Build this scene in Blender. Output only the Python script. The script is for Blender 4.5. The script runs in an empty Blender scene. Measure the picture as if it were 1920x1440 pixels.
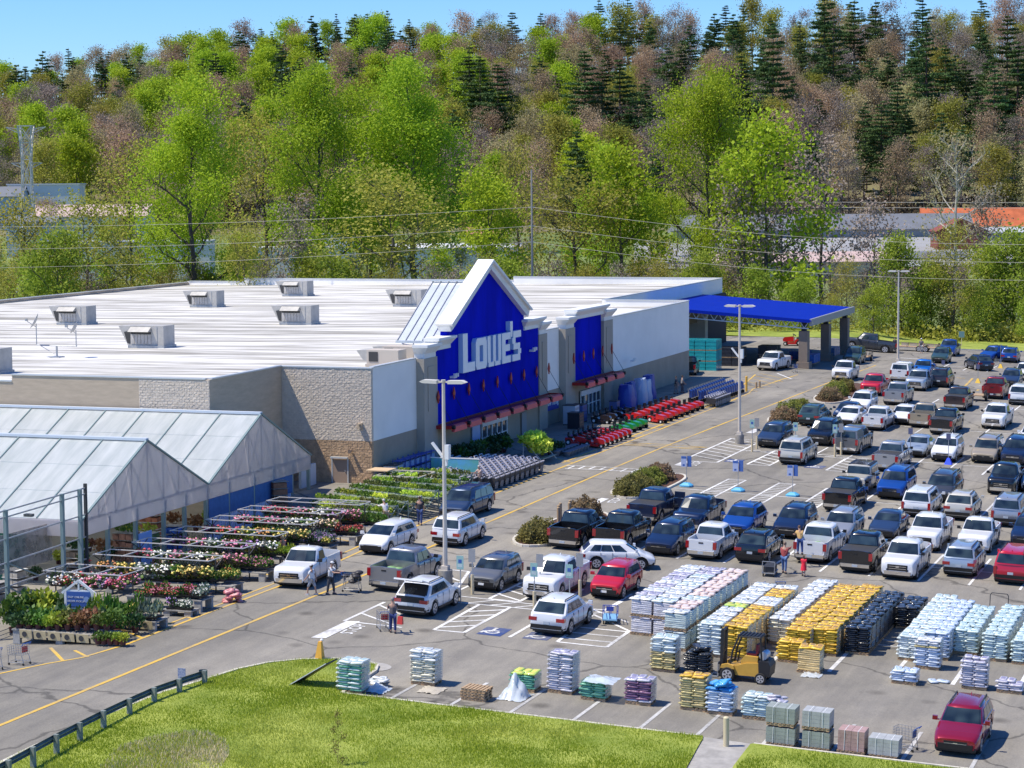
import bpy,bmesh,math,random
import numpy as np
from mathutils import Vector,Matrix,noise
R=random.Random(7)
S=bpy.context.scene
COL=S.collection
# ---------------------------------------------------------------- camera, sky, sun, exposure
PITCH,ROLL,YAW,HC=.0902096,-.0078591,.3357315,24.5
FWD=Vector((math.cos(YAW)*math.cos(PITCH),math.sin(YAW)*math.cos(PITCH),-math.sin(PITCH)))
_r=FWD.cross(Vector((0,0,1))).normalized();_u=_r.cross(FWD)
_r2=_r*math.cos(ROLL)+_u*math.sin(ROLL);_u2=-_r*math.sin(ROLL)+_u*math.cos(ROLL)
cam=bpy.data.cameras.new('camera');cam_o=bpy.data.objects.new('camera',cam);COL.objects.link(cam_o)
cam_o.matrix_world=Matrix(((_r2.x,_u2.x,-FWD.x,0),(_r2.y,_u2.y,-FWD.y,0),(_r2.z,_u2.z,-FWD.z,HC),(0,0,0,1)))
cam.sensor_width=36;cam.lens=4211.78/1920*36;cam.clip_start=1;cam.clip_end=9000
S.camera=cam_o
SUN=Vector((-.26,.49,1)).normalized()
W=bpy.data.worlds.new('World');S.world=W;W.use_nodes=True
nt=W.node_tree;nt.nodes.clear()
wo=nt.nodes.new('ShaderNodeOutputWorld');bg=nt.nodes.new('ShaderNodeBackground');sk=nt.nodes.new('ShaderNodeTexSky')
sk.sky_type='NISHITA';sk.sun_disc=False;sk.sun_elevation=math.asin(SUN.z);sk.sun_rotation=math.atan2(SUN.x,SUN.y)
sk.air_density=1.0;sk.dust_density=.15;sk.ozone_density=3.0;sk.altitude=300
hs=nt.nodes.new('ShaderNodeHueSaturation');hs.inputs['Saturation'].default_value=1.25
tint=nt.nodes.new('ShaderNodeMix');tint.data_type='RGBA';tint.blend_type='MULTIPLY';tint.inputs[0].default_value=1;tint.inputs[7].default_value=(.56,.77,1.12,1)
nt.links.new(sk.outputs[0],hs.inputs['Color']);nt.links.new(hs.outputs[0],tint.inputs[6]);nt.links.new(tint.outputs[2],bg.inputs[0]);bg.inputs[1].default_value=.138
nt.links.new(bg.outputs[0],wo.inputs[0])
sl=bpy.data.lights.new('sun','SUN');sl.energy=5;sl.angle=math.radians(.5);sl.color=(1,.93,.80)
so=bpy.data.objects.new('sun',sl);COL.objects.link(so);so.rotation_euler=SUN.to_track_quat('Z','Y').to_euler();so.location=(100,60,200)
S.view_settings.view_transform='Standard';S.view_settings.look='None'
S.view_settings.exposure=0.2;S.view_settings.gamma=1;S.view_settings.use_curve_mapping=False
S.render.engine='CYCLES'
S.cycles.max_bounces=6;S.cycles.transparent_max_bounces=12;S.cycles.transmission_bounces=4;S.cycles.use_denoising=True
# ---------------------------------------------------------------- helpers
SX,SY=-.0081027,.0413884
def gz(x,y):
 p=SX*x+SY*min(y,54.)
 if y<=54:return p
 t=min(1,(y-54)/12.);t=t*t*(3-2*t)
 return p*(1-t)+.9*t
# pixel-fitted points scaled about the camera along their sight lines, onto a climbing lot
KB=.865  # fixed scale about the camera for store, canopy and background
LX=[40,60,75,95,110,125,140,155,170,185,200,215,230,250,270,300,335]
LV=[.972,.961,.953,.941,.932,.924,.915,.905,.896,.884,.872,.861,.850,.845,.845,.852,.865]
def sst(t):t=max(0.,min(1.,t));return t*t*(3-2*t)
def lam(x,y):
 a=float(np.interp(x,LX,LV));w=sst((x-140)/15)*sst((y-56)/10.5);return a+(KB-a)*w
def V(x,y,z,k=None):
 k=k or lam(x,y);return Vector((k*x,k*y,HC+k*(z-HC)))
def G3(x,y,dz=0):return V(x,y,gz(x,y)+dz)
def lerp(a,b,t):return a+(b-a)*t
def interp(xs,ys,x):return float(np.interp(x,xs,ys))
def ordn(n):return{1:'first',2:'second',3:'third',4:'fourth',5:'fifth',6:'sixth',7:'seventh',8:'eighth',9:'ninth',10:'tenth',11:'eleventh',12:'twelfth',13:'thirteenth',14:'fourteenth',15:'fifteenth',16:'sixteenth',17:'seventeenth',18:'eighteenth',19:'nineteenth',20:'twentieth'}.get(n,'%dth'%n)
class MB:
 def __init__(s):s.v=[];s.f=[];s.m=[];s.c=0
 def face(s,pts,m=None):
  i=len(s.v);s.v+=[tuple(p)for p in pts];s.f.append(tuple(range(i,i+len(pts))));s.m.append(s.c if m is None else m)
 def hexa(s,p):
  i=len(s.v);s.v+=[tuple(q)for q in p]
  for q in((3,2,1,0),(4,5,6,7),(0,1,5,4),(1,2,6,5),(2,3,7,6),(3,0,4,7)):
   s.f.append(tuple(i+k for k in q));s.m.append(s.c)
 def bb(s,x0,y0,z0,x1,y1,z1):
  if x0>x1:x0,x1=x1,x0
  if y0>y1:y0,y1=y1,y0
  if z0>z1:z0,z1=z1,z0
  s.hexa([(x0,y0,z0),(x1,y0,z0),(x1,y1,z0),(x0,y1,z0),(x0,y0,z1),(x1,y0,z1),(x1,y1,z1),(x0,y1,z1)])
 def box(s,c,d,rz=0):
  cs,sn=math.cos(rz),math.sin(rz);P=[]
  for z in(-.5,.5):
   for x,y in((-.5,-.5),(.5,-.5),(.5,.5),(-.5,.5)):
    X,Y=x*d[0],y*d[1];P.append((c[0]+X*cs-Y*sn,c[1]+X*sn+Y*cs,c[2]+z*d[2]))
  s.hexa(P)
 def beam(s,a,b,w,h=None):
  a,b=Vector(a),Vector(b);d=(b-a)
  if d.length<1e-6:return
  d.normalize();h=h or w
  up=Vector((0,0,1))if abs(d.z)<.95 else Vector((1,0,0))
  x=d.cross(up).normalized()*w/2;y=x.cross(d).normalized()*h/2
  s.hexa([a-x-y,a+x-y,a+x+y,a-x+y,b-x-y,b+x-y,b+x+y,b-x+y])
 def cyl(s,a,b,r0,r1=None,n=8,caps=True):
  r1=r0 if r1 is None else r1
  a,b=Vector(a),Vector(b);d=(b-a).normalized()
  up=Vector((0,0,1))if abs(d.z)<.95 else Vector((1,0,0))
  x=d.cross(up).normalized();y=d.cross(x).normalized();i=len(s.v)
  for p,r in((a,r0),(b,r1)):
   for k in range(n):
    t=2*math.pi*k/n;s.v.append(tuple(p+x*math.cos(t)*r+y*math.sin(t)*r))
  for k in range(n):
   s.f.append((i+k,i+n+k,i+n+(k+1)%n,i+(k+1)%n));s.m.append(s.c)
  if caps:
   s.f.append(tuple(i+k for k in range(n)));s.m.append(s.c)
   s.f.append(tuple(i+n+n-1-k for k in range(n)));s.m.append(s.c)
 def tube(s,pts,r,n=6):
  rs=r if isinstance(r,(list,tuple))else[r]*len(pts)
  for k in range(len(pts)-1):s.cyl(pts[k],pts[k+1],rs[k],rs[k+1],n,caps=True)
 def prism(s,poly,z0,z1):
  n=len(poly);i=len(s.v)
  s.v+=[(p[0],p[1],z0)for p in poly]+[(p[0],p[1],z1)for p in poly]
  s.f.append(tuple(i+n-1-k for k in range(n)));s.m.append(s.c)
  s.f.append(tuple(i+n+k for k in range(n)));s.m.append(s.c)
  for k in range(n):s.f.append((i+k,i+(k+1)%n,i+n+(k+1)%n,i+n+k));s.m.append(s.c)
 def prism_xz(s,poly,y0,y1):
  n=len(poly);i=len(s.v)
  s.v+=[(p[0],y0,p[1])for p in poly]+[(p[0],y1,p[1])for p in poly]
  s.f.append(tuple(i+k for k in range(n)));s.m.append(s.c)
  s.f.append(tuple(i+n+n-1-k for k in range(n)));s.m.append(s.c)
  for k in range(n):s.f.append((i+(k+1)%n,i+k,i+n+k,i+n+(k+1)%n));s.m.append(s.c)
 def prism_yz(s,poly,x0,x1):
  n=len(poly);i=len(s.v)
  s.v+=[(x0,p[0],p[1])for p in poly]+[(x1,p[0],p[1])for p in poly]
  s.f.append(tuple(i+n-1-k for k in range(n)));s.m.append(s.c)
  s.f.append(tuple(i+n+k for k in range(n)));s.m.append(s.c)
  for k in range(n):s.f.append((i+k,i+(k+1)%n,i+n+(k+1)%n,i+n+k));s.m.append(s.c)
 def rings(s,rings,closed=True,caps=True):
  i=len(s.v);n=len(rings[0])
  for r in rings:s.v+=[tuple(p)for p in r]
  for a in range(len(rings)-1):
   for k in range(n if closed else n-1):
    k2=(k+1)%n
    s.f.append((i+a*n+k,i+a*n+k2,i+(a+1)*n+k2,i+(a+1)*n+k));s.m.append(s.c)
  if caps:
   s.f.append(tuple(i+n-1-k for k in range(n)));s.m.append(s.c)
   j=i+(len(rings)-1)*n;s.f.append(tuple(j+k for k in range(n)));s.m.append(s.c)
 def ball(s,c,rx,ry=None,rz=None,n=8,m=5):
  ry=ry or rx;rz=rz or rx;rr=[]
  for a in range(m+1):
   t=math.pi*a/m;q=max(math.sin(t),.02)
   rr.append([(c[0]+rx*q*math.cos(2*math.pi*k/n),c[1]+ry*q*math.sin(2*math.pi*k/n),c[2]-rz*math.cos(t))for k in range(n)])
  s.rings(rr)
 def mesh(s,name,mats,smooth=None):
  me=bpy.data.meshes.new(name);me.from_pydata(s.v,[],s.f)
  if not isinstance(mats,(list,tuple)):mats=[mats]
  for m in mats:me.materials.append(m)
  if len(mats)>1:me.polygons.foreach_set('material_index',s.m)
  if smooth:
   bm=bmesh.new();bm.from_mesh(me);bmesh.ops.remove_doubles(bm,verts=bm.verts,dist=.0005)
   bmesh.ops.recalc_face_normals(bm,faces=bm.faces);bm.to_mesh(me);bm.free()
   me.polygons.foreach_set('use_smooth',[True]*len(me.polygons))
   me.set_sharp_from_angle(angle=math.radians(smooth))
  me.update();return me
 def build(s,name,mats,parent=None,smooth=None,loc=None):
  return mesh_obj(name,s.mesh(name,mats,smooth),parent,loc)
def mesh_obj(name,me,parent=None,loc=None,rot=None):
 o=bpy.data.objects.new(name,me);COL.objects.link(o)
 if parent is not None:o.parent=parent
 if loc is not None:o.location=loc
 if rot is not None:o.rotation_euler=rot
 return o
def tag(o,label,cat,group=None):
 o['label']=label;o['category']=cat
 if group:o['group']=group
 return o
def struct(o):o['kind']='structure';return o
def stuff(o):o['kind']='stuff';return o
def slope_mat(x,y,rz,z=None,slope=True,k=None):
 zz=gz(x,y)if z is None else z
 e=.6;tx=G3(x+e,y)-G3(x-e,y);ty=G3(x,y+e)-G3(x,y-e)
 M=Matrix.Rotation(rz+(math.atan2(tx.y,tx.x)if k is None else 0),4,'Z')
 if slope:M=Vector((0,0,1)).rotation_difference(tx.cross(ty).normalized()).to_matrix().to_4x4()@M
 M.translation=V(x,y,zz,k);return M
def thing(name,label,cat,x=0,y=0,rz=0,group=None,z=None,slope=True,k=None,real=False):
 o=bpy.data.objects.new(name,None);COL.objects.link(o);o.empty_display_size=.3
 s_=1 if real else(k or lam(x,y));o.matrix_world=slope_mat(x,y,rz,z,slope,k)@Matrix.Scale(s_,4);return tag(o,label,cat,group)
class Proto:
 def __init__(s):s.p=[]
 def add(s,name,me,loc=(0,0,0),rot=(0,0,0),key=None,par=None,scale=None,kind=None,label=None):
  s.p.append((name,me,loc,rot,key,par,scale,kind,label));return len(s.p)-1
 def make(s,root,mats=None):
  made=[]
  for name,me,loc,rot,key,par,sc,kind,label in s.p:
   o=bpy.data.objects.new(name,me);COL.objects.link(o)
   o.parent=root if par is None else made[par]
   o.location=loc;o.rotation_euler=rot
   if sc:o.scale=sc
   if key and mats and key in mats:
    o.material_slots[0].link='OBJECT';o.material_slots[0].material=mats[key]
   if kind:o['kind']=kind
   if label:o['label']=label
   made.append(o)
  return made
def put(proto,name,label,cat,x,y,rz=0,group=None,mats=None,z=None,slope=True,real=False,k=None):
 r=thing(name,label,cat,x,y,rz,group,z,slope,k,real);proto.make(r,mats);return r
# ---------------------------------------------------------------- materials
def M(name,col,rough=.6,metal=0.,var=0.,vs=1.,col2=None,bump=0.,bs=10.,coat=0.,obj=0.,trans=0.,alpha=1.,coords='Object',stretch=None,spec=None,det=4.):
 m=bpy.data.materials.new(name);m.use_nodes=True;t=m.node_tree;b=t.nodes['Principled BSDF']
 b.inputs['Roughness'].default_value=rough;b.inputs['Metallic'].default_value=metal
 b.inputs['Coat Weight'].default_value=coat;b.inputs['Coat Roughness'].default_value=.05
 if spec is not None:b.inputs['Specular IOR Level'].default_value=spec
 if alpha<1:b.inputs['Alpha'].default_value=alpha
 c=(*col,1);out=None
 if var or col2 or bump:
  tc=t.nodes.new('ShaderNodeTexCoord');src=tc.outputs[coords]
  if stretch:
   mp=t.nodes.new('ShaderNodeMapping');mp.inputs['Scale'].default_value=stretch;t.links.new(src,mp.inputs[0]);src=mp.outputs[0]
 if var or col2:
  n=t.nodes.new('ShaderNodeTexNoise');n.inputs['Scale'].default_value=vs;n.inputs['Detail'].default_value=det;n.inputs['Roughness'].default_value=.65
  t.links.new(src,n.inputs[0])
  rp=t.nodes.new('ShaderNodeValToRGB');rp.color_ramp.elements[0].position=.34;rp.color_ramp.elements[1].position=.66
  c2=col2 if col2 else tuple(min(1,k*(1+var))for k in col);c1=col if col2 else tuple(k*(1-var)for k in col)
  rp.color_ramp.elements[0].color=(*c1,1);rp.color_ramp.elements[1].color=(*c2,1)
  t.links.new(n.outputs['Fac'],rp.inputs[0]);out=rp.outputs[0]
 if obj:
  oi=t.nodes.new('ShaderNodeObjectInfo');h=t.nodes.new('ShaderNodeHueSaturation')
  mr=t.nodes.new('ShaderNodeMapRange');mr.inputs[3].default_value=1-obj;mr.inputs[4].default_value=1+obj
  t.links.new(oi.outputs['Random'],mr.inputs[0]);t.links.new(mr.outputs[0],h.inputs['Value'])
  ma=t.nodes.new('ShaderNodeMath');ma.operation='MULTIPLY';ma.inputs[1].default_value=7.31;fr=t.nodes.new('ShaderNodeMath');fr.operation='FRACT'
  t.links.new(oi.outputs['Random'],ma.inputs[0]);t.links.new(ma.outputs[0],fr.inputs[0])
  m2=t.nodes.new('ShaderNodeMapRange');m2.inputs[3].default_value=.5-obj*.09;m2.inputs[4].default_value=.5+obj*.09
  t.links.new(fr.outputs[0],m2.inputs[0]);t.links.new(m2.outputs[0],h.inputs['Hue'])
  if out:t.links.new(out,h.inputs['Color'])
  else:h.inputs['Color'].default_value=c
  out=h.outputs[0]
 if out:t.links.new(out,b.inputs['Base Color'])
 else:b.inputs['Base Color'].default_value=c
 if bump:
  n2=t.nodes.new('ShaderNodeTexNoise');n2.inputs['Scale'].default_value=bs;n2.inputs['Detail'].default_value=3;t.links.new(src,n2.inputs[0])
  bp=t.nodes.new('ShaderNodeBump');bp.inputs['Strength'].default_value=bump;bp.inputs['Distance'].default_value=.05
  t.links.new(n2.outputs['Fac'],bp.inputs['Height']);t.links.new(bp.outputs[0],b.inputs['Normal'])
 if trans:
  tr=t.nodes.new('ShaderNodeBsdfTranslucent');mx=t.nodes.new('ShaderNodeMixShader');mx.inputs[0].default_value=trans
  if out:t.links.new(out,tr.inputs[0])
  else:tr.inputs[0].default_value=c
  o=t.nodes['Material Output'];t.links.new(b.outputs[0],mx.inputs[1]);t.links.new(tr.outputs[0],mx.inputs[2]);t.links.new(mx.outputs[0],o.inputs[0])
 return m
def paint(name,col,metal=.25,rough=.32):return M(name,col,rough,metal,coat=.8)
def worn_paint(name,col,under=(.24,.23,.22),amt=.36):
 m=M(name,col,.8);t=m.node_tree;b=t.nodes['Principled BSDF']
 tc=t.nodes.new('ShaderNodeTexCoord');n=t.nodes.new('ShaderNodeTexNoise');n.inputs['Scale'].default_value=5;n.inputs['Detail'].default_value=6;n.inputs['Roughness'].default_value=.7
 n2=t.nodes.new('ShaderNodeTexNoise');n2.inputs['Scale'].default_value=.35;n2.inputs['Detail'].default_value=3
 ad=t.nodes.new('ShaderNodeMath');ad.operation='ADD'
 t.links.new(tc.outputs['Object'],n.inputs[0]);t.links.new(tc.outputs['Object'],n2.inputs[0]);t.links.new(n.outputs[0],ad.inputs[0]);t.links.new(n2.outputs[0],ad.inputs[1])
 r=t.nodes.new('ShaderNodeValToRGB');r.color_ramp.elements[0].position=amt*1.0;r.color_ramp.elements[1].position=amt+.34
 r.color_ramp.elements[0].color=(*under,1);r.color_ramp.elements[1].color=(*col,1)
 hf=t.nodes.new('ShaderNodeMath');hf.operation='MULTIPLY';hf.inputs[1].default_value=.62
 t.links.new(ad.outputs[0],hf.inputs[0]);t.links.new(hf.outputs[0],r.inputs[0]);t.links.new(r.outputs[0],b.inputs['Base Color']);return m
WHITE=M('white_paint',(.8,.8,.78),.5,var=.05,vs=.5)
BLACK=M('black_plastic',(.012,.012,.013),.5)
DARK=M('dark_grey',(.04,.04,.042),.6)
RUBBER=M('rubber',(.018,.018,.018),.85)
STEEL=M('galvanized_steel',(.42,.43,.44),.45,.6,var=.15,vs=3)
CHROME=M('chrome',(.75,.75,.76),.12,1)
SILVER=M('rim_silver',(.62,.62,.64),.35,.5)
CONC=M('concrete',(.36,.34,.31),.85,var=.18,vs=1.5,bump=.2,bs=20)
CONCP=M('pole_concrete',(.33,.31,.28),.85,var=.2,vs=2)
WOOD=M('pallet_wood',(.42,.29,.17),.8,var=.3,vs=4,stretch=(1,8,1))
GLASS=M('vehicle_glass',(.010,.016,.022),.06,0,spec=.6,coat=.4,col2=(.05,.075,.08),vs=1.1,det=1)  # cloudy tint in the colour imitates reflections and dim interiors
YEL=M('yellow_paint',(.75,.48,.05),.5)
LRED=M('tail_lens',(.35,.01,.015),.15,coat=1)
LWHITE=M('head_lens',(.30,.32,.36),.08,.5,coat=1)
MULCH=M('mulch',(.10,.05,.03),.95,var=.4,vs=8,bump=.5,bs=30)
# ---------------------------------------------------------------- ground
def asphalt():
 m=M('asphalt',(.2,.195,.18),.9,bump=.15,bs=25);t=m.node_tree;b=t.nodes['Principled BSDF']
 tc=t.nodes.new('ShaderNodeTexCoord')
 def N(sc,det,mp=None):
  n=t.nodes.new('ShaderNodeTexNoise');n.inputs['Scale'].default_value=sc;n.inputs['Detail'].default_value=det;n.inputs['Roughness'].default_value=.65
  if mp:
   q=t.nodes.new('ShaderNodeMapping');q.inputs['Scale'].default_value=mp;t.links.new(tc.outputs['Object'],q.inputs[0]);t.links.new(q.outputs[0],n.inputs[0])
  else:t.links.new(tc.outputs['Object'],n.inputs[0])
  return n.outputs[0]
 def ramp(src,p0,c0,p1,c1):
  r=t.nodes.new('ShaderNodeValToRGB');r.color_ramp.elements[0].position=p0;r.color_ramp.elements[1].position=p1
  r.color_ramp.elements[0].color=(*c0,1);r.color_ramp.elements[1].color=(*c1,1);t.links.new(src,r.inputs[0]);return r.outputs[0]
 def mul(a,c):
  x=t.nodes.new('ShaderNodeMix');x.data_type='RGBA';x.blend_type='MULTIPLY';x.inputs[0].default_value=1
  t.links.new(a,x.inputs[6]);t.links.new(c,x.inputs[7]);return x.outputs[2]
 a=ramp(N(.07,6),.36,(.205,.19,.16),.66,(.30,.275,.23))
 a=mul(a,ramp(N(.35,8,(1,2.2,1)),.3,(.84,.84,.86),.6,(1.06,1.05,1.03)))
 a=mul(a,ramp(N(14,3),.3,(.82,.82,.82),.7,(1.15,1.15,1.15)))
 a=mul(a,ramp(N(.5,4,(.06,1.6,1)),.38,(.86,.86,.87),.6,(1.04,1.04,1.04)))
 v=t.nodes.new('ShaderNodeTexVoronoi');v.inputs['Scale'].default_value=.33;v.feature='F1';t.links.new(tc.outputs['Object'],v.inputs[0])
 a=mul(a,ramp(v.outputs['Distance'],.06,(.55,.54,.53),.2,(1,1,1)))
 w=t.nodes.new('ShaderNodeTexVoronoi');w.feature='DISTANCE_TO_EDGE';w.inputs['Scale'].default_value=.085
 nz=t.nodes.new('ShaderNodeTexNoise');nz.inputs['Scale'].default_value=.5;nz.inputs['Detail'].default_value=5;t.links.new(tc.outputs['Object'],nz.inputs[0])
 mxv=t.nodes.new('ShaderNodeMix');mxv.data_type='RGBA';mxv.blend_type='LINEAR_LIGHT';mxv.inputs[0].default_value=.9
 t.links.new(tc.outputs['Object'],mxv.inputs[6]);t.links.new(nz.outputs[1],mxv.inputs[7]);t.links.new(mxv.outputs[2],w.inputs[0])
 a=mul(a,ramp(w.outputs['Distance'],.0035,(.5,.5,.5),.009,(1,1,1)))
 t.links.new(a,b.inputs['Base Color']);return m
ASPH=asphalt()
WPAINT=worn_paint('white_line_paint',(.78,.77,.74));WPOLD=worn_paint('old_white_line',(.6,.59,.56),amt=.44)
YPAINT=worn_paint('yellow_line_paint',(.68,.43,.06));BPAINT=worn_paint('blue_stall_paint',(.03,.06,.19),amt=.36)
GRASS=M('grass',(.17,.23,.02),.9,col2=(.36,.40,.07),vs=.35,bump=.6,bs=6,det=8)
SOIL=M('dry_soil',(.3,.24,.17),.95,var=.3,vs=2)
def sheet(poly_xy_fn,name,mat,nx,ny,x0,x1,y0,y1,dz=0):
 v=[];f=[]
 for i in range(nx+1):
  for j in range(ny+1):
   x=lerp(x0,x1,i/nx);y=lerp(y0,y1,j/ny);v.append(tuple(G3(x,y,dz)))
 for i in range(nx):
  for j in range(ny):
   a=i*(ny+1)+j;f.append((a,a+ny+1,a+ny+2,a+1))
 me=bpy.data.meshes.new(name);me.from_pydata(v,[],f);me.materials.append(mat)
 me.polygons.foreach_set('use_smooth',[True]*len(f));return mesh_obj(name,me)
# y breaks matter between 54 and 66, so use a fine mesh in y
struct(sheet(None,'parking_lot',ASPH,139,300,60,338,-52,162))
def decal(mb,pts,dz):
 """flat polygon draped on the ground, subdivided along its length if long"""
 mb.face([G3(x,y,dz)for x,y in pts])
def strip(mb,a,b,w,dz=.006,seg=4.):
 w*=1.35;dz+=.008;seg=1.4
 a,b=Vector((a[0],a[1],0)),Vector((b[0],b[1],0));d=b-a;L=d.length
 if L<1e-3:return
 n=max(1,int(L/seg));d.normalize();q=Vector((-d.y,d.x,0))*w/2
 for k in range(n):
  p0=a+d*(L*k/n);p1=a+d*(L*(k+1)/n)
  decal(mb,[(p0-q)[:2],(p1-q)[:2],(p1+q)[:2],(p0+q)[:2]],dz)
def frame_hatch(mb,poly,bars,w=.15,dz=.006):
 for k in range(len(poly)):strip(mb,poly[k],poly[(k+1)%len(poly)],w,dz+.0007*k)
 for k,(a,b)in enumerate(bars):strip(mb,a,b,w,dz-.0012-.0002*k)
mb=MB();old=MB()
# stall lines of the big rows
SY0=30.7;SP=3.07
rows=[(142.5,5.3,5.3,0,45.5),(169.3,5.6,5.6,0,32.0),(196.2,5.6,5.6,0,41.0),(224.,5.6,5.6,0,42),(249.2,5.6,5.6,0,42),(275.5,5.6,5.6,0,36),(302,5.6,5.6,0,46)]
for xc,a,b,y0,y1 in rows:
 strip(mb,(xc,-30),(xc,min(y1,45)),.12,.005,8)
 k=-20
 while True:
  y=SY0+SP*k+(.0 if xc<200 else .9);k+=1
  if y>y1:break
  if y<-30 or(abs(xc-275.5)<1 and 34<y):continue
  strip(mb,(xc-a,y),(xc+b,y),.12,.0075,6)
# near row along the kerb, worn
for y in(38.8,35.9,33.0,30.0,26.9,24.3,21.3,18.3,15.3,12.4,9.4,6.5):strip(old,(93.6,y),(99.0,y),.13)
# front of the pallet area
for y in(24.6,21.5,18.4,15.4,12.3,9.2):strip(mb,(109.2,y),(114.5,y),.16)
for y in(21.5,18.4):strip(mb,(114.5,y),(122,y),.12)
strip(mb,(116.9,21.6),(116.9,6),.12,.0085);strip(mb,(118.3,21.6),(118.3,6),.12,.0085)
# accessible bays beside the first pole
frame_hatch(mb,[(109.19,42.58),(109.32,40.93),(116.99,41.0),(116.85,42.82)],[((x,42.65),(x+1.5,40.97))for x in(109.9,111.5,113.1,114.7)])
frame_hatch(mb,[(109.45,35.81),(109.42,33.12),(113.89,33.2),(117.27,36.26)],[((x,35.9),(x-1.1+1.2,33.15))for x in(110.6,112.1,113.6)])
strip(mb,(118.6,44.9),(118.3,36.7),.13,.0082);strip(mb,(116.8,44.3),(117.1,36.3),.13,.0084)
for k in range(6):strip(mb,(116.9,43.6-1.35*k),(118.4,42.5-1.35*k),.11,.0045)
strip(mb,(109.35,38.41),(113.5,38.43),.14);strip(mb,(113.5,38.43),(117,38.45),.13)
for q in([(109.3,40.25),(109.27,38.9),(111.35,38.95),(111.35,40.35)],[(109.4,37.75),(109.5,36.4),(111.2,36.4),(111.2,37.79)]):
 t=MB();decal(t,q,.012);o=struct(t.build('blue_stall_square',BPAINT));
strip(mb,(109.02,47.67),(114.89,47.75),.14);strip(mb,(109.02,47.67),(108.94,44.3),.14);strip(mb,(111.35,47.62),(109.39,45.0),.12,.0045);strip(mb,(113.9,47.62),(112,45.5),.12,.0045)
# north side bays of the same block
frame_hatch(mb,[(118.7,42.9),(124.3,42.9),(124.3,41.1),(118.7,41.1)],[((x,42.9),(x-1.3,41.1))for x in(120.3,121.8,123.3)],dz=.0062)
frame_hatch(mb,[(118.9,48.1),(126.2,48.2),(126.2,46.9),(119.4,45.3)],[((x,48.1),(x-1.6,46.3))for x in(121.4,123.0,124.6)],dz=.0062)
strip(mb,(118.4,45.3),(124.2,45.3),.12);strip(mb,(118.7,36.8),(118.9,35.9),.13);strip(mb,(118.9,35.98),(121.7,35.9),.13)
strip(mb,(118.6,36.7),(116.1,33.9),.13,.0046)
for k in range(3):strip(mb,(124.2,39.0-2.95*k),(118.6,39.0-2.95*k),.12)
# stop bars
for q in([(104.31,47.48),(104.55,46.75),(109.35,46.85),(109.05,47.53)],[(156.25,48.75),(155.9,48.1),(159.93,48.19),(159.98,48.78)],[(181.6,49.0),(181.4,48.3),(184.9,48.3),(184.9,49.0)],[(127.8,47.2),(127.8,46.6),(131.2,46.6),(131.2,47.2)],[(208.6,49.2),(208.6,48.5),(212.4,48.5),(212.4,49.2)],[(236.4,49.3),(236.4,48.7),(240,48.7),(240,49.3)]):decal(mb,q,.02)
# pick-up stalls and ladder hatches
strip(mb,(168.2,45.4),(168.4,34.6),.13,.0085)
def ladder(x0,x1,y0,y1,n,w=.13):
 frame_hatch(mb,[(x0,y1),(x0,y0),(x1,y0),(x1,y1)],[((lerp(x0,x1,(k+.5)/n),y1),(lerp(x0,x1,(k+.5)/n)-.1,y0))for k in range(n)],w)
ladder(161.05,175.9,41.45,42.85,16);ladder(161.0,175.9,37.42,38.7,16);ladder(161.4,175,33.3,34.65,14)
# accessible bays at the second pole
frame_hatch(mb,[(185.03,48.53),(185.47,46.24),(203.0,46.4),(203.44,49.3),(187.5,49.2)],[((x,49.1),(x-1.9,46.3))for x in(189,191,193,195,197,199,201,203)])
frame_hatch(mb,[(185.73,43.7),(185.92,41.82),(194.4,41.85),(196.6,43.63)],[((x,43.65),(x-1.5,41.85))for x in(188,189.7,191.4,193.1,194.8)])
frame_hatch(mb,[(185.8,36.9),(185.8,35.2),(194.4,35.2),(194.6,36.9)],[((x,36.9),(x-1.4,35.2))for x in(188,189.7,191.4,193.1)])
strip(mb,(195.0,46.4),(194.6,32),.13,.0084)
for k in range(9):strip(mb,(194.8,45.9-1.4*k),(196.2,44.9-1.4*k),.11,.0046)
for y in(40.0,):strip(mb,(185.9,y),(194.8,y),.12)
t=MB()
for q in([(186.6,39.0),(186.6,37.4),(188.6,37.4),(188.6,39.0)],[(186.4,45.9),(186.4,44.5),(188.5,44.5),(188.5,45.9)]):decal(t,q,.012)
struct(t.build('blue_stall_square',BPAINT))
struct(mb.build('white_parking_lines',WPAINT));struct(old.build('worn_parking_lines',WPOLD))
# wheelchair symbols
def chair_symbol(cx,cy,s,rot=0):
 m=MB()
 def T(x,y):
  c,q=math.cos(rot),math.sin(rot);return(cx+s*(x*c-y*q),cy+s*(x*q+y*c))
 pr=None
 for k in range(13):
  a=math.radians(20+k*22);o=[T(.5*math.cos(a),.5*math.sin(a)),T(.33*math.cos(a),.33*math.sin(a))]
  if pr:decal(m,[pr[0],o[0],o[1],pr[1]],.02)
  pr=o
 for a,b in(((.1,.1),(.95,.12)),((.1,.1),(.1,.55)),((.1,.55),(-.45,.62)),((.35,.1),(.35,-.35))):
  strip(m,T(*a),T(*b),.15*s,.0145+.0003*abs(a[1]))
 c0=[T(1.12+.14*math.cos(k*math.pi/4),.12+.14*math.sin(k*math.pi/4))for k in range(8)];decal(m,c0,.0235)
 return struct(m.build('wheelchair_symbol',WPAINT))
for cx,cy,s,r in((110.15,39.65,.85,0),(110.15,37.1,.85,0),(187.4,38.2,.9,0),(187.2,45.1,.9,0),(122.8,44.2,.8,math.pi),(128.5,45.6,.7,0)):chair_symbol(cx,cy,s,r)
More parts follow.
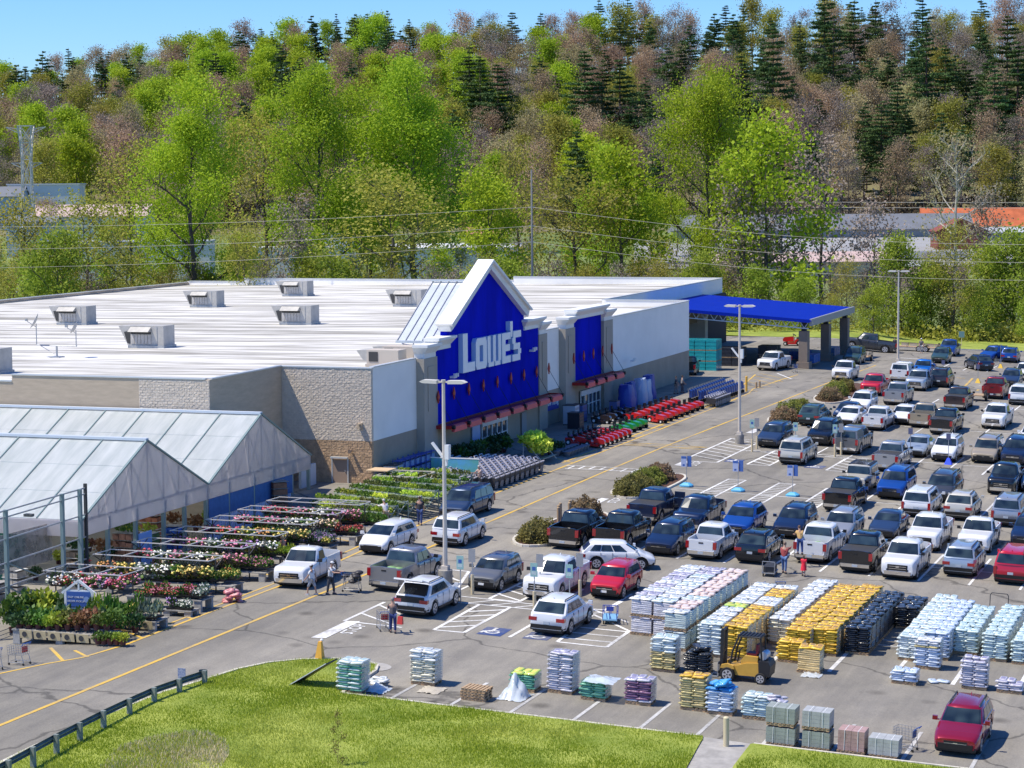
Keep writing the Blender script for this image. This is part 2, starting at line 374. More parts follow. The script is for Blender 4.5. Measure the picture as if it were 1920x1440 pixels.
# text on the asphalt
FONT={}
def text_mesh(txt,size=1.,depth=0.,align='CENTER',bold=False,name='lettering'):
 cu=bpy.data.curves.new(name,'FONT');cu.body=txt;cu.size=size;cu.extrude=depth;cu.align_x=align;cu.align_y='CENTER'
 if bold:cu.offset=size*.02
 cu.resolution_u=2
 o=bpy.data.objects.new(name,cu);COL.objects.link(o);bpy.context.view_layer.update()
 me=bpy.data.meshes.new_from_object(o);bpy.data.objects.remove(o);bpy.data.curves.remove(cu);return me
def text_on_ground(txt,x,y,size,rz,stretch=1.6):
 me=text_mesh(txt,size,bold=True);me.materials.clear();me.materials.append(WPAINT)
 o=mesh_obj('road_lettering',me);o.matrix_world=slope_mat(x,y,rz)@Matrix.Translation((0,0,.02))@Matrix.Diagonal((1,stretch,1,1));return struct(o)
text_on_ground('STOP',107.3,46.35,.95,math.radians(4),.95)
text_on_ground('STOP',159.3,47.5,.9,math.radians(4),1.0)
text_on_ground('STOP',183.6,47.6,.9,math.radians(4),1.0)
# yellow lines
mb=MB()
pts=[(40,50.5),(60,51.3),(81.9,51.85),(116.4,51.9),(150,52.4),(174.8,52.9),(194.7,53.1),(264.5,52.7),(296,52.2)]
for a,b in zip(pts,pts[1:]):strip(mb,a,b,.15,.0062,6)
for a,b in(((176.6,57.0),(205,57.2)),((205,57.2),(230.4,57.5)),((230.4,57.5),(247,57.9)),((178.7,57.9),(205.5,58.1)),((205.5,58.1),(245,58.6)),((150,56.7),(176.6,57.0))):strip(mb,a,b,.15,.0064,5)
gpts=[(80,60.8),(91.2,57.7),(93.6,56.6),(95.2,55.6),(98.7,55.1),(107.5,55.1),(116.9,55.0),(124,55.2),(140,56.2),(150,56.7)]
for a,b in zip(gpts,gpts[1:]):strip(mb,a,b,.15,.0064,4)
for a,b in(((103,55.7),(116.9,55.7)),((116.9,55.7),(140,57))):strip(mb,a,b,.12,.0056,4)
for a,b in(((97.6,58.8),(94.4,56.2)),((96.9,57.0),(95.4,55.4)),((103,58),(100.5,55.2)),((108.4,58),(106,55.2)),((115.5,59),(112,55.2)),((121.5,59),(118.5,55.2)),((129,59),(126,55.6)),((135,59.5),(132,56)),((141,59.5),(138,56.4)),((182,59.9),(179,57.1))):strip(mb,a,b,.13,.005)
for k in range(20):strip(mb,(197+2.6*k,57.4),(199+2.6*k,60.4),.13,.005)
for a,b in(((195,57.3),(195.3,49.6)),((193.2,57.2),(193.4,49.6))):strip(mb,a,b,.12,.0072)
for k in range(3):strip(mb,(193.2,56.8-2.4*k),(195.2,54.6-2.4*k),.12,.0052)
for k in range(6):strip(mb,(250+3.4*k,57.6),(253+3.4*k,62),.13,.005)
for a,b in(((247,57.9),(252,58.6)),((252,58.6),(268,58.2)),((268,58.2),(274,58)),((250,59.9),(268,62.0))):strip(mb,a,b,.14,.0066)
for a,b in(((269.9,37.2),(285,38.05)),((284.4,40),(284.4,38.9)),((270,35.3),(268.5,35.3)),((286,37.1),(287.2,34))):strip(mb,a,b,.22,.009)
struct(mb.build('yellow_road_lines',YPAINT))
mb=MB()
strip(mb,(177.0,57.0),(177.3,50.6),.14,.0076);strip(mb,(175.0,56.5),(175.7,50.6),.14,.0078)
for k in range(7):strip(mb,(175.2,56.3-.9*k),(177.1,56.3-.9*k),.12,.0054)
strip(mb,(311,51.4),(310.6,47),.3,.0078);strip(mb,(272.5,60.3),(268,57.5),.2,.0078)
struct(mb.build('white_crossing_lines',WPAINT))
# kerbed grass areas at the bottom
KERB=M('kerb_concrete',(.58,.54,.46),.85,var=.2,vs=1.2)
def smooth_poly(pts,it=2):
 for _ in range(it):
  q=[]
  for a,b in zip(pts,pts[1:]+pts[:1]):q+=[(lerp(a[0],b[0],.25),lerp(a[1],b[1],.25)),(lerp(a[0],b[0],.75),lerp(a[1],b[1],.75))]
  pts=q
 return pts
def kerb_run(pts,w=.16,h=.13,closed=False,name='kerb'):
 m=MB();n=len(pts);L=[]
 for k in range(n if closed else n-1):
  a=Vector((*pts[k],0));b=Vector((*pts[(k+1)%n],0));d=(b-a)
  if d.length<1e-4:continue
  d.normalize();q=Vector((-d.y,d.x,0))*w/2;P=[]
  for z in(-.02,h):
   for p in(a-q,b-q,b+q,a+q):P.append(G3(p.x,p.y,z))
  m.hexa(P)
 return struct(m.build(name,KERB))
lawn_edge=[(60,47.9),(70,48.1),(76.2,48.45),(79,48.6),(85,48.6),(90,48.4),(92.9,47.9),(95.7,47.5),(97.7,46.8),(99.1,45.7),(100.1,44.2),(100.3,42.9),(99.8,41.9),(98.6,41.5),(93.6,41.1),(93.5,30),(93.35,22)]
kerb_run(lawn_edge[:-1]+[(93.4,24.0)]);kerb_run([(93.2,21.6),(93.2,13.9),(93,-30)])
def lawn_mesh(name,edge,back_x,dz=.11,res=1.):
 v=[];f=[]
 return v,f
def inside(pt,poly):
 x,y=pt;c=False;j=len(poly)-1
 for i in range(len(poly)):
  if(poly[i][1]>y)!=(poly[j][1]>y)and x<(poly[j][0]-poly[i][0])*(y-poly[i][1])/(poly[j][1]-poly[i][1])+poly[i][0]:c=not c
  j=i
 return c
def lawn(name,poly,dz,mat,step=2.):
 bm=bmesh.new();vs=[bm.verts.new((p[0],p[1],0))for p in poly];bm.faces.new(vs)
 xs=[p[0]for p in poly];ys=[p[1]for p in poly]
 a=min(xs)+step
 while a<max(xs):bmesh.ops.bisect_plane(bm,geom=bm.verts[:]+bm.edges[:]+bm.faces[:],plane_co=(a,0,0),plane_no=(1,0,0));a+=step
 a=min(ys)+step
 while a<max(ys):bmesh.ops.bisect_plane(bm,geom=bm.verts[:]+bm.edges[:]+bm.faces[:],plane_co=(0,a,0),plane_no=(0,1,0));a+=step
 for q in bm.verts:q.co=G3(q.co.x,q.co.y,dz+.05*noise.noise(Vector((q.co.x*.2,q.co.y*.2,0))))
 bmesh.ops.recalc_face_normals(bm,faces=bm.faces)
 me=bpy.data.meshes.new(name);bm.to_mesh(me);bm.free()
 if me.polygons[0].normal.z<0:me.flip_normals()
 me.materials.append(mat);me.polygons.foreach_set('use_smooth',[True]*len(me.polygons));return mesh_obj(name,me)
LAWN1=lawn_edge[:-1]+[(93.4,23.9),(92.9,23.8),(88.4,23.3),(60,20),]
LAWN2=[(93.1,21.6),(92.97,21.7),(89.2,21.55),(60,17.5),(60,-30),(93.0,-30)]
struct(lawn('lawn',LAWN1,.1,GRASS));struct(lawn('lawn',LAWN2,.1,GRASS))
struct(lawn('concrete_path',[(93.4,23.9),(93.15,21.6),(89.2,21.55),(60,17.5),(60,20),(88.4,23.3)],.05,CONC))
struct(lawn('concrete_apron',smooth_poly([(98.4,41.5),(99.9,40.95),(101.0,42.3),(100.9,43.6),(100.0,43.9)],2),.012,CONC,1))
# grass blades: a tuft mesh scattered as one mass
def blade_field(name,poly,n,hmin,hmax,mats,w=.035,seed=3,dz=.1,clump=None,z=None):
 rr=random.Random(seed);xs=[p[0]for p in poly];ys=[p[1]for p in poly]
 v=np.zeros((n*3,3));k=0;mi=[]
 x0,x1,y0,y1=min(xs),max(xs),min(ys),max(ys);tries=0
 while k<n and tries<n*12:
  tries+=1
  x=rr.uniform(x0,x1);y=rr.uniform(y0,y1)
  if not inside((x,y),poly):continue
  c=noise.noise(Vector((x*.5,y*.5,3)))
  if clump and rr.random()>.55+c*clump:continue
  a=rr.uniform(0,6.28);h=rr.uniform(hmin,hmax)*(1+.5*c);zz=(gz(x,y)+dz)if z is None else z(x,y)
  la=rr.uniform(0,6.28);ln=h*rr.uniform(.1,.7)
  dx,dy=math.cos(a)*w,math.sin(a)*w
  v[3*k]=(x-dx,y-dy,zz-.03);v[3*k+1]=(x+dx,y+dy,zz-.03);v[3*k+2]=(x+ln*math.cos(la),y+ln*math.sin(la),zz+h)
  mi.append(min(len(mats)-1,int(len(mats)*max(0,min(.999,.5+.9*noise.noise(Vector((x*.16,y*.16,9)))+rr.uniform(-.25,.25))))));k+=1
 fl=v[:3*k];lm=np.interp(fl[:,0],LX,LV);fl[:,2]=HC+lm*(fl[:,2]-HC);fl[:,0]*=lm;fl[:,1]*=lm
 me=bpy.data.meshes.new(name);me.from_pydata(fl.tolist(),[],[(3*i,3*i+1,3*i+2)for i in range(k)])
 for m in mats:me.materials.append(m)
 me.polygons.foreach_set('material_index',mi)
 return stuff(mesh_obj(name,me))
GB=[M('grass_blade_a',(.25,.34,.02),.7,trans=.45),M('grass_blade_b',(.36,.44,.03),.7,trans=.45),M('grass_blade_c',(.45,.50,.08),.7,trans=.45),M('grass_blade_dry',(.70,.60,.36),.8,trans=.2)]
g1=blade_field('grass',[p for p in LAWN1 if p[0]>62]+[(74,22),(74,47)],150000,.05,.13,GB[:3],.022,clump=.3);tag(g1,'bright green mown grass between the guardrail and the pallet kerb','grass')
g2=blade_field('grass',[(93,21.4),(89.2,21.4),(80,19),(80,8),(92.9,8)],35000,.05,.13,GB[:3],.022,5,clump=.3);tag(g2,'green grass to the right of the concrete path','grass')
g3=blade_field('dry_grass',smooth_poly([(80.5,40.5),(83,41.5),(84.5,43.5),(83,45),(80,45.5),(76,44),(78,40)],2),12000,.06,.22,[GB[3],GB[2],GB[3]],.03,8,clump=.5);tag(g3,'straw coloured dry grass patch below the guardrail','dry grass')
# ---------------------------------------------------------------- terrain beyond
CAMX=Vector((math.cos(YAW),math.sin(YAW),0));CAMR=Vector((math.sin(YAW),-math.cos(YAW),0))
_cx=[-900,-400,0,250,400,500,620,760,900,1050,1170,1300,1450,1550,1900,2400,3200]
_cy=[255,240,222,192,178,152,138,166,146,148,142,150,142,127,130,130,135]
def crest(px):return 24.5+(339-interp(_cx,_cy,px))*1100/4211
def terr(s,t):
 """s = depth along the view, t = sideways (right positive)"""
 px=960+4211*t/max(s,200)
 c=crest(px)
 side=max(0,min(1,(px-900)/900.))
 z=interp([330,345,375,450,650,760,860,1100,1300,1800,4000],[-.9,-1.2,-3.5,-3.5,4.5,10,10+.3*(c-10),c,c-15,c-45,c-60],s)
 z+=(noise.noise(Vector((s*.008,t*.008,1)))*7+noise.noise(Vector((s*.03,t*.03,5)))*1.6)*max(0,min(1,(s-720)/250))
 return z
def pos(s,t):p=CAMX*s+CAMR*t;return p.x,p.y
def tz(x,y):
 p=Vector((x,y,0));s,t=p.dot(CAMX),p.dot(CAMR)
 return terr(s,t)
HILL=M('forest_floor',(.15,.12,.07),.95,col2=(.20,.19,.08),vs=.06,det=8)
MEAD=M('meadow',(.10,.15,.03),.95,col2=(.2,.24,.07),vs=.03,det=7)
def terrain():
 v=[];f=[];ss=[322,330,338,345,352,362,375,395,420,450,480,520,560,600,640,680,720,750,780,810,840,870,900,930,960,990,1020,1050,1080,1100,1130,1180,1260,1400,1800,2600,4200]
 tt=[k/30. for k in range(-24,25)]
 for s in ss:
  for q in tt:
   x,y=pos(s,q*s);z=terr(s,q*s)
   if s<340:z=min(z,gz(x,y))-.8
   v.append(tuple(V(x,y,z,KB)))
 n=len(tt)
 for i in range(len(ss)-1):
  for j in range(n-1):a=i*n+j;f.append((a,a+1,a+n+1,a+n))
 me=bpy.data.meshes.new('hills');me.from_pydata(v,[],f);me.materials.append(HILL);me.materials.append(MEAD)
 me.polygons.foreach_set('material_index',[1 if ss[k//(n-1)]<700 else 0 for k in range(len(f))])
 me.polygons.foreach_set('use_smooth',[True]*len(f));return mesh_obj('hills',me)
struct(terrain())
m=MB();m.face([(-400,-700,-6),(2500,-1800,-6),(4200,2600,-6),(-400,1800,-6)]);struct(m.build('outer_ground',MEAD))
m=MB();m.face([(-350,-400,-5.9),(58,-400,-3.0),(58,400,-3.0),(-350,400,-5.9)]);struct(m.build('near_ground',GRASS))
# grass verge past the far side of the lot
VERGE=[(328.5,64),(330.5,56),(333,46),(336,37),(338,20),(340,-10),(348,-10),(352,20),(352,50),(350,70),(345,100),(336,100),(328,75)]
def verge():
 m=MB();P=smooth_poly(VERGE,1);c=[G3(x,y,.16)for x,y in P]
 bm=bmesh.new();bm.faces.new([bm.verts.new(p)for p in c]);bmesh.ops.triangulate(bm,faces=bm.faces);me=bpy.data.meshes.new('grass_verge');bm.to_mesh(me);bm.free();me.materials.append(GRASS);return struct(mesh_obj('grass_verge',me))
verge();kerb_run([(322,100),(327.9,75),(328.3,64),(330.2,56),(332.8,46),(335.8,37),(337.8,20),(339,-10)],.2,.16)
# kerbed planting islands
def island(poly,name='island'):
 P=smooth_poly(poly,2);kerb_run(P,.2,.15,True)
 m=MB();m.prism([p for p in P],0,1);v=m.v;n=len(P)
 m.v=[tuple(G3(x,y,-.02 if k<n else .1))for k,(x,y,z)in enumerate(v)];return struct(m.build('mulch_bed',MULCH))
ISL=[[(160.6,47.5),(161,46.3),(164.3,45.7),(173.2,45.7),(176,46.6),(175.6,47.6),(168,48.9),(163,49.2)],[(136.0,47.2),(137.4,45.4),(143,44.95),(149.5,44.9),(153.5,46.5),(151,48.2),(144,48.7),(139,48.6)],[(216.8,47.6),(217.5,46.4),(223,46.3),(230,46.5),(236.5,47.6),(236,49.0),(226,50.2),(219.5,49.8)],[(240.7,48.2),(242.5,46.7),(250,46.3),(262,47),(268,48.5),(266.5,50.6),(254,51),(244,50.1)]]
for p in ISL:island(p)
# ---------------------------------------------------------------- the store
FL=.9
WWALL=M('white_stucco',(.92,.89,.83),.85,var=.04,vs=.3,bump=.05,bs=20)
TAUPE=M('taupe_stucco',(.38,.31,.23),.85,var=.08,vs=.4)
BLUE=M('blue_facade',(.002,.010,.48),.9,var=.22,vs=.35,spec=.08,stretch=(1,1,.3),bump=.1,bs=2)
CREAM=M('cream_block',(.62,.53,.43),.9,var=.1,vs=2.5,bump=.5,bs=9)
BROWN=M('brown_block',(.46,.31,.19),.9,var=.2,vs=2.5,bump=.5,bs=9)
TAN=M('tan_block',(.50,.40,.29),.9,var=.08,vs=.8,stretch=(1,1,5))
CAPM=M('metal_coping',(.62,.63,.62),.4,.3)
def roofmat():
 m=M('roof_membrane',(.72,.71,.68),.75);t=m.node_tree;b=t.nodes['Principled BSDF'];tc=t.nodes.new('ShaderNodeTexCoord')
 def st(sc,scale,det=6):
  q=t.nodes.new('ShaderNodeMapping');q.inputs['Scale'].default_value=scale;n=t.nodes.new('ShaderNodeTexNoise');n.inputs['Scale'].default_value=sc;n.inputs['Detail'].default_value=det;n.inputs['Roughness'].default_value=.62
  t.links.new(tc.outputs['Object'],q.inputs[0]);t.links.new(q.outputs[0],n.inputs[0]);return n.outputs[0]
 def ramp(s,p0,c0,p1,c1):
  r=t.nodes.new('ShaderNodeValToRGB');r.color_ramp.elements[0].position=p0;r.color_ramp.elements[1].position=p1;r.color_ramp.elements[0].color=(*c0,1);r.color_ramp.elements[1].color=(*c1,1);t.links.new(s,r.inputs[0]);return r.outputs[0]
 def mul(a,c):
  x=t.nodes.new('ShaderNodeMix');x.data_type='RGBA';x.blend_type='MULTIPLY';x.inputs[0].default_value=1;t.links.new(a,x.inputs[6]);t.links.new(c,x.inputs[7]);return x.outputs[2]
 a=ramp(st(1,(.42,.045,1)),.38,(.34,.32,.275),.55,(.78,.76,.71))
 a=mul(a,ramp(st(1,(1.3,.09,1)),.38,(.60,.58,.54),.54,(1,1,1)))
 a=mul(a,ramp(st(1,(.05,.05,1),3),.3,(.86,.85,.82),.6,(1.02,1.02,1.02)))
 t.links.new(a,b.inputs['Base Color']);return m
ROOF=roofmat()
store=thing('store_building','long white and blue home improvement store with a peaked blue front and flat stained roof','store',240,110,0,z=FL,slope=False,k=KB)
PO=Vector((240,110,FL))
def sp(mb,name,mats,parent=None,smooth=None,kind=None):
 """part of the store, built in world coordinates"""
 base=PO
 mb.v=[(x-base.x,y-base.y,z-base.z)for x,y,z in mb.v]
 o=mb.build(name,mats,parent or store,smooth)
 if kind:o['kind']=kind
 return o
SEAM=4.24
def wall_x(x,y0,y1,z1,up,lo,name,th=.3,side=1):
 m=MB();m.bb(x,y0,-1.2,x+th*side,y1,SEAM);sp(m,name+'_base' if False else 'lower_wall',lo)
 m=MB();m.bb(x,y0,SEAM,x+th*side,y1,z1);sp(m,'wall',up)
def wall_y(y,x0,x1,z1,up,lo,th=.3):
 m=MB();m.bb(x0,y,-1.2,x1,y+th,SEAM);sp(m,'lower_wall',lo)
 m=MB();m.bb(x0,y,SEAM,x1,y+th,z1);sp(m,'wall',up)
wall_y(68,161.8,171,10,WWALL,TAUPE);wall_y(68,203.2,208.9,10.1,WWALL,TAUPE);wall_y(68,225.1,258.7,10.05,WWALL,TAUPE)
wall_x(161.5,68,75.7,9.95,CREAM,BROWN,'stone');wall_y(75.7,149.3,161.8,10,TAN,BROWN)
m=MB();m.bb(149,75.7,-2.2,149.3,92.5,10);sp(m,'wall',TAN);m=MB();m.bb(149,92.5,-2.2,149.3,165,9.5);sp(m,'wall',TAN)
wall_x(259,68,78.5,10.1,WWALL,TAUPE,'end',side=-1);wall_y(78.5,259,318,10.1,WWALL,TAUPE)
m=MB();m.bb(317.7,78.8,FL,318,110.5,10.15);m.bb(317.7,110.5,FL,318,155,9.62);m.bb(317.7,155,FL,318,165,9.1);sp(m,'wall',WWALL)
m=MB();m.bb(149.3,164.7,FL,317.7,165,8.95);sp(m,'wall',TAN)
# roof membrane and inner parapet faces
m=MB()
def rz(y):return 9.45-.9*(y-68)/97
def rquad(x0,y0,x1,y1):m.face([(x0,y0,rz(y0)),(x1,y0,rz(y0)),(x1,y1,rz(y1)),(x0,y1,rz(y1))])
rquad(161.8,68.3,258.7,76);rquad(149.3,76,258.7,164.7);rquad(258.7,78.8,317.7,164.7)
sp(m,'roof',ROOF)
m=MB()
def cope(a,b,z,w=.42,h=.1):
 (x0,y0),(x1,y1)=a,b;hw=w/2
 m.bb(min(x0,x1)-(hw if x0==x1 else 0),min(y0,y1)-(hw if y0==y1 else 0),z,max(x0,x1)+(hw if x0==x1 else 0),max(y0,y1)+(hw if y0==y1 else 0),z+h)
cope((161.65,67.94),(161.65,75.9),9.95);cope((161.86,68.15),(170.9,68.15),10.0);cope((149.3,75.85),(161.44,75.85),10.0);cope((149.09+.06,76.06),(149.15,92.5),10.003)
cope((149.15,92.5),(149.15,165),9.503);cope((149.4,164.85),(317.5,164.85),8.96);cope((225.3,68.15),(258.6,68.15),10.06);cope((258.85,67.95),(258.85,78.3),10.11);cope((259.1,78.65),(317.6,78.65),10.11)
cope((317.85,78.45),(317.85,110.5),10.16);cope((317.85,110.5),(317.85,155),9.63);cope((317.85,155),(317.85,164.6),9.11);cope((203.3,68.15),(208.8,68.15),10.11)
sp(m,'coping',CAPM)
# split-face block courses on the two stone walls, real relief
def blocks(x,y0,y1,z0,z1,mat,seed,name='block_courses'):
 rr=random.Random(seed);m=MB();bw,bh=.41,.205;r=0;z=z0
 while z<z1-.02:
  y=y0-(.2 if r%2 else 0);h=min(bh,z1-z)-.012
  while y<y1:
   a,b=max(y,y0),min(y+bw,y1)-.012
   if b-a>.05:
    d=[rr.uniform(.012,.036)for _ in range(6)];mid=lerp(a,b,rr.uniform(.35,.65));zz=z+h
    P=[(x-.012,a,z),(x-.012,b,z),(x-.012,b,zz),(x-.012,a,zz)]
    Q=[(x-d[0],a+.03,z+.02),(x-d[1],b-.03,z+.02),(x-d[2],b-.03,zz-.02),(x-d[3],a+.03,zz-.02)]
    q5,q6=(x-d[4],mid,z+.02),(x-d[5],mid,zz-.02)
    m.face([Q[0],q5,q6,Q[3]][::-1]);m.face([q5,Q[1],Q[2],q6][::-1])
    m.face([P[0],P[1],Q[1],q5,Q[0]][::-1]);m.face([P[1],P[2],Q[2],Q[1]][::-1]);m.face([P[2],P[3],Q[3],q6,Q[2]][::-1]);m.face([P[3],P[0],Q[0],Q[3]][::-1])
   y+=bw
  z+=bh;r+=1
 return sp(m,name,mat,kind='stuff')
blocks(161.5,68,75.68,SEAM,9.94,CREAM,1)
blocks(161.5,68,70.0,FL,SEAM,BROWN,2);blocks(161.5,71.45,75.68,FL,SEAM,BROWN,3);blocks(161.5,70.0,71.45,3.1,SEAM,BROWN,4)
blocks(149.0,75.72,81.6,4.6,9.98,CREAM,5)
# side service door with hood and wall lamp
dm=M('brown_door',(.33,.24,.18),.6)
m=MB();m.bb(161.38,70.1,FL,161.46,71.35,2.75);d=sp(m,'door',dm)
m=MB();m.bb(161.1,70.0,2.85,161.44,71.45,2.97);m.bb(161.36,70.0,FL,161.44,70.1,2.85);m.bb(161.36,71.35,FL,161.44,71.45,2.85);o=m;o.v=[(x-PO.x,y-PO.y,z-PO.z)for x,y,z in o.v];o.build('door_frame',CAPM,d)
m=MB();m.bb(161.32,70.22,1.8,161.37,70.3,1.95);m.v=[(x-PO.x,y-PO.y,z-PO.z)for x,y,z in m.v];m.build('handle',STEEL,d)
m=MB();m.cyl((161.4,69.75,3.5),(161.05,69.75,3.45),.09,.16,8);sp(m,'wall_lamp',dm)
m=MB();m.bb(161.2,68.75,5.25,161.45,69.1,5.7);m.bb(160.9,68.85,5.55,161.45,69.0,5.65);sp(m,'wall_fixture',TAN)
# facade: blue gabled bay
m=MB();m.bb(174.05,67.45,-1.2,200.75,67.99,4.25);sp(m,'lower_wall',TAUPE)
m=MB();m.bb(212.0,67.63,-1.2,221.8,67.99,4.55);sp(m,'lower_wall',TAUPE)
m=MB();m.prism_xz([(174.05,4.26),(200.75,4.26),(200.75,10.7),(197.0,10.7),(196.5,12.3),(186.6,16.7),(176.7,12.3),(176.3,10.5),(174.05,10.5)][::-1],67.4,67.99)
sp(m,'blue_wall',BLUE)
m=MB()
def rake(x0,z0,x1,z1,w,y0,y1):
 d=Vector((x1-x0,0,z1-z0)).normalized();n=Vector((-d.z,0,d.x))
 if n.z>0:n=-n
 m.prism_xz([(x0,z0),(x1,z1),(x1+n.x*w,z1+n.z*w),(x0+n.x*w,z0+n.z*w)],y0,y1)
m.prism_xz([(176.2,12.35),(186.6,17.35),(186.6,16.75),(177.05,12.1),(176.5,11.9)],66.98,68.1)
m.prism_xz([(186.6,17.35),(197.0,12.5),(196.7,12.05),(196.2,12.15),(186.6,16.75)],66.95,68.1)
m.prism_xz([(176.0,12.55),(186.6,17.62),(186.6,17.36),(176.2,12.36)],66.7,68.2);m.prism_xz([(186.6,17.62),(197.3,12.62),(197.0,12.51),(186.6,17.36)],66.7,68.2)
sp(m,'gable_trim',WHITE)
def cornice(x0,x1,z0,y0=67.0,y1=68.2,h=.95,name='cornice'):
 m=MB();m.bb(x0+.22,y0+.25,z0,x1-.22,y1,z0+h*.35)
 a=MB();
 m.hexa([(x0+.2,y0+.22,z0+h*.35),(x1-.2,y0+.22,z0+h*.35),(x1-.2,y1,z0+h*.35),(x0+.2,y1,z0+h*.35),(x0-.15,y0-.15,z0+h*.8),(x1+.15,y0-.15,z0+h*.8),(x1+.15,y1,z0+h*.8),(x0-.15,y1,z0+h*.8)])
 m.bb(x0-.2,y0-.2,z0+h*.8,x1+.2,y1,z0+h);return sp(m,name,WHITE)
cornice(173.4,177.3,10.5,h=1.05);cornice(196.2,201.4,10.7,h=1.0);cornice(211.4,222.3,10.75,h=1.0)
for x0,x1 in((171.0,174.03),(200.77,203.18),(208.9,211.98),(221.82,225.08)):
 m=MB();m.bb(x0,67.3,FL,x1,68,10.0);m.bb(x0+.8,67.24,5.6,x1-.8,67.29,9.3);sp(m,'pilaster',TAUPE if False else M('pilaster_stucco',(.40,.36,.30),.85,var=.05,vs=.5))
 cornice(x0,x1,10.0,67.1,68.25,1.15,'capital')
m=MB();m.bb(212.0,67.6,4.56,221.8,67.99,10.75);sp(m,'blue_wall',BLUE)
# lettering
LET=M('sign_face',(.95,.95,.95),.5);LETS=M('sign_return_shade',(.42,.62,.82),.5)  # letter returns tinted light blue to imitate shade on white sides
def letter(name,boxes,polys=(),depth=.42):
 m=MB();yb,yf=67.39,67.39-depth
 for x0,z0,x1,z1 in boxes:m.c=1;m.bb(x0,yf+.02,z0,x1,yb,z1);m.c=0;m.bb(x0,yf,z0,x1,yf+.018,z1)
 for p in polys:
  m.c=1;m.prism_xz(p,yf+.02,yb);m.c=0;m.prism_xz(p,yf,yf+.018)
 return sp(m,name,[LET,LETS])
X0,Z0=179.3,8.15
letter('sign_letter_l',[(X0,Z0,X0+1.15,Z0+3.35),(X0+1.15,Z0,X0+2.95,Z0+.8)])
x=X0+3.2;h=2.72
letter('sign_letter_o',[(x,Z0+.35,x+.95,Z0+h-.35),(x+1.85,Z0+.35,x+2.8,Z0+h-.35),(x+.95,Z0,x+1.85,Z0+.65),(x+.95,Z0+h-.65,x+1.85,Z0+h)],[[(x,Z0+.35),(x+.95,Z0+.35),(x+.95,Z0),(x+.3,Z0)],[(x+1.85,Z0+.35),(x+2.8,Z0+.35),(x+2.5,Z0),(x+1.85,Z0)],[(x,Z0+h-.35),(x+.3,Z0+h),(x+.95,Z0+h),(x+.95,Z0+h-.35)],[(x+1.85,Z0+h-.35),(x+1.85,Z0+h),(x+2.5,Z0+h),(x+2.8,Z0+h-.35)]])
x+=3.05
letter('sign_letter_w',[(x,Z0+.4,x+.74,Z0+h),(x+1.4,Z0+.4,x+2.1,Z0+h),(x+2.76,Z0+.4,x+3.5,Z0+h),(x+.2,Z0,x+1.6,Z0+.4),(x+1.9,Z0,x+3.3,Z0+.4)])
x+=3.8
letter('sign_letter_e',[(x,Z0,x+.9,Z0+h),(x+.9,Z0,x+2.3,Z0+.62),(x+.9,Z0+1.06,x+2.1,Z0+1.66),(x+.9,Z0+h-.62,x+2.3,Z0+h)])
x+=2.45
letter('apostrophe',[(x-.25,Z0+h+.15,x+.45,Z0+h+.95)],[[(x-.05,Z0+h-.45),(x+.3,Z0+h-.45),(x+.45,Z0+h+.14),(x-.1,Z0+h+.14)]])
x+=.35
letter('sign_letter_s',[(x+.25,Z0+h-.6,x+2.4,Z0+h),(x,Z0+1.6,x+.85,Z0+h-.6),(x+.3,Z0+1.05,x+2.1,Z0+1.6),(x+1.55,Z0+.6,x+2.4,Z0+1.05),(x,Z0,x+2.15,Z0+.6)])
# metal roof behind the gable: standing-seam panels
MET=M('white_metal_roof',(.70,.74,.76),.35,.4,var=.05,vs=1)
y=67.95
for k in range(6):
 m=MB();y1=y+.76
 for sx,xe in((-1,178.0),(1,195.2)):
  m.hexa([(186.6,y,15.45),(186.6,y1-.03,15.45),(xe,y1-.03,10.8),(xe,y,10.8),(186.6,y,15.6),(186.6,y1-.03,15.6),(xe,y1-.03,10.93),(xe,y,10.93)]if sx<0 else[(186.6,y,15.45),(xe,y,10.8),(xe,y1-.03,10.8),(186.6,y1-.03,15.45),(186.6,y,15.6),(xe,y,10.93),(xe,y1-.03,10.93),(186.6,y1-.03,15.6)])
 sp(m,'roof_panel',MET);m=MB()
 m.beam((186.6,y1-.02,15.64),(178,y1-.02,10.98),.05,.1);m.beam((186.6,y1-.02,15.64),(195.2,y1-.02,10.98),.05,.1);sp(m,'roof_seam',STEEL);y=y1
m=MB();m.beam((186.6,67.9,15.7),(186.6,72.6,15.7),.35,.1);m.beam((177.95,67.9,10.86),(177.95,72.6,10.86),.14,.22)
for xx in(178.6,181,192,194.6):m.cyl((xx,72.2,rz(72)),(xx,72.2,11.1+(186.6-abs(xx-186.6)-178)*.0),.06,n=6)
m.beam((178.3,72.2,10.7),(181.5,69,9.5),.08);m.face([(178,72.5,10.8),(186.6,72.5,15.45),(195.2,72.5,10.8)])
sp(m,'roof_trim',MET)
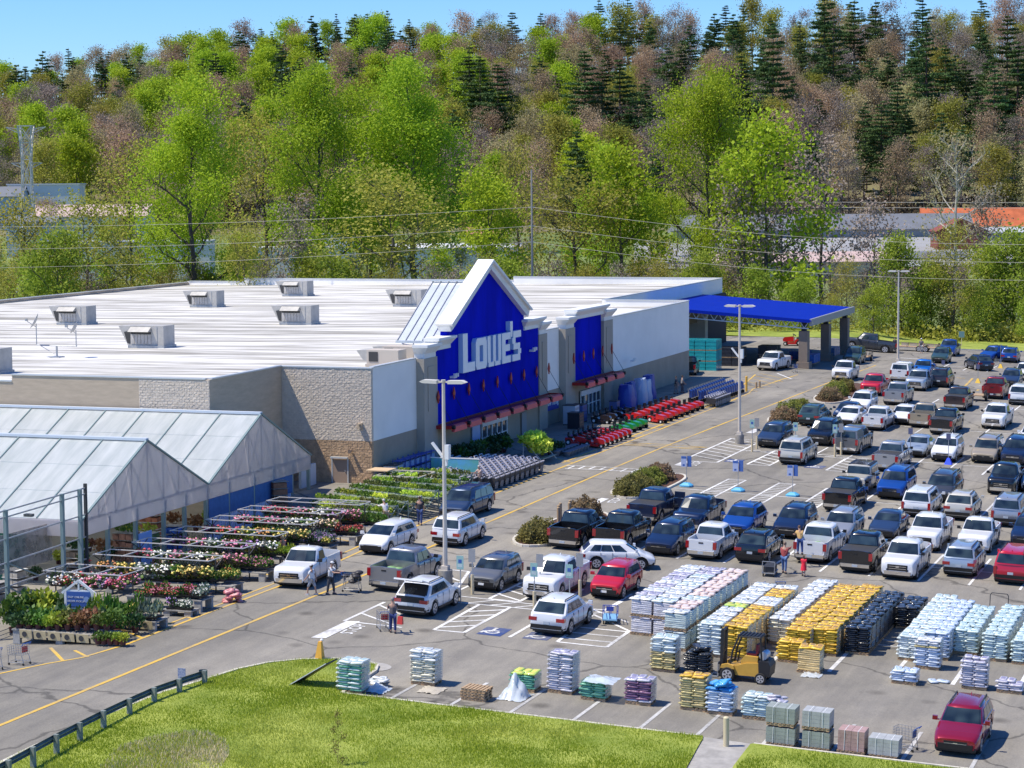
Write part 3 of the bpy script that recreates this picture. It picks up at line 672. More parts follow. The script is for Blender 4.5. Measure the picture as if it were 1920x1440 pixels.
# awnings
RED=M('red_steel',(.36,.012,.012),.45);REDL=M('red_awning_lit',(.85,.13,.13),.5)  # panel red is raised so the shaded awning looks lit
def awning(x0,x1,z,n,rods):
 m=MB();m.bb(x0,65.98,z-.16,x1,66.1,z+.14);m.bb(x0,66.1,z-.16,x0+.12,67.35,z+.14);m.bb(x1-.12,66.1,z-.16,x1,67.35,z+.14);m.bb(x0+.12,67.23,z-.16,x1-.12,67.35,z+.14)
 sp(m,'awning_frame',RED)
 w=(x1-x0)/n
 for k in range(n):
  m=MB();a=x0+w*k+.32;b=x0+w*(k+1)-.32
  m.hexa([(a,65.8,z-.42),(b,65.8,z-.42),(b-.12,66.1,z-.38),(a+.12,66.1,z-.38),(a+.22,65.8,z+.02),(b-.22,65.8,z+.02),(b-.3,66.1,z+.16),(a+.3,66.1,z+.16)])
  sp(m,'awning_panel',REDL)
 m=MB();m.bb(x0+.12,66.1,z-.02,x1-.12,67.23,z+.03);sp(m,'awning_deck',RED)
 for xx in rods:
  m=MB();m.cyl((xx,65.7,z),(xx,66.05,z),.17,n=8);sp(m,'awning_bracket',BLACK)
  m=MB();m.cyl((xx,65.85,z+.15),(xx+.0,67.25,z+2.5),.022,n=4);sp(m,'tie_rod',BLACK)
  m=MB();m.prism_xz([(xx-.28,z+2.5),(xx,z+1.95),(xx+.28,z+2.5),(xx,z+3.05)][::-1],67.14,67.23);sp(m,'diamond_plate',RED)
awning(173.6,203.6,4.1,8,[173.9+29.4*k/8 for k in range(9)]);awning(210.9,224.6,4.45,4,[211.2+13.1*k/4 for k in range(5)])
# entrances
def entrance(x0,x1,ztop,y):
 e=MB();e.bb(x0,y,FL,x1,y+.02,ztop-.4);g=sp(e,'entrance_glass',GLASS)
 m=MB();n=5
 for k in range(n+1):xx=lerp(x0,x1,k/n);m.bb(xx-.06,y-.1,FL,xx+.06,y-.005,ztop-.4)
 m.bb(x0-.06,y-.14,ztop-.4,x1+.06,y-.005,ztop+.1);m.bb(x0,y-.09,1.9,x1,y-.02,1.98);sp(m,'entrance_frame',WHITE)
entrance(184.6,191.2,3.35,67.3);entrance(214.2,220.9,3.3,67.5)
m=MB();m.bb(182.3,67.28,FL,184.3,67.37,3.3);sp(m,'entrance_panel',M('pale_blue_panel',(.45,.55,.85),.5))
def vtext(txt,x,z,y,size,mat,parent=None,name='lettering',depth=.01):
 me=text_mesh(txt,size,depth,bold=True);me.materials.clear();me.materials.append(mat)
 return mesh_obj(name,me,parent or store,(x-PO.x,y-PO.y,z-PO.z),(math.pi/2,0,0))
vtext('ENTRANCE',187.9,3.7,67.2,.55,WHITE);vtext('EXIT',217.5,3.65,67.4,.5,WHITE)
m=MB();m.bb(204.0,67.85,2.3,208.3,67.94,3.75);b=sp(m,'banner',M('blue_banner',(.03,.04,.32),.6));vtext('Now Hiring',206.15,3.05,67.83,.82,WHITE)
m=MB();m.bb(195.6,67.3,FL,196.9,67.37,3.1);sp(m,'door',M('grey_door',(.3,.3,.3),.6))
for xx,zz in((177.4,7.9),(198.3,8.6),(232.0,5.0)):
 m=MB();m.bb(xx-.35,66.95,zz,xx+.35,67.35,zz+.18);m.bb(xx-.4,66.8,zz+.1,xx-.15,67.0,zz+.4);m.bb(xx+.15,66.8,zz+.1,xx+.4,67.0,zz+.4);sp(m,'flood_lamp',WHITE)
m=MB();m.bb(205,71,9.4,208.5,74,11.4);sp(m,'roof_box',M('cream_metal',(.62,.56,.46),.6,var=.1,vs=1))
# ---------------------------------------------------------------- roof units
UM=M('unit_metal',(.47,.45,.41),.6,.1,var=.12,vs=1.2);UD=M('unit_dark',(.05,.05,.05),.7);UG=M('unit_panel',(.50,.47,.43),.6,var=.15,vs=3)
U=Proto()
m=MB();m.bb(-1.1,-2.2,.25,1.1,1.3,2.1);U.add('cabinet',m.mesh('cabinet',UM))
m=MB();m.prism_yz([(1.3,.3),(1.62,.3),(2.55,2.05),(1.3,2.05)][::-1],-1.05,1.05);h_=U.add('intake_hood',m.mesh('intake_hood',UM))
m=MB();m.hexa([(-1.75,-.9,1.55),(-1.75,1.25,1.55),(-1.1,1.25,1.55),(-1.1,-.9,1.55),(-1.15,-.9,1.95),(-1.15,1.25,1.95),(-1.1,1.25,1.98),(-1.1,-.9,1.98)]);U.add('front_hood',m.mesh('front_hood',UM))
m=MB();m.bb(-1.14,-.9,1.3,-1.1,1.25,1.52);m.face([(-1.12,1.3,.4),(-1.12,1.62,.45),(-1.12,1.95,1.5),(-1.12,1.3,1.6)]);U.add('louvre',m.mesh('louvre',UD))
for k in range(6):m=MB();m.bb(-1.16,-.88+.355*k,.4,-1.11,-.58+.355*k,1.28);U.add('panel',m.mesh('panel',UG))
m=MB();m.bb(-1.25,-2.3,0,1.25,1.5,.25);m.bb(-1.13,-1.55,.3,-1.1,-1.5,2.05);U.add('curb',m.mesh('curb',STEEL))
ulab=[(188.3,102,'large grey rooftop unit nearest the front edge, right of the two dishes'),(221,129,'grey rooftop unit standing behind the two satellite dishes'),(256,130.5,'small far rooftop unit near the back left roof corner'),(283.5,130.5,'farthest rooftop unit close to the rear parapet'),(223,102.6,'grey rooftop unit in the middle of the roof'),(258.5,103.8,'rooftop unit just left of the white gable roof'),(159.0,101.5,'rooftop unit cut off by the left edge of the photo')]
for x,y,lb in ulab:put(U,'rooftop_unit',lb,'air conditioner',x,y,0,'air handling units on the flat roof',z=rz(y),slope=False,k=KB)
v=Proto();m=MB();m.bb(-.9,-1.6,.2,.9,1.2,1.35);m.bb(-1.0,-1.7,0,1.0,1.3,.2);v.add('cabinet',m.mesh('cabinet',M('beige_metal',(.55,.48,.40),.6)))
m=MB();m.hexa([(-.9,1.2,.4),(.9,1.2,.4),(.9,1.5,.5),(-.9,1.5,.5),(-.9,1.2,1.35),(.9,1.2,1.35),(.9,2.1,1.3),(-.9,2.1,1.3)]);v.add('intake_hood',m.mesh('intake_hood',UM));m=MB();m.bb(-.94,.2,.4,-.91,1.0,1.2);v.add('louvre',m.mesh('louvre',UD))
put(v,'roof_vent_box','small beige vent box behind the parapet left of the blue front','vent',170.5,70.6,0,z=rz(70),slope=False,k=KB);put(v,'roof_vent_box','smaller beige vent box tucked against the left cornice of the blue front','vent',174.6,70.9,0,z=rz(70),slope=False,k=KB)
def dish(x,y,z,r,hpost,lb,yaw):
 t=thing('satellite_dish',lb,'satellite dish',x,y,0,'two satellite dishes on one roof mount',z,False,KB)
 m=MB();m.cyl((0,0,0),(0,0,hpost),.05,n=6);m.build('mast',STEEL,t)
 m=MB();rr=[];n=Vector((math.cos(yaw),math.sin(yaw),.55)).normalized();a=n.cross(Vector((0,0,1))).normalized();b=n.cross(a)
 for q in(.05,.35,.7,1.0):
  c=Vector((0,0,hpost+.15))+n*(.22*q*q);rr.append([c+a*math.cos(k*math.pi/8)*r*q+b*math.sin(k*math.pi/8)*r*q for k in range(16)])
 m.rings(rr,caps=True);o=m.build('reflector',M('dish_grey',(.42,.42,.41),.6),t,smooth=60)
 m=MB();m.tube([Vector((0,0,hpost-.3)),Vector((0,0,hpost-.2))+n*.9],.03,5);m.box(Vector((0,0,hpost-.1))+n*.95,(.2,.2,.2));m.build('feed_arm',STEEL,t)
dish(175.5,106.3,10.2,.78,1.9,'larger satellite dish on the taller mast, left of the pair',math.radians(120));dish(175.2,102.1,10.2,.62,1.4,'smaller satellite dish on the right of the pair',math.radians(110))
t=thing('dish_mount','low grey pipe mount carrying both satellite dishes','mount',175.3,104,0,z=rz(104),slope=False,k=KB)
m=MB();m.tube([(.2,2.3,1.05),(0,-1.9,1.05)],.07,6);m.cyl((0.1,.2,0),(.1,.2,1.05),.1,n=6);m.box((.1,.2,.05),(1,1,.1));m.tube([(.1,1.8,1),(.1,.4,.3)],.03,5);m.build('pipe',STEEL,t)
# ---------------------------------------------------------------- lumber canopy
can=thing('lumber_canopy','blue roofed drive-through canopy on three square columns at the far end of the store','canopy',290,68,0,z=FL,slope=False,k=KB)
def cp(mb,name,mats,smooth=None):mb.v=[(x-290,y-68,z-FL)for x,y,z in mb.v];return mb.build(name,mats,can,smooth)
CB=M('canopy_blue',(.002,.02,.32),.6,.0,spec=.1,var=.05,vs=.5);GREYM=M('grey_fascia',(.34,.34,.35),.5,.2)
zc=lambda y:6.75+(y-57.3)*.074
x0,x1=277.4,306.5;n=14
for k in range(n):
 a=lerp(x0,x1,k/n);b=lerp(x0,x1,(k+1)/n)-.03;m=MB()
 m.hexa([(a,57.3,zc(57.3)),(b,57.3,zc(57.3)),(b,78.4,zc(78.4)),(a,78.4,zc(78.4)),(a,57.3,zc(57.3)+.1),(b,57.3,zc(57.3)+.1),(b,78.4,zc(78.4)+.1),(a,78.4,zc(78.4)+.1)]);cp(m,'roof_panel',CB)
m=MB();m.bb(x0,57.0,6.1,x1,57.29,6.95);cp(m,'front_fascia',GREYM)
m=MB();m.prism_yz([(57.0,6.75),(57.3,6.9),(78.4,8.4),(78.4,8.0),(57.3,6.5)],x0-.22,x0-.02);cp(m,'side_fascia',CB)
m=MB()
for xx in(x0+.15,(x0+x1)/2,x1-.2):
 lo=lambda y:zc(y)-1.0
 m.beam((xx,57.4,zc(57.4)-.12),(xx,78.3,zc(78.3)-.12),.12);m.beam((xx,57.4,lo(57.4)),(xx,78.3,lo(78.3)),.12)
 for k in range(18):
  ya=57.4+20.9*k/18;yb=57.4+20.9*(k+.5)/18;yc=57.4+20.9*(k+1)/18
  m.beam((xx,ya,zc(ya)-.12),(xx,yb,lo(yb)),.07);m.beam((xx,yb,lo(yb)),(xx,yc,zc(yc)-.12),.07)
cp(m,'truss',M('white_truss',(.6,.62,.62),.5))
BRC=M('column_brown',(.24,.19,.15),.85,var=.1,vs=1)
for xx,yy in((278.6,58.2),(292.5,58.2),(305.5,58.2)):
 m=MB();m.bb(xx-.75,yy-.55,-.1,xx+.75,yy+.55,5.4);m.bb(xx-1.0,yy-.8,-.1,xx+1.0,yy+.8,1.5);cp(m,'column',BRC);m=MB();m.bb(xx-.3,yy-.3,5.4,xx+.3,yy+.3,6.6);cp(m,'column_head',DARK)
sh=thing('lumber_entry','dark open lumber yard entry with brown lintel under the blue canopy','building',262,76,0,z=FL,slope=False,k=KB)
m=MB();m.bb(259.6-262,1.9,0,318-262,2.3,7.2);m.build('entry_shade_slab',M('entry_shade',(.03,.03,.035),.8),sh);m=MB();m.bb(14,0.6,4.2,34,1.85,6.3);m.build('lintel',TAUPE,sh);m=MB();m.bb(34.2,-.5,0,35.6,1.85,6.9);m.build('post',WWALL,sh)  # solid dark slab before the wall stands in for the entry's shade
# ---------------------------------------------------------------- greenhouse
GX0,GX1,GY,GE,GR_=113.9,146.2,66.4,5.0,8.75
KG=.93  # greenhouse has its own scale about the camera
gh=thing('greenhouse','garden centre greenhouse with two translucent pitched roofs and white gable ends','greenhouse',130,66.4,0,z=FL,slope=False,k=KG)
def gp(mb,name,mats,par=None,smooth=None,kind=None):mb.v=[(x-130,y-GY,z-FL)for x,y,z in mb.v];o=mb.build(name,mats,par or gh,smooth);return o
PANE=M('polycarbonate',(.74,.78,.77),.35,var=.14,vs=.5,col2=(.90,.92,.91),trans=.55,alpha=.9,stretch=(.3,3,1));GABLE=M('white_polythene',(.90,.86,.87),.5,trans=.8,var=.03,vs=.7)
GREEN=M('green_grey_steel',(.22,.30,.30),.5,.3)
xm=(GX0+GX1)/2
for a,b in((GX0,xm),(xm,GX1)):
 c=(a+b)/2;ybk=96
 for k in range(10):
  y0=GY+(ybk-GY)*k/10;y1=GY+(ybk-GY)*(k+1)/10-.05
  for s in(0,1):
   if s==1 and a>125 and y0>69:continue
   xa,za,xb,zb=(a+.05,GE,c,GR_)if s==0 else(c,GR_,b-.05,GE)
   for j in range(3):
    t0,t1=j/3,(j+1)/3-.006;m=MB();P=[]
    for dz in(0,.04):
     for x,y,z in((lerp(xa,xb,t0),y0,lerp(za,zb,t0)),(lerp(xa,xb,t1),y0,lerp(za,zb,t1)),(lerp(xa,xb,t1),y1,lerp(za,zb,t1)),(lerp(xa,xb,t0),y1,lerp(za,zb,t0))):P.append((x,y,z+dz))
    m.hexa(P);gp(m,'roof_pane',PANE)
 m=MB()
 for k in range(11):
  y=GY+(ybk-GY)*k/10-.025;m.beam((a+.05,y,GE+.06),(c,y,GR_+.06),.07,.09)
  if a<125 or y<70:m.beam((c,y,GR_+.06),(b-.05,y,GE+.06),.07,.09)
 gp(m,'glazing_bar',GREEN)
 m=MB();m.beam((c,GY-.1,GR_+.12),(c,ybk,GR_+.12),.35,.16);gp(m,'ridge_cap',M('ridge_white',(.62,.68,.74),.4))
 m=MB();m.prism_xz([(a+.02,GE-.95),(b-.02,GE-.95),(b-.02,GE),(c,GR_),(a+.02,GE)][::-1],GY-.06,GY-.02);gp(m,'gable_end',GABLE)
 m=MB();m.beam((a,GY-.1,GE+.05),(c,GY-.1,GR_+.08),.1,.1);m.beam((c,GY-.1,GR_+.08),(b,GY-.1,GE+.05),.1,.1)
 gp(m,'rake_trim',GREEN);m=MB()
 for k in range(1,8):
  xx=lerp(a,b,k/8);zt=GE+(GR_-GE)*(1-abs(xx-c)/(c-a));m.beam((xx,GY+.02,GE-.1),(xx,GY+.02,zt-.1),.07)
  x2=lerp(a,b,(k+(1 if k<4 else-1))/8);z2=GE+(GR_-GE)*(1-abs(x2-c)/(c-a));m.beam((xx,GY+.04,GE-.1),(x2,GY+.04,z2-.1),.05)
 m.beam((a,GY+.03,GE),(b,GY+.03,GE),.08);gp(m,'gable_truss',STEEL)
m=MB();m.beam((xm,GY-.05,GE+.02),(xm,96,GE+.02),.35,.12);gp(m,'valley_gutter',M('gutter_white',(.7,.73,.74),.4))
m=MB();m.bb(GX0-.06,GY,GE-.95,GX0-.02,96,GE);gp(m,'side_curtain',GABLE);m=MB();m.bb(GX1+.02,GY,GE-.95,GX1+.06,69.5,GE);gp(m,'side_curtain',GABLE)
for xx in(GX0+.1,117.2,120.6,124.2,127.0,130.0,133.2,137.0,140.0,143.2,GX1-.1):
 for yy in((GY+.1,81,95.5)if xx in(GX0+.1,130.0)else(GY+.1,)):
  m=MB();m.bb(xx-.11,yy-.11,-.8,xx+.11,yy+.11,GE-.2);gp(m,'post',GREEN)
SHC=M('blue_shade_cloth',(.045,.13,.33),.7,var=.15,vs=2)
for a,b in((130.2,133.1),(133.3,136.9),(137.1,139.9),(140.1,143.1)):
 m=MB();m.bb(a,GY-.02,2.75,b,GY+.02,GE-.97);gp(m,'shade_cloth',SHC)
m=MB();m.bb(130.2,GY+.05,-.8,143,GY+.1,2.73)
for k in range(42):m.bb(130.25+.304*k,GY+.0,-.8,130.33+.304*k,GY+.05,2.73)
gp(m,'corrugated_wall',M('lilac_white_sheet',(.62,.64,.78),.5))
m=MB();m.bb(143.4,GY+.02,FL,145.9,GY+.06,2.3);gp(m,'shade_cloth',SHC)
m=MB();m.bb(146.4,67.2,FL,149.0,67.4,4.1);gp(m,'side_panel',M('pale_side_panel',(.5,.55,.62),.6))
m=MB();m.bb(120.7,GY-.1,FL,122.3,GY-.02,3.2);gp(m,'door',M('light_blue_door',(.30,.45,.75),.5))
m=MB();m.bb(GX0+.3,95.8,FL,138,96,GE-.2);gp(m,'back_curtain',M('back_wall_grey',(.16,.17,.17),.8))
# ---------------------------------------------------------------- light poles
POLEM=M('pole_paint',(.60,.54,.47),.55,var=.05,vs=1)
def light_pole(x,y,h,lb,extras=True):
 t=thing('light_pole',lb,'light pole',x,y,0,'parking lot light poles',slope=False)
 m=MB();m.cyl((0,0,-.2),(0,0,.85),.42,.42,14);m.build('base',CONCP,t,smooth=40)
 m=MB();m.bb(-.22,-.22,.85,.22,.22,1.1);m.cyl((0,0,.85),(0,0,h),.15,.1,8);m.build('pole',POLEM,t)
 m=MB();m.cyl((0,0,h),(0,0,h+.15),.14,n=8);m.beam((0,-.9,h+.02),(0,.9,h+.02),.1);m.build('arm',POLEM,t)
 for s in(-1,1):
  m=MB();m.prism_yz([(s*.35,h-.08),(s*1.25,h-.06),(s*1.45,h+.02),(s*1.2,h+.14),(s*.35,h+.12)][::s],-.24,.24);m.build('lamp_head',M('lamp_grey',(.66,.62,.55),.5),t)
 if extras:
  z=h*.63;m=MB();m.beam((0,.05,z),(0,.75,z+.85),.2,.12);m.bb(-.18,-.35,z-.1,.18,-.1,z+.75);m.bb(-.1,-.2,z-.5,.1,-.1,z);m.build('flood_lamp',WHITE,t)
light_pole(121.7,46.7,11.9,'tall light pole rising between the silver pickup and the hatched bay, nearest the camera')
light_pole(199.8,47.7,12.6,'light pole in the middle of the lot in front of the blue canopy');light_pole(295.6,49.2,12.6,'farthest light pole beside the blue pickup near the grass verge',False)
# ---------------------------------------------------------------- vehicles
PAINT=dict(white=paint('car_white',(.74,.75,.76),0,.35),silver=paint('car_silver',(.42,.43,.44),.5),grey=paint('car_grey',(.17,.175,.18),.4),black=paint('car_black',(.008,.009,.012),.1,.25),navy=paint('car_navy',(.012,.025,.07),.3,.28),blue=paint('car_blue',(.01,.07,.33),.3),bright=paint('car_bright_blue',(.01,.16,.6),.3),red=paint('car_red',(.55,.012,.03),.15),maroon=paint('car_maroon',(.30,.008,.03),.35,.25),dred=paint('car_dark_red',(.22,.015,.02),.3),brown=paint('car_brown',(.05,.035,.035),.3),tan=paint('car_tan',(.42,.35,.25),.35),beige=paint('car_beige',(.52,.47,.36),.2),green=paint('car_green',(.05,.10,.09),.35),ltblue=paint('car_pale_blue',(.40,.46,.52),.4),graphite=paint('car_graphite',(.07,.075,.085),.45),slate=paint('car_slate',(.035,.06,.12),.4),mid=paint('car_mid_grey',(.27,.27,.28),.5),cream=paint('car_cream',(.60,.57,.49),.15))
BODY=PAINT['white']
# L W H hood belt wheelbase r  wb(base of screen) wt(top) rt rb tail, cab side inset
CT={'suv':dict(L=4.75,W=1.92,H=1.74,hood=1.06,belt=1.13,wbs=2.78,r=.365,a=1.15,b=.5,c=-1.95,d=-2.28,nose=.72,rails=1,tail=1.0),'boxsuv':dict(L=5.0,W=1.98,H=1.88,hood=1.14,belt=1.2,wbs=2.95,r=.39,a=1.25,b=.72,c=-2.2,d=-2.42,nose=.82,rails=1,tail=1.05),'soul':dict(L=4.15,W=1.8,H=1.62,hood=1.03,belt=1.08,wbs=2.57,r=.34,a=1.12,b=.5,c=-1.72,d=-1.98,nose=.72,rails=0,tail=1.0),'cross':dict(L=4.8,W=1.93,H=1.69,hood=1.02,belt=1.1,wbs=2.83,r=.37,a=1.2,b=.35,c=-1.5,d=-2.2,nose=.70,rails=1,tail=1.05),'hatch':dict(L=4.2,W=1.74,H=1.52,hood=.95,belt=1.02,wbs=2.53,r=.32,a=1.15,b=.35,c=-1.5,d=-2.0,nose=.62,rails=0,tail=.95),'mpv':dict(L=4.65,W=1.79,H=1.6,hood=.98,belt=1.05,wbs=2.78,r=.33,a=1.5,b=.45,c=-1.75,d=-2.2,nose=.62,rails=0,tail=1.0),'van':dict(L=5.12,W=2.0,H=1.77,hood=1.0,belt=1.08,wbs=3.05,r=.35,a=1.65,b=.85,c=-2.25,d=-2.48,nose=.68,rails=1,tail=1.02),'sedan':dict(L=4.85,W=1.83,H=1.46,hood=.93,belt=.98,wbs=2.8,r=.335,a=1.1,b=.25,c=-1.0,d=-1.75,nose=.6,rails=0,tail=.98,deck=1.0),'wagon':dict(L=4.86,W=1.87,H=1.67,hood=1.03,belt=1.1,wbs=2.75,r=.365,a=1.12,b=.35,c=-1.85,d=-2.3,nose=.70,rails=1,tail=1.02),'pickup':dict(L=5.85,W=2.03,H=1.95,hood=1.22,belt=1.28,wbs=3.65,r=.41,a=1.45,b=.85,c=-.62,d=-.78,nose=.95,bed=1,tail=1.3),'midpickup':dict(L=5.35,W=1.9,H=1.8,hood=1.1,belt=1.18,wbs=3.25,r=.385,a=1.35,b=.75,c=-.6,d=-.74,nose=.85,bed=1,tail=1.2),'regcab':dict(L=5.4,W=1.99,H=1.85,hood=1.14,belt=1.2,wbs=3.1,r=.385,a=1.1,b=.55,c=-.32,d=-.42,nose=.88,bed=1,tail=1.22,reg=1),'jeep':dict(L=4.3,W=1.85,H=1.86,hood=1.18,belt=1.2,wbs=2.95,r=.42,a=.72,b=.6,c=-1.95,d=-2.0,nose=1.05,rails=0,tail=1.15,box=1),}
def wheel_meshes(r,w=.24):
 m=MB();pr=[(.62,-w/2),(.93,-w/2),(1.0,-w/2+.04),(1.0,w/2-.04),(.93,w/2),(.62,w/2)]
 m.rings([[(r*q*math.cos(k*math.pi/9),y,r*q*math.sin(k*math.pi/9))for k in range(18)]for q,y in pr],caps=True);t=m.mesh('wheel',RUBBER,smooth=45)
 m=MB();m.cyl((0,w/2-.03,0),(0,w/2+.004,0),r*.70,r*.68,14)
 m.c=1
 for k in range(5):
  a=2*math.pi*(k+.5)/5;p=[(r*q*math.cos(a+s),w/2+.0065,r*q*math.sin(a+s))for q,s in((.24,-.2),(.58,-.34),(.58,.34),(.24,.2))];m.face(p[::-1])
 m.face([(.045*math.cos(k),w/2+.009,.045*math.sin(k))for k in(5,4,3,2,1,0)])
 return t,m.mesh('rim',[SILVER,DARK])
WM={}
def make_car(kind):
 s=CT[kind];s['r']*=1.06;P=Proto();L,Wd,Hh=s['L'],s['W'],s['H'];hw=Wd/2;r=s['r'];xa=s['wbs']/2+(.05 if not s.get('bed')else .12);xr=xa-s['wbs']
 a,b,c,d=s['a'],s['b'],s['c'],s['d'];belt,hood=s['belt'],s['hood'];hl=L/2;box=s.get('box')
 if s.get('bed'):top=[(-hl,s['tail']),(d-.05,s['tail']+.02),(d,belt),(a,belt),(a+.15,hood+.02),(hl-.25,hood-.04),(hl-.05,s['nose']+.1),(hl,s['nose'])]
 elif s.get('deck'):top=[(-hl,.82),(-hl+.12,s['deck']-.02),(d,s['deck']+.02),(a,belt),(a+.15,hood),(hl-.55,hood-.14),(hl-.1,s['nose']+.08),(hl,s['nose'])]
 else:top=[(-hl,s['tail']-.25),(-hl+.06,s['tail']),(d,belt),(a,belt),(a+.15,hood+.02),(hl-.5,hood-.13 if not box else hood-.04),(hl-.1,s['nose']+.08),(hl,s['nose'])]
 tx=[q[0]for q in top];tz_=[q[1]for q in top];Ra=r+.085
 xs=set([-hl,-hl+.06,-hl+.2,-hl+.45,hl,hl-.06,hl-.2,hl-.5,a,a+.15,d,d-.05])
 for xw in(xa,xr):
  for k in range(0,9):xs.add(round(xw+Ra*math.cos(math.pi*k/8),3))
 x=-hl+.3
 while x<hl:xs.add(round(x,2));x+=.4
 xs=sorted(xs);xs=[x for i,x in enumerate(xs)if i==0 or x-xs[i-1]>.012]
 bed=s.get('bed')
 def ring(x,isbed):
  e=max(0,(abs(x)-(hl-.55))/.55);w=hw*(1-(.15 if not box else .03)*e*e)if not box else hw*(.86 if x>a+.1 else 1);zt=float(np.interp(x,tx,tz_));zb=.30+.06*e
  for xw in(xa,xr):
   q=Ra*Ra-(x-xw)**2
   if q>0:zb=max(zb,r+math.sqrt(q))if math.sqrt(q)+r<zt-.12 else max(zb,zt-.12)
  z1=max(zb+.02,.48);z2=max(z1+.02,lerp(.5,zt,.62));z3=max(z2+.02,zt-.07)
  H=[(w*.93,zb),(w*.985,z1),(w*1.0,lerp(z1,z2,.5)),(w*.992,z2),(w*.972,z3)]
  if isbed:H+=[(w*.955,zt),(w*.89,zt),(w*.875,.78),(w*.4,.78)]
  else:H+=[(w*.925,zt+.0),(w*.80,zt+.035),(w*.5,zt+.045),(w*.2,zt+.055)]
  return[(x,y,z)for y,z in H]+[(x,-y,z)for y,z in H[::-1]]
 m=MB();rg=[]
 if bed:
  xb_=d-.06
  rear=[x for x in xs if-hl+.1<x<xb_];R1=[ring(-hl,False),ring(-hl+.09,False),ring(-hl+.1,True)]+[ring(x,True)for x in rear if x>-hl+.12]+[ring(xb_,True),ring(xb_+.01,False)]
  m.rings(R1,True,True);R2=[ring(xb_+.03,False)]+[ring(x,False)for x in xs if x>xb_+.05];m.rings(R2,True,True)
 else:m.rings([ring(x,False)for x in xs],True,True)
 body=P.add('body',m.mesh('body_'+kind,BODY,smooth=46),key='body')
 m=MB();m.bb(-hl+.15,-hw*.78,.2,hl-.2,hw*.78,.75 if not bed else .74);m.bb(-hl+.02,-hw*.86,.3,-hl+.3,hw*.86,.52);m.bb(hl-.3,-hw*.86,.26,hl-.02,hw*.86,.44)
 for xw in(xa,xr):m.bb(xw-Ra+.03,-hw*.80,.25,xw+Ra-.03,hw*.80,min(r+Ra+.03,.98))
 P.add('chassis',m.mesh('chassis',BLACK))
 wb_,wr=hw*.925,hw*(.76 if not box else .86);zr=Hh-.03;z0=belt-.03
 base=[(a,z0),(d,z0)];
 m=MB()
 def cabring(t,z,w):
  xf=lerp(a,b,t);xk=lerp(d,c,t);n=6;pts=[]
  f=.10 if not box else .02
  for y,dx in((-w,-.10),(-w*.86,f*.5),(-w*.35,f*1.3),(w*.35,f*1.3),(w*.86,f*.5),(w,-.10)):pts.append((xf+dx*(.8 if t<1 else 1),y,z))
  for y,dx in((w,.05),(w*.8,-f*.3),(w*.3,-f*.5),(-w*.3,-f*.5),(-w*.8,-f*.3),(-w,.05)):pts.append((xk+dx,y,z))
  return pts
 rr=[cabring(0,z0,wb_),cabring(.5,lerp(z0,zr,.5),lerp(wb_,wr,.45)),cabring(.93,zr-.05,lerp(wb_,wr,.95)),cabring(1.0,zr,wr*.94)]
 top2=[(lerp(x,(b+c)/2,.12),y*.72,zr+.05)for x,y,z in rr[-1]]
 m.rings(rr+[top2],True,True);P.add('cab',m.mesh('cab_'+kind,BODY,smooth=50),key='body')
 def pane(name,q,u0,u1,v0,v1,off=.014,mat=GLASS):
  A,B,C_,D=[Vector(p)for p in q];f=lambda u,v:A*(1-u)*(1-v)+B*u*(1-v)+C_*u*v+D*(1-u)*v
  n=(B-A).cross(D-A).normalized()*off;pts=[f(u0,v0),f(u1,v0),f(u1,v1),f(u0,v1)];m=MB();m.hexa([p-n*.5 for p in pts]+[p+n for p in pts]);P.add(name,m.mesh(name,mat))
 R0,R2_=rr[0],rr[2]
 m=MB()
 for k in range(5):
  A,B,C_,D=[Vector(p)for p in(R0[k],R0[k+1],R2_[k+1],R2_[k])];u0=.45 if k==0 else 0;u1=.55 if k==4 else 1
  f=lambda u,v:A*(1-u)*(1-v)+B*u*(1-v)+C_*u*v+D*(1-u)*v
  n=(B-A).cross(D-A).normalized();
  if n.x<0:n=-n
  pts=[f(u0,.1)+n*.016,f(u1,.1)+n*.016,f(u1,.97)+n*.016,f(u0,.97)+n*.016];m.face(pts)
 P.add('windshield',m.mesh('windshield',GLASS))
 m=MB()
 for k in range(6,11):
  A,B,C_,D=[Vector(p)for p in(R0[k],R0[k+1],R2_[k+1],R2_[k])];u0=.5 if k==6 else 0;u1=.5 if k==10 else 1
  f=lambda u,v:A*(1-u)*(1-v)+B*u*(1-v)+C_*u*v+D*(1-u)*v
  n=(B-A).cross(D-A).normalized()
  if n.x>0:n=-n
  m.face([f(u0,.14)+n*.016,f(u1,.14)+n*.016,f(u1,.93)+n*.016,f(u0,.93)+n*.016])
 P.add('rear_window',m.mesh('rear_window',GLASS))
 ln=(a+b)/2-(c+d)/2
 if s.get('reg'):cuts=[(.26,.9)]
 elif bed:cuts=[(.17,.53),(.57,.91)]
 elif s.get('deck'):cuts=[(.2,.52),(.545,.84)]
 else:cuts=[(.17,.42),(.44,.68),(.70,.90)]
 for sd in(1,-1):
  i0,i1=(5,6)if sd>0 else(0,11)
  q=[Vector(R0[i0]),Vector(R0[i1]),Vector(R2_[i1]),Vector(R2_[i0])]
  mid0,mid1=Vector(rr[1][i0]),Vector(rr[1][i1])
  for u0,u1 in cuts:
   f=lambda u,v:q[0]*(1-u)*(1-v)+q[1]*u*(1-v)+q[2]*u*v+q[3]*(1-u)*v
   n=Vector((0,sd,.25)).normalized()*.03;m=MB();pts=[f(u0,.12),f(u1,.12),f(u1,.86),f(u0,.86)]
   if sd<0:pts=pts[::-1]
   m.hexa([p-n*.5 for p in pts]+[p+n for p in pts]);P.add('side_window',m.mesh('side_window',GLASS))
 if r not in WM:WM[r]=wheel_meshes(r)
 tm,rm=WM[r]
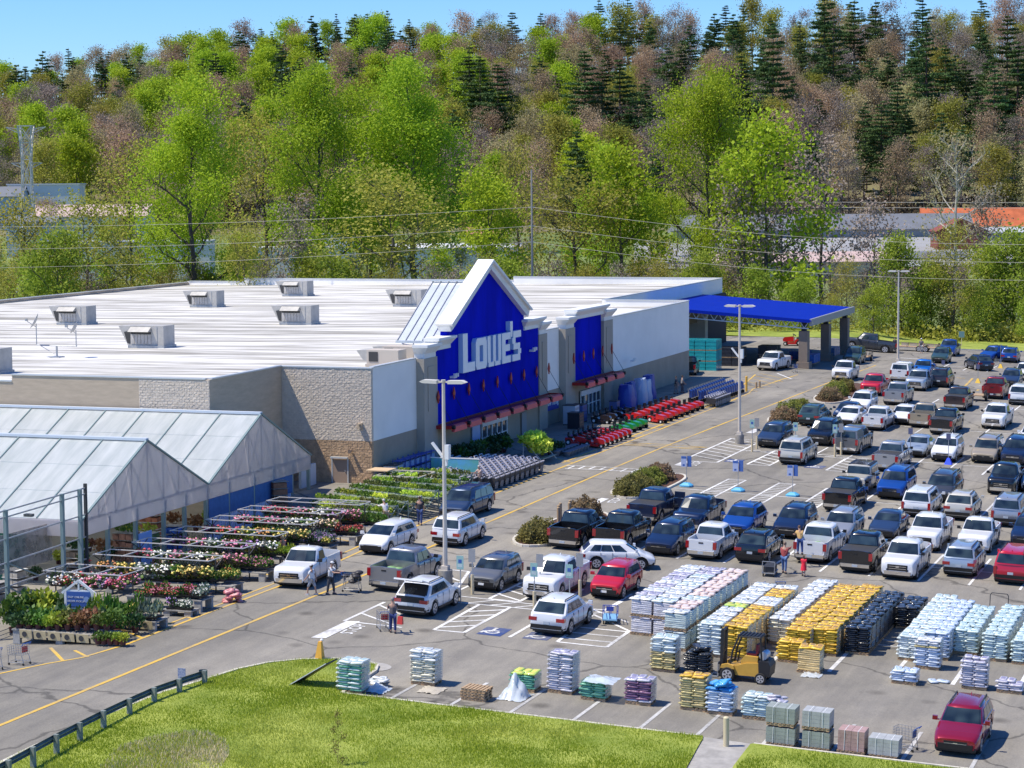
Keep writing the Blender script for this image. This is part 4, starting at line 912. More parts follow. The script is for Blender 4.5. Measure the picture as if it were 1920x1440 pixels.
 for xw in(xa,xr):
  for sd in(1,-1):
   w_=P.add('wheel',tm,(xw,sd*(hw-.135),r),(0,0,0 if sd>0 else math.pi));P.add('rim',rm,par=w_)
 zn=s['nose'];w1=hw*.9
 big=bool(bed)or box
 for sd in(1,-1):
  m=MB();ht=.2 if big else .13;zz=zn-.02 if not big else zn-.08
  if box:m.cyl((hl-.03,sd*w1*.6,zn-.12),(hl+.02,sd*w1*.6,zn-.12),.11,n=10)
  else:m.hexa([(hl-.34,sd*(hw*.955),zz-.02),(hl+.012,sd*hw*.52,zz-.03),(hl+.0,sd*hw*.52,zz-.03),(hl-.3,sd*(hw*.7),zz-.02),(hl-.40,sd*(hw*.965),zz+ht*.8),(hl-.05,sd*hw*.56,zz+ht*.62),(hl-.12,sd*hw*.56,zz+ht*.6),(hl-.35,sd*(hw*.7),zz+ht*.8)])
  P.add('headlight',m.mesh('headlight',LWHITE))
  m=MB();zt=s['tail']
  if bed:m.bb(-hl-.012,sd*hw*.76,zt-.48,-hl+.14,sd*hw*.965,zt-.06)
  elif kind in('van','boxsuv','jeep','soul'):m.bb(-hl-.012,sd*hw*.78,zt-.45,-hl+.16,sd*hw*.955,zt+.02)
  else:m.bb(-hl-.008,sd*hw*.52,zt-.28,-hl+.24,sd*hw*.958,zt-.1)
  P.add('tail_light',m.mesh('tail_light',LRED))
  m=MB();m.box((a-.12,sd*(hw+.13),belt+.1),(.14,.2,.17));m.box((a-.08,sd*(hw+.02),belt+.05),(.06,.16,.05));P.add('mirror',m.mesh('mirror',BODY if not big else BLACK),key=None if big else 'body')
 m=MB();gh_=.42 if big else .2;gw=.56 if big else .5;m.bb(hl-.1,-hw*gw,zn-.06-gh_,hl+.012,hw*gw,zn-.03);m.bb(hl-.1,-hw*.62,.58,hl+.008,hw*.62,.66)if big else m.bb(hl-.1,-hw*.55,.42,hl+.014,hw*.55,.54);P.add('grille',m.mesh('grille',BLACK))
 m=MB()
 for k in range(3 if big else 2):m.bb(hl+.005,-hw*.48,zn-.15-gh_*.3*k,hl+.025,hw*.48,zn-.12-gh_*.3*k)
 m.bb(hl+.012,-.09,zn-.2,hl+.035,.09,zn-.1);P.add('grille_bar',m.mesh('grille_bar',CHROME))
 bm_=CHROME if bed else BLACK
 m=MB();m.hexa([(hl-.35,-hw*.93,.36),(hl-.35,hw*.93,.36),(hl+.04,hw*.72,.36),(hl+.04,-hw*.72,.36),(hl-.35,-hw*.95,.6),(hl-.35,hw*.95,.6),(hl+.055,hw*.74,.56),(hl+.055,-hw*.74,.56)][::1]if 0 else[(hl+.04,-hw*.72,.34),(hl+.04,hw*.72,.34),(hl-.35,hw*.945,.36),(hl-.35,-hw*.945,.36),(hl+.055,-hw*.74,.56),(hl+.055,hw*.74,.56),(hl-.35,hw*.965,.58),(hl-.35,-hw*.965,.58)])
 P.add('front_bumper',m.mesh('front_bumper',bm_ if(bed or box)else BLACK))
 m=MB();m.hexa([(-hl+.3,-hw*.95,.38),(-hl+.3,hw*.95,.38),(-hl-.05,hw*.8,.4),(-hl-.05,-hw*.8,.4),(-hl+.3,-hw*.965,.58),(-hl+.3,hw*.965,.58),(-hl-.07,hw*.82,.6),(-hl-.07,-hw*.82,.6)][::1]);P.add('rear_bumper',m.mesh('rear_bumper',bm_))
 m=MB();m.bb(-hl-.085 if bed else-hl-.02,-.16,.62 if not bed else .43,-hl-.07 if bed else-hl-.005,.16,.76 if not bed else .56);P.add('licence_plate',m.mesh('licence_plate',M('plate',(.45,.5,.55),.4)if kind=='suv' else bpy.data.materials.get('plate')or WHITE))
 m=MB();m.bb(hl+.058,-.16,.4,hl+.068,.16,.52);P.add('front_plate',m.mesh('front_plate',WHITE))if kind in('soul',)else None
 if bed:
  m=MB();m.bb(-hl-.012,-hw*.75,.66,-hl+.02,hw*.75,s['tail']-.01);P.add('tailgate',m.mesh('tailgate',BODY),key='body')
  m=MB();m.bb(-hl-.025,-.14,s['tail']-.18,-hl-.013,.14,s['tail']-.1);P.add('tailgate_handle',m.mesh('tailgate_handle',BLACK))
  m=MB();m.bb(-hl+.12,-hw*.86,.785,d-.1,hw*.86,.8);P.add('bed_liner',m.mesh('bed_liner',DARK))
 elif kind=='jeep':
  m=MB();m.cyl((-hl-.0,0,1.0),(-hl-.22,0,1.0),.38,n=14);P.add('spare_wheel',m.mesh('spare_wheel',RUBBER))
  m=MB()
  for xw in(xa,xr):
   for sd in(1,-1):m.bb(xw-.5,sd*hw*.84,r+Ra-.03,xw+.5,sd*(hw+.1),r+Ra+.05)
  P.add('wheel_arch',m.mesh('wheel_arch',BLACK))
  m=MB();m.bb(b-.1,-wr*.97,zr-.02,c+.02,wr*.97,zr+.05);P.add('soft_top',m.mesh('soft_top',BLACK))
 m=MB()
 for sd in(1,-1):
  m.bb(xr+Ra+.02,sd*hw*.94,.28,xa-Ra-.02,sd*(hw*.995),.40)
 P.add('sill',m.mesh('sill',BLACK));m=MB();nd=[lerp((a+b)/2,(c+d)/2,t)for t in((.12,.93)if s.get('reg')else(.12,.55,.95)if bed else(.12,.43,.70))]
 for sd in(1,-1):
  for x in nd:m.bb(x-.008,sd*hw*.97,.45 if abs(x-xr)>Ra else r+Ra+.03,x+.008,sd*(hw*1.003),belt-.06)
 P.add('door_seam',m.mesh('door_seam',BLACK));m=MB()
 for sd in(1,-1):
  for x in nd[1:]:m.bb(x+.07,sd*hw*.99,belt-.22,x+.27,sd*(hw*1.012),belt-.18)
 P.add('door_handle',m.mesh('door_handle',CHROME if bed else BODY),key=None if bed else 'body')
 if s.get('rails'):
  for sd in(1,-1):m=MB();m.beam((b-.15,sd*wr*.86,zr+.07),(c+.05,sd*wr*.86,zr+.07),.04,.04);m.beam((b-.15,sd*wr*.86,zr+.07),(b-.02,sd*wr*.86,zr),.04);m.beam((c+.05,sd*wr*.86,zr+.07),(c-.02,sd*wr*.86,zr-.02),.04);P.add('roof_rail',m.mesh('roof_rail',DARK))
 m=MB();m.hexa([(c+.15,-.03,zr+.03),(c+.25,-.02,zr+.03),(c+.25,.02,zr+.03),(c+.15,.03,zr+.03),(c+.1,-.01,zr+.12),(c+.16,-.01,zr+.1),(c+.16,.01,zr+.1),(c+.1,.01,zr+.12)]);P.add('antenna',m.mesh('antenna',BODY),key='body')
 P.s=s;return P
CARP={k:make_car(k)for k in CT}
# add-ons for pickups
def cover(P,m_=DARK):s=P.s;m=MB();m.bb(-s['L']/2+.08,-s['W']*.455,s['tail']+.0,s['d']-.08,s['W']*.455,s['tail']+.035);return m.mesh('bed_cover',m_)
def cap(P):
 s=P.s;m=MB();w=s['W']/2;m.hexa([(-s['L']/2+.08,-w*.93,s['tail']),(s['d']-.08,-w*.93,s['tail']),(s['d']-.08,w*.93,s['tail']),(-s['L']/2+.08,w*.93,s['tail']),(-s['L']/2+.3,-w*.78,s['H']-.03),(s['d']-.05,-w*.78,s['H']-.03),(s['d']-.05,w*.78,s['H']-.03),(-s['L']/2+.3,w*.78,s['H']-.03)]);return m.mesh('bed_cap',BODY)
def car(kind,x,y,d,col,lb,cat=None,top=None,extra=None,rz=0,centre=False):
 P=CARP[kind];L=P.s['L'];cat=cat or('pickup truck' if P.s.get('bed')else 'minivan' if kind=='van' else 'suv' if kind in('suv','boxsuv','cross','jeep')else 'car')
 rot=(0 if d=='B' else math.pi)+math.radians(rz)
 nm={'pickup truck':'pickup_truck','minivan':'minivan','suv':'sport_utility_vehicle','car':'parked_car'}[cat]
 t=put(P,nm,lb,cat,x,y,rot,'vehicles in the parking lot',{'body':PAINT[col]},real=True)
 if not centre:t.matrix_world=Matrix.Translation((t.matrix_world.to_3x3()@Vector((L/2+.25,0,0)))*(1 if d=='B' else-1))@t.matrix_world
 if extra=='cover':mesh_obj('bed_cover',cover(P),t)
 if extra=='cap':
  o=mesh_obj('bed_cap',cap(P),t);o.material_slots[0].link='OBJECT';o.material_slots[0].material=PAINT[col];s=P.s;w=s['W']/2
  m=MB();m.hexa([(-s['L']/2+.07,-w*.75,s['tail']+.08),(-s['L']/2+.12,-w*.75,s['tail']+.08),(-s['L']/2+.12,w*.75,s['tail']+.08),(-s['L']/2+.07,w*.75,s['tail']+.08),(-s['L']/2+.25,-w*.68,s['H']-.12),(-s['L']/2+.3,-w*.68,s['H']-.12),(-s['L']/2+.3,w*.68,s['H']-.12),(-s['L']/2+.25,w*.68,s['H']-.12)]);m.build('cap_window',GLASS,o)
 if extra=='load':
  m=MB();rr=random.Random(int(x*10))
  for k in range(6):m.ball((-L/2+.6+rr.uniform(0,1.3),rr.uniform(-.5,.5),.95),.38,.3,.16,8,4)
  m.build('cargo',M('sack_green',(.22,.38,.16),.5),t,smooth=60)
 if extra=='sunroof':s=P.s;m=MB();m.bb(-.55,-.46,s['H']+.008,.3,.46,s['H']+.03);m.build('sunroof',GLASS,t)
 return t
CARS=[('wagon',94.9,13.3,'F','maroon','dark red wagon with roof rails standing alone at the bottom right corner','car'),('cross',110.1,36.75,'B','white','white crossover parked on the accessible stall with its back to the camera'),('soul',120.1,44.0,'F','grey','dark grey boxy hatchback facing the camera beside the accessible signs'),('pickup',119.1,40.2,'F','white','white pickup truck with black grille between the grey and the red boxy cars'),('soul',121.4,37.0,'F','red','bright red boxy hatchback facing the camera beside the blue flat cart','car'),('pickup',136.2,44.3,'B','black','black pickup truck with open bed next to the round shrub island'),('pickup',137.4,41.6,'B','black','black pickup truck with pale sack in its bed, second from the shrub island'),('pickup',148.7,42.6,'B','navy','dark blue pickup with bed cover and an opened driver door',None,None,'cover'),('pickup',147.3,39.0,'F','navy','dark blue crew cab pickup facing the camera in front of the ladder hatching'),('suv',137.0,38.1,'F','navy','dark blue suv facing the camera left of the white pickup with open bed'),('cross',147.2,35.6,'F','blue','deep blue crossover behind the white pickup with open bed'),('midpickup',136.9,35.3,'B','white','white midsize pickup with small load in its bed, back to the camera'),('cross',137.2,32.2,'B','black','black crossover with glossy tailgate beside the people loading a truck'),('suv',148.1,32.2,'F','navy','dark blue suv with white lower bumper behind the woman in the truck bed'),('pickup',139.3,28.8,'B','white','white pickup with tailgate down being loaded by three people',None,None,'load'),('suv',148.1,28.9,'F','silver','silver suv with green tinted windscreen behind the loaded white pickup'),('sedan',151.3,26.3,'F','slate','dark blue sedan behind the black pickup with flat bed cover'),('pickup',137.2,25.5,'B','black','black pickup with flat bed cover and red sticker in the rear window',None,None,'cover'),('pickup',136.2,22.7,'F','white','big white crew cab pickup with chrome grille facing the camera'),('pickup',147.7,23.0,'F','white','white pickup with orange reflection in the screen, behind the big chrome grille pickup'),('suv',139.2,19.4,'B','ltblue','pale silver suv with roof rails between the white pickup and the red suv'),('regcab',148.7,19.8,'F','white','plain white work pickup behind the pale silver suv'),('boxsuv',138.1,16.1,'B','red','red suv with roof rack and silver bumper at the right edge'),('wagon',153.0,16.9,'F','navy','dark blue car cut off by the right edge behind the red suv','car'),('pickup',162.0,31.5,'B','black','black pickup with red tail lights covering the end of the ladder hatching',None,None,'cover'),('jeep',172.5,32.2,'F','cream','cream off-road jeep with black top facing the camera'),('boxsuv',170.8,29.1,'F','blue','dark blue suv with chrome slot grille right of the cream jeep'),('van',171.3,25.5,'F','graphite','dark grey minivan facing the camera behind the white minivan'),('van',162.7,25.8,'B','white','white minivan with roof rails, back to the camera'),('cross',162.9,22.8,'B','cream','pearl white crossover, back to the camera, right of the white minivan'),('boxsuv',161.6,19.2,'B','silver','silver suv with blue tinted roof, back to the camera at the right'),('pickup',178.3,21.6,'F','black','black crew cab pickup facing the camera with sun glint on its grille'),('wagon',181.0,19.4,'F','ltblue','pale blue car half hidden behind the black glinting pickup','car'),('boxsuv',186.8,40.3,'B','cream','off-white suv with roof rack on the hatched bay, back to the camera'),('suv',197.5,44.7,'F','slate','blue grey suv facing the camera just right of the second light pole'),('boxsuv',202.0,41.0,'F','black','black suv with blue reflections behind the off-white suv'),('pickup',196.9,37.5,'B','grey','grey pickup with matching bed cap behind the two cream bollards',None,None,'cap'),('pickup',187.1,32.3,'B','silver','silver crew cab pickup with blue bed cover, back to the camera',None,None,'cover'),('sedan',198.4,31.7,'F','ltblue','pale blue sedan behind the silver crew cab pickup'),('suv',196.7,28.9,'F','white','white suv with chrome grille beside the small blue sign base'),('van',197.8,25.5,'F','tan','tan minivan facing the camera right of the white suv'),('boxsuv',198.0,23.0,'F','navy','dark blue pickup-nosed suv right of the tan minivan'),('suv',211.5,23.0,'F','white','white suv at the right edge behind the dark blue suv'),('sedan',223.5,42.9,'F','navy','dark blue sedan mostly hidden behind the black suv'),('cross',217.4,45.1,'B','green','pale green wagon-like crossover beside the shrub island',None),('sedan',219.7,41.9,'F','white','white coupe with low roof left of the white pickup'),('midpickup',217.5,38.8,'B','white','white pickup with empty black bed in the middle of the fifth row'),('sedan',224.5,37.3,'F','white','white sedan facing the camera right of the white pickup with empty bed'),('regcab',223.0,35.1,'B','tan','tan pickup with open tailgate end and red lights'),('pickup',217.8,32.2,'B','black','black pickup with dark bed cover and a red sticker',None,None,'cover'),('pickup',226.3,28.3,'F','white','lifted white pickup with brush guard facing the camera'),('suv',233.5,43.1,'F','white','white suv just in front of the far shrub island'),('pickup',243.8,41.2,'B','silver','silver white pickup, back to the camera, right of the red pickup'),('pickup',253.1,45.4,'F','red','bright red old pickup beside the far shrub island'),('pickup',242.5,34.4,'B','brown','dark brown pickup with bed cover standing alone in its row',None,None,'cover'),('pickup',258.5,32.4,'B','dred','dark red pickup with a loaded utility trailer behind it',None,None,'load'),('boxsuv',253.1,28.8,'B','white','white suv cut off by the right edge, back to the camera'),('pickup',262.5,41.8,'F','ltblue','pale blue pickup towing a small trailer behind the silver pickup'),('pickup',272.5,45.3,'B','white','white pickup with ladder rack near the third light pole',None,None,'cap'),('midpickup',280.8,44.0,'F','bright','bright blue pickup facing the camera right of the third light pole'),('boxsuv',268.9,40.0,'B','brown','brown suv with pale roof, back to the camera'),('suv',275.0,32.4,'F','slate','blue grey suv facing the camera near the yellow sign base'),('midpickup',285.5,31.9,'F','white','white pickup partly hidden behind the blue grey suv at the right edge'),('suv',304.8,45.3,'F','green','dark green suv with tan side behind the brown suv'),('pickup',318.3,46.2,'F','blue','blue and tan pickup near the far grass verge'),('suv',313.3,37.0,'B','blue','deep blue suv, back to the camera, beside the yellow post'),]  # ground positions here and elsewhere computed beforehand from image pixels
for c in CARS:car(*c[:6],*(c[6:]))
# moving or angled ones (centre coordinates, extra rotation)
car('cross',114.3,44.9,'B','white','white crossover with its rear hatch raised beside the stop marking',centre=True,rz=0)
car('pickup',121.0,48.9,'B','mid','silver grey pickup with green sacks in its bed behind the first light pole',extra='load',centre=True,rz=-1)
car('mpv',131.2,54.2,'F','white','white rounded hatchback driving past the flower racks',cat='car',centre=True,rz=-2)
car('suv',136.3,51.3,'B','white','white suv with black rear window driving away behind the light pole',centre=True,rz=1)
car('van',147.7,55.0,'F','slate','dark blue minivan rolling towards the camera in front of the parked carts',centre=True,rz=0)
car('regcab',119.0,54.3,'F','white','white single cab pickup stopped next to the flower tables',centre=True,rz=4)
car('hatch',132.4,39.4,'B','white','small white hatchback turning out sideways behind the red car',cat='car',centre=True,rz=-68)
car('pickup',273.0,51.9,'F','white','white pickup driving along the store road towards the camera',centre=True)
car('boxsuv',297.5,55.4,'F','green','dark green suv pulling a small trailer past the canopy',centre=True)
car('pickup',277.0,61.7,'F','white','white pickup parked under the edge of the blue canopy',centre=True,rz=-8)
car('cross',299.3,39.2,'B','navy','dark blue crossover crossing the far aisle at an angle',centre=True,rz=28)
car('suv',316.5,39.3,'B','blue','blue suv turning near the yellow post',centre=True,rz=160)
car('regcab',264.8,69.6,'B','black','dark pickup tucked behind the far corner of the store',centre=True,rz=10)
big=car('pickup',319.5,57.2,'F','graphite','tall lifted dark grey pickup seen side on before the grass verge',centre=True,rz=-88);big.scale=(1.12,1.08,1.1)
# raised hatch of the white crossover
t=[o for o in S.objects if o.get('label','').startswith('white crossover with its rear hatch raised')][0]
m=MB();m.hexa([(-1.6,-.72,1.66),(-1.6,.72,1.66),(-2.75,.78,1.98),(-2.75,-.78,1.98),(-1.6,-.72,1.72),(-1.6,.72,1.72),(-2.72,.78,2.06),(-2.72,-.78,2.06)]);o=m.build('tailgate',PAINT['white'],t)
m=MB();m.face([(-2.405,-.8,.78),(-2.405,-.76,1.1),(-2.405,.76,1.1),(-2.405,.8,.78)][::-1]);m.face([(-2.23,-.74,1.12),(-2.2,.74,1.12),(-1.62,.66,1.62),(-1.62,-.66,1.62)][::-1]);m.build('cargo_shade',BLACK,t)  # flat black faces stand in for the shade inside the hold
# opened driver door
t=[o for o in S.objects if 'opened driver door' in o.get('label','')][0]
m=MB();m.box((.8,-1.5,.95),(.08,.95,.75));m.box((.8,-1.4,1.55),(.05,.7,.4));m.build('door',PAINT['navy'],t)
# trailers
def trailer(x,y,rz_,L,lb,mesh_sides=True,wheel=.34,boards=True):
 t=thing('utility_trailer',lb,'trailer',x,y,rz_,'utility trailers',real=True)
 m=MB();m.bb(-L/2,-.9,.5,L/2,.9,.58);m.beam((L/2,0,.5),(L/2+1.2,0,.5),.1);m.build('deck',WOOD,t)
 m=MB()
 for sy in(-.9,.9):
  m.beam((-L/2,sy,.95),(L/2,sy,.95),.05)
  for k in range(5):m.beam((-L/2+L*k/4,sy,.5),(-L/2+L*k/4,sy,.95),.05)
 if mesh_sides:
  for k in range(6):m.beam((-L/2,-.9+.36*k,.5),(-L/2,-.9+.36*k,1.7),.04)
  m.beam((-L/2,-.9,1.7),(-L/2,.9,1.7),.05);m.beam((-L/2,-.9,1.1),(-L/2,.9,1.1),.04)
 m.build('rail',DARK,t)
 tm,rm=WM[CT['suv']['r']]
 for sy in(-1,1):
  for dx in((-.4,.4)if L>4 else(0,)):w=mesh_obj('wheel',tm,t,(dx,sy*1.02,.36),(0,0,0 if sy>0 else math.pi));mesh_obj('rim',rm,w)
 return t
trailer(302.8,55.2,math.pi,3.0,'small caged trailer behind the dark green suv');trailer(270.4,42.3,math.pi,2.6,'low trailer behind the pale blue pickup',False);trailer(325.4,50.6,math.radians(92),7.5,'long flat trailer with cream side boards behind the lifted pickup',False);trailer(256.6,33.9,math.pi,2.0,'short trailer with scrap behind the dark red pickup',False)
t=thing('board_stack','row of cream boards along the long flat trailer','boards',326.6,50.4,math.radians(92))
for k in range(6):m=MB();m.bb(-3.6+1.2*k,-.05,.6,-2.5+1.2*k,.05,1.1);m.build('board',M('cream_board',(.62,.55,.42),.7)if k==0 else bpy.data.materials['cream_board'],t)
# ---------------------------------------------------------------- bagged goods on pallets
def bag_mesh(lx,ly,h,name,mat,seed=0,nx=6,ny=5):
 rr=random.Random(seed);m=MB();top=[];bot=[]
 for i in range(nx+1):
  for j in range(ny+1):
   u,v=2*i/nx-1,2*j/ny-1;u=math.copysign(abs(u)**.72,u);v=math.copysign(abs(v)**.72,v);e=max(0,1-abs(u)**5)*max(0,1-abs(v)**5);e=e**.38
   sx=lx/2*(u-.03*u*v*v);sy=ly/2*(v-.03*v*u*u);d=rr.uniform(-.01,.012)if e>0 else 0
   top.append((sx,sy,h/2+h/2*(.5*(abs(u)<.99)*(abs(v)<.99)+.5*e)+d));bot.append((sx,sy,h/2-h/2*(.5*(abs(u)<.99)*(abs(v)<.99)+.45*e)))
 n=len(top);m.v=top+bot
 for i in range(nx):
  for j in range(ny):
   a=i*(ny+1)+j;m.f.append((a,a+ny+1,a+ny+2,a+1));m.m.append(0);m.f.append((n+a,n+a+1,n+a+ny+2,n+a+ny+1));m.m.append(0)
 me=m.mesh(name,mat);bm=bmesh.new();bm.from_mesh(me);bmesh.ops.remove_doubles(bm,verts=bm.verts,dist=.001);bm.to_mesh(me);bm.free()
 me.polygons.foreach_set('use_smooth',[True]*len(me.polygons));return me
def bagmat(name,col,col2=None,ring=None,rough=.35,band=None,logo=None):
 """printed plastic sack: base colour, a printed panel or ring in the sack's own coordinates"""
 m=M(name,col,rough,bump=.5,bs=9,coat=.25,var=.10,vs=5,obj=.09);t=m.node_tree;b=t.nodes['Principled BSDF']
 src=b.inputs['Base Color'].links[0].from_socket
 tc=t.nodes.new('ShaderNodeTexCoord');sx=t.nodes.new('ShaderNodeSeparateXYZ');t.links.new(tc.outputs['Object'],sx.inputs[0])
 def mix(fac,col):
  nonlocal src
  x=t.nodes.new('ShaderNodeMix');x.data_type='RGBA';t.links.new(fac,x.inputs[0]);t.links.new(src,x.inputs[6]);x.inputs[7].default_value=(*col,1);src=x.outputs[2]
 def mth(op,a,v=None,b_=None):
  q=t.nodes.new('ShaderNodeMath');q.operation=op;t.links.new(a,q.inputs[0])
  if b_ is not None:t.links.new(b_,q.inputs[1])
  elif v is not None:q.inputs[1].default_value=v
  return q.outputs[0]
 if col2:
  fx=mth('LESS_THAN',mth('ABSOLUTE',sx.outputs[0]),.20);fy=mth('LESS_THAN',mth('ABSOLUTE',sx.outputs[1]),.11);mix(mth('MULTIPLY',fx,None,fy),col2)
 if ring:
  d=mth('SQRT',mth('ADD',mth('MULTIPLY',sx.outputs[0],None,sx.outputs[0]),None,mth('MULTIPLY',sx.outputs[1],None,sx.outputs[1])))
  a=mth('LESS_THAN',d,.13);c=mth('GREATER_THAN',d,.08);mix(mth('MULTIPLY',a,None,c),ring)
 t.links.new(src,b.inputs['Base Color']);return m
BG=dict(lav=bagmat('bag_lavender',(.58,.56,.62),(.30,.27,.38)),purple=bagmat('bag_purple',(.26,.13,.22),(.45,.38,.45)),white=bagmat('bag_white',(.80,.80,.78),(.42,.47,.47)),pink=bagmat('bag_pink',(.66,.50,.44),(.80,.72,.66)),yellow=bagmat('bag_yellow',(.80,.50,.045),(.42,.23,.03)),black=bagmat('bag_black',(.022,.025,.03),(.06,.07,.09),rough=.25),blue=bagmat('bag_pale_blue',(.62,.70,.80),None,(.16,.26,.46)),teal=bagmat('bag_pale_teal',(.58,.70,.68),None,(.12,.28,.30)),green=bagmat('bag_green',(.15,.42,.28),(.45,.6,.5)),seag=bagmat('bag_white_green',(.70,.76,.73),(.40,.52,.50)),cream=bagmat('bag_cream',(.74,.70,.55),(.5,.43,.25)),sky=bagmat('bag_bright_blue',(.04,.27,.62),(.15,.45,.75)),straw=bagmat('bag_straw',(.62,.50,.22),(.3,.24,.1)),lime=bagmat('bag_lime',(.45,.62,.12),(.75,.65,.1)))
SIDE={k:M('wrapped_'+k,c,.3,coat=.4,bump=.35,bs=7,var=.16,vs=3,stretch=(1,1,4))for k,c in dict(lav=(.56,.55,.60),purple=(.38,.28,.34),white=(.66,.69,.68),pink=(.56,.53,.52),yellow=(.68,.50,.22),black=(.03,.033,.04),blue=(.56,.63,.70),teal=(.52,.61,.60),green=(.3,.5,.4),seag=(.52,.60,.57),cream=(.66,.61,.47),sky=(.25,.4,.6),straw=(.55,.45,.25),lime=(.45,.55,.25)).items()}
WRAP=M('stretch_wrap',(.62,.68,.68),.25,coat=.6,alpha=.6,var=.1,vs=3,bump=.4,bs=6)
FILM=M('stretch_film',(.7,.74,.76),.2,coat=.6,alpha=.22)
def pallet_mesh():
 m=MB()
 for k in range(7):m.bb(-.6+k*.18,-.5,.115,-.6+k*.18+.12,.5,.135)
 for y in(-.48,-.045,.39):m.bb(-.6,y,.02,.6,y+.09,.112)
 for k in(0,3,6):m.bb(-.6+k*.18,-.5,0,-.6+k*.18+.12,.5,.018)
 return m.mesh('pallet',WOOD)
PALM=pallet_mesh()
BMESH={}
def bagm(key,v=0):
 if(key,v)not in BMESH:BMESH[(key,v)]=bag_mesh(.645,.415,.122,'bag',BG[key],v)
 return BMESH[(key,v)]
LY=.105
# a layer: 5 sacks, 3 across + 2 along, mirrored on alternate layers (long side along y = 1.2, x = 1.02)
def layer_slots(flip):
 q=.09 if flip else-.03
 A=[(.2,-.4,0),(.2,0,0),(.2,.4,0),(-.31,-.3+q,1),(-.31,.3+q,1)]
 return[(x,y,(r_*math.pi/2))for x,y,r_ in A]
def core_mesh(n,key,w=1.16,d=1.0,h=LY):
 """wrapped lower load: bulging layers, joined"""
 k_=('core',n,key)
 if k_ in BMESH:return BMESH[k_]
 rr=random.Random(n);m=MB();rings=[]
 for i in range(n):
  for t,s in((0.0,.955),(.25,.995),(.75,.995),(1.0,.955)):
   z=.14+(i+t)*h;P=[]
   for(px,py)in((-1,-1),(-.33,-1),(.33,-1),(1,-1),(1,-.33),(1,.33),(1,1),(.33,1),(-.33,1),(-1,1),(-1,.33),(-1,-.33)):
    q=s if max(abs(px),abs(py))==1 else 1
    notch=.985 if abs(px)<.5 or abs(py)<.5 else .96
    P.append((px*d/2*q*notch+rr.uniform(-.008,.008),py*w/2*q*notch+rr.uniform(-.008,.008),z))
   rings.append(P)
 m.rings(rings,True,True);me=m.mesh('wrapped_load',SIDE[key],smooth=35);BMESH[k_]=me;return me
PALGRP='pallets of bagged garden goods'
def stack(x,y,h,key,lb,full=False,top=None,keys=None,grp=PALGRP,seed=None,rz_=0,z0=0,messy=False,base=True):
 """x,y = centre of the pallet; h = total height"""
 rr=random.Random(int(x*97+y*31)if seed is None else seed)
 t=thing('bag_pallet',lb,'pallet',x+rr.uniform(-.03,.03),y+rr.uniform(-.02,.02),math.radians(rr.uniform(-1.5,1.5))+rz_,grp)
 if z0:t.location.z+=z0*lam(x,y)
 if base:mesh_obj('pallet',PALM,t,rot=(0,0,math.pi/2))
 n=max(1,int(round((h-.14)/LY)));top=top or key
 lay0=0
 if not full:lay0=max(0,n-1);o=mesh_obj('wrapped_load',core_mesh(lay0,key),t);o['kind']='stuff'
 for i in range(lay0,n):
  kk=(keys[min(i,len(keys)-1)]if keys else key)if i<n-1 else top
  for(bx,by,br)in layer_slots(i%2):
   if messy and i==n-1 and rr.random()<.35:continue
   j=rr.uniform(-.03,.03);tp=1 if i<n-1 else 2.6;o=mesh_obj('bag',bagm(kk,rr.randrange(3)),t,(bx+j,by+rr.uniform(-.02,.02),.135+i*LY+(rr.uniform(0,.03)if tp>1 else 0)),(rr.uniform(-.03,.03)*tp,rr.uniform(-.03,.03)*tp,br+rr.uniform(-.06,.06)*tp+(math.pi if rr.random()<.5 else 0)))
 if full and n>4 and key!='black':
  zt=.14+n*LY
  for sy in(-1,1):
   m=MB()
   g_=[[(-.52+1.04*i/6,sy*(.615+.012*math.sin(j*2.4+i)),.16+(zt-.14)*j/8)for j in range(9)]for i in range(7)]
   for i in range(6):
    for j in range(8):m.face([g_[i][j],g_[i+1][j],g_[i+1][j+1],g_[i][j+1]])
   m.build('stretch_film',WRAP,t,smooth=80)
 return t
# long axis of a sack is x; in the slots above r=0 sacks lie along x
DX=1.3
def prow(name,xs,y,h,key,tops,n,nearfull=True,two=False):
 for k in range(n):
  x=xs+.55+DX*k;q=tops[k]if isinstance(tops,(list,tuple))else tops
  pos_='nearest' if k==0 else('farthest' if k==n-1 else ordn(k+1)+' nearest')
  if two:
   stack(x,y,h/2,key,'%s pallet, lower tier, %s'%(pos_,name),seed=k)
   stack(x,y,h/2,key,'%s pallet, upper tier, %s'%(pos_,name),top=q,z0=h/2,seed=k+50)
  else:stack(x,y,h,key,'%s pallet of the %s'%(pos_,name),full=(k==0 and nearfull),top=q)
prow('left lavender and white double-height row',113.1,32.35,2.0,'lav',['white','lav','white','lav','white','lav','lav','white','white'],9,two=True)
prow('middle white and lilac double-height row',113.0,31.1,2.0,'lav',['seag','white','white','white','seag','white','seag','lav','lav'],9,two=True)
prow('pink-topped double-height row with green sides',110.3,29.75,2.05,'seag',['white','pink','pink','seag','pink','pink','pink','pink','pink','pink','pink'],11,two=True)
prow('white row behind the forklift mast',109.7,27.75,1.75,'seag',['seag','white','white','white','lime','white','white','white','white','white'],10)
prow('yellow and white row behind the forklift cage',109.7,26.45,1.75,'yellow',['yellow','yellow','yellow','yellow','yellow','white','white','yellow','yellow','white'],10)
prow('white-topped row left of the yellow block',114.3,25.15,1.45,'cream','white',10)
prow('left half of the bright yellow block',112.0,23.7,1.35,'yellow','yellow',11)
prow('right half of the bright yellow block',112.8,22.45,1.35,'yellow','yellow',11)
prow('black bag row beside the yellow block',113.9,21.0,1.35,'black','black',9)
prow('short black row with yellow-green tags',121.8,19.7,1.15,'black','black',3)
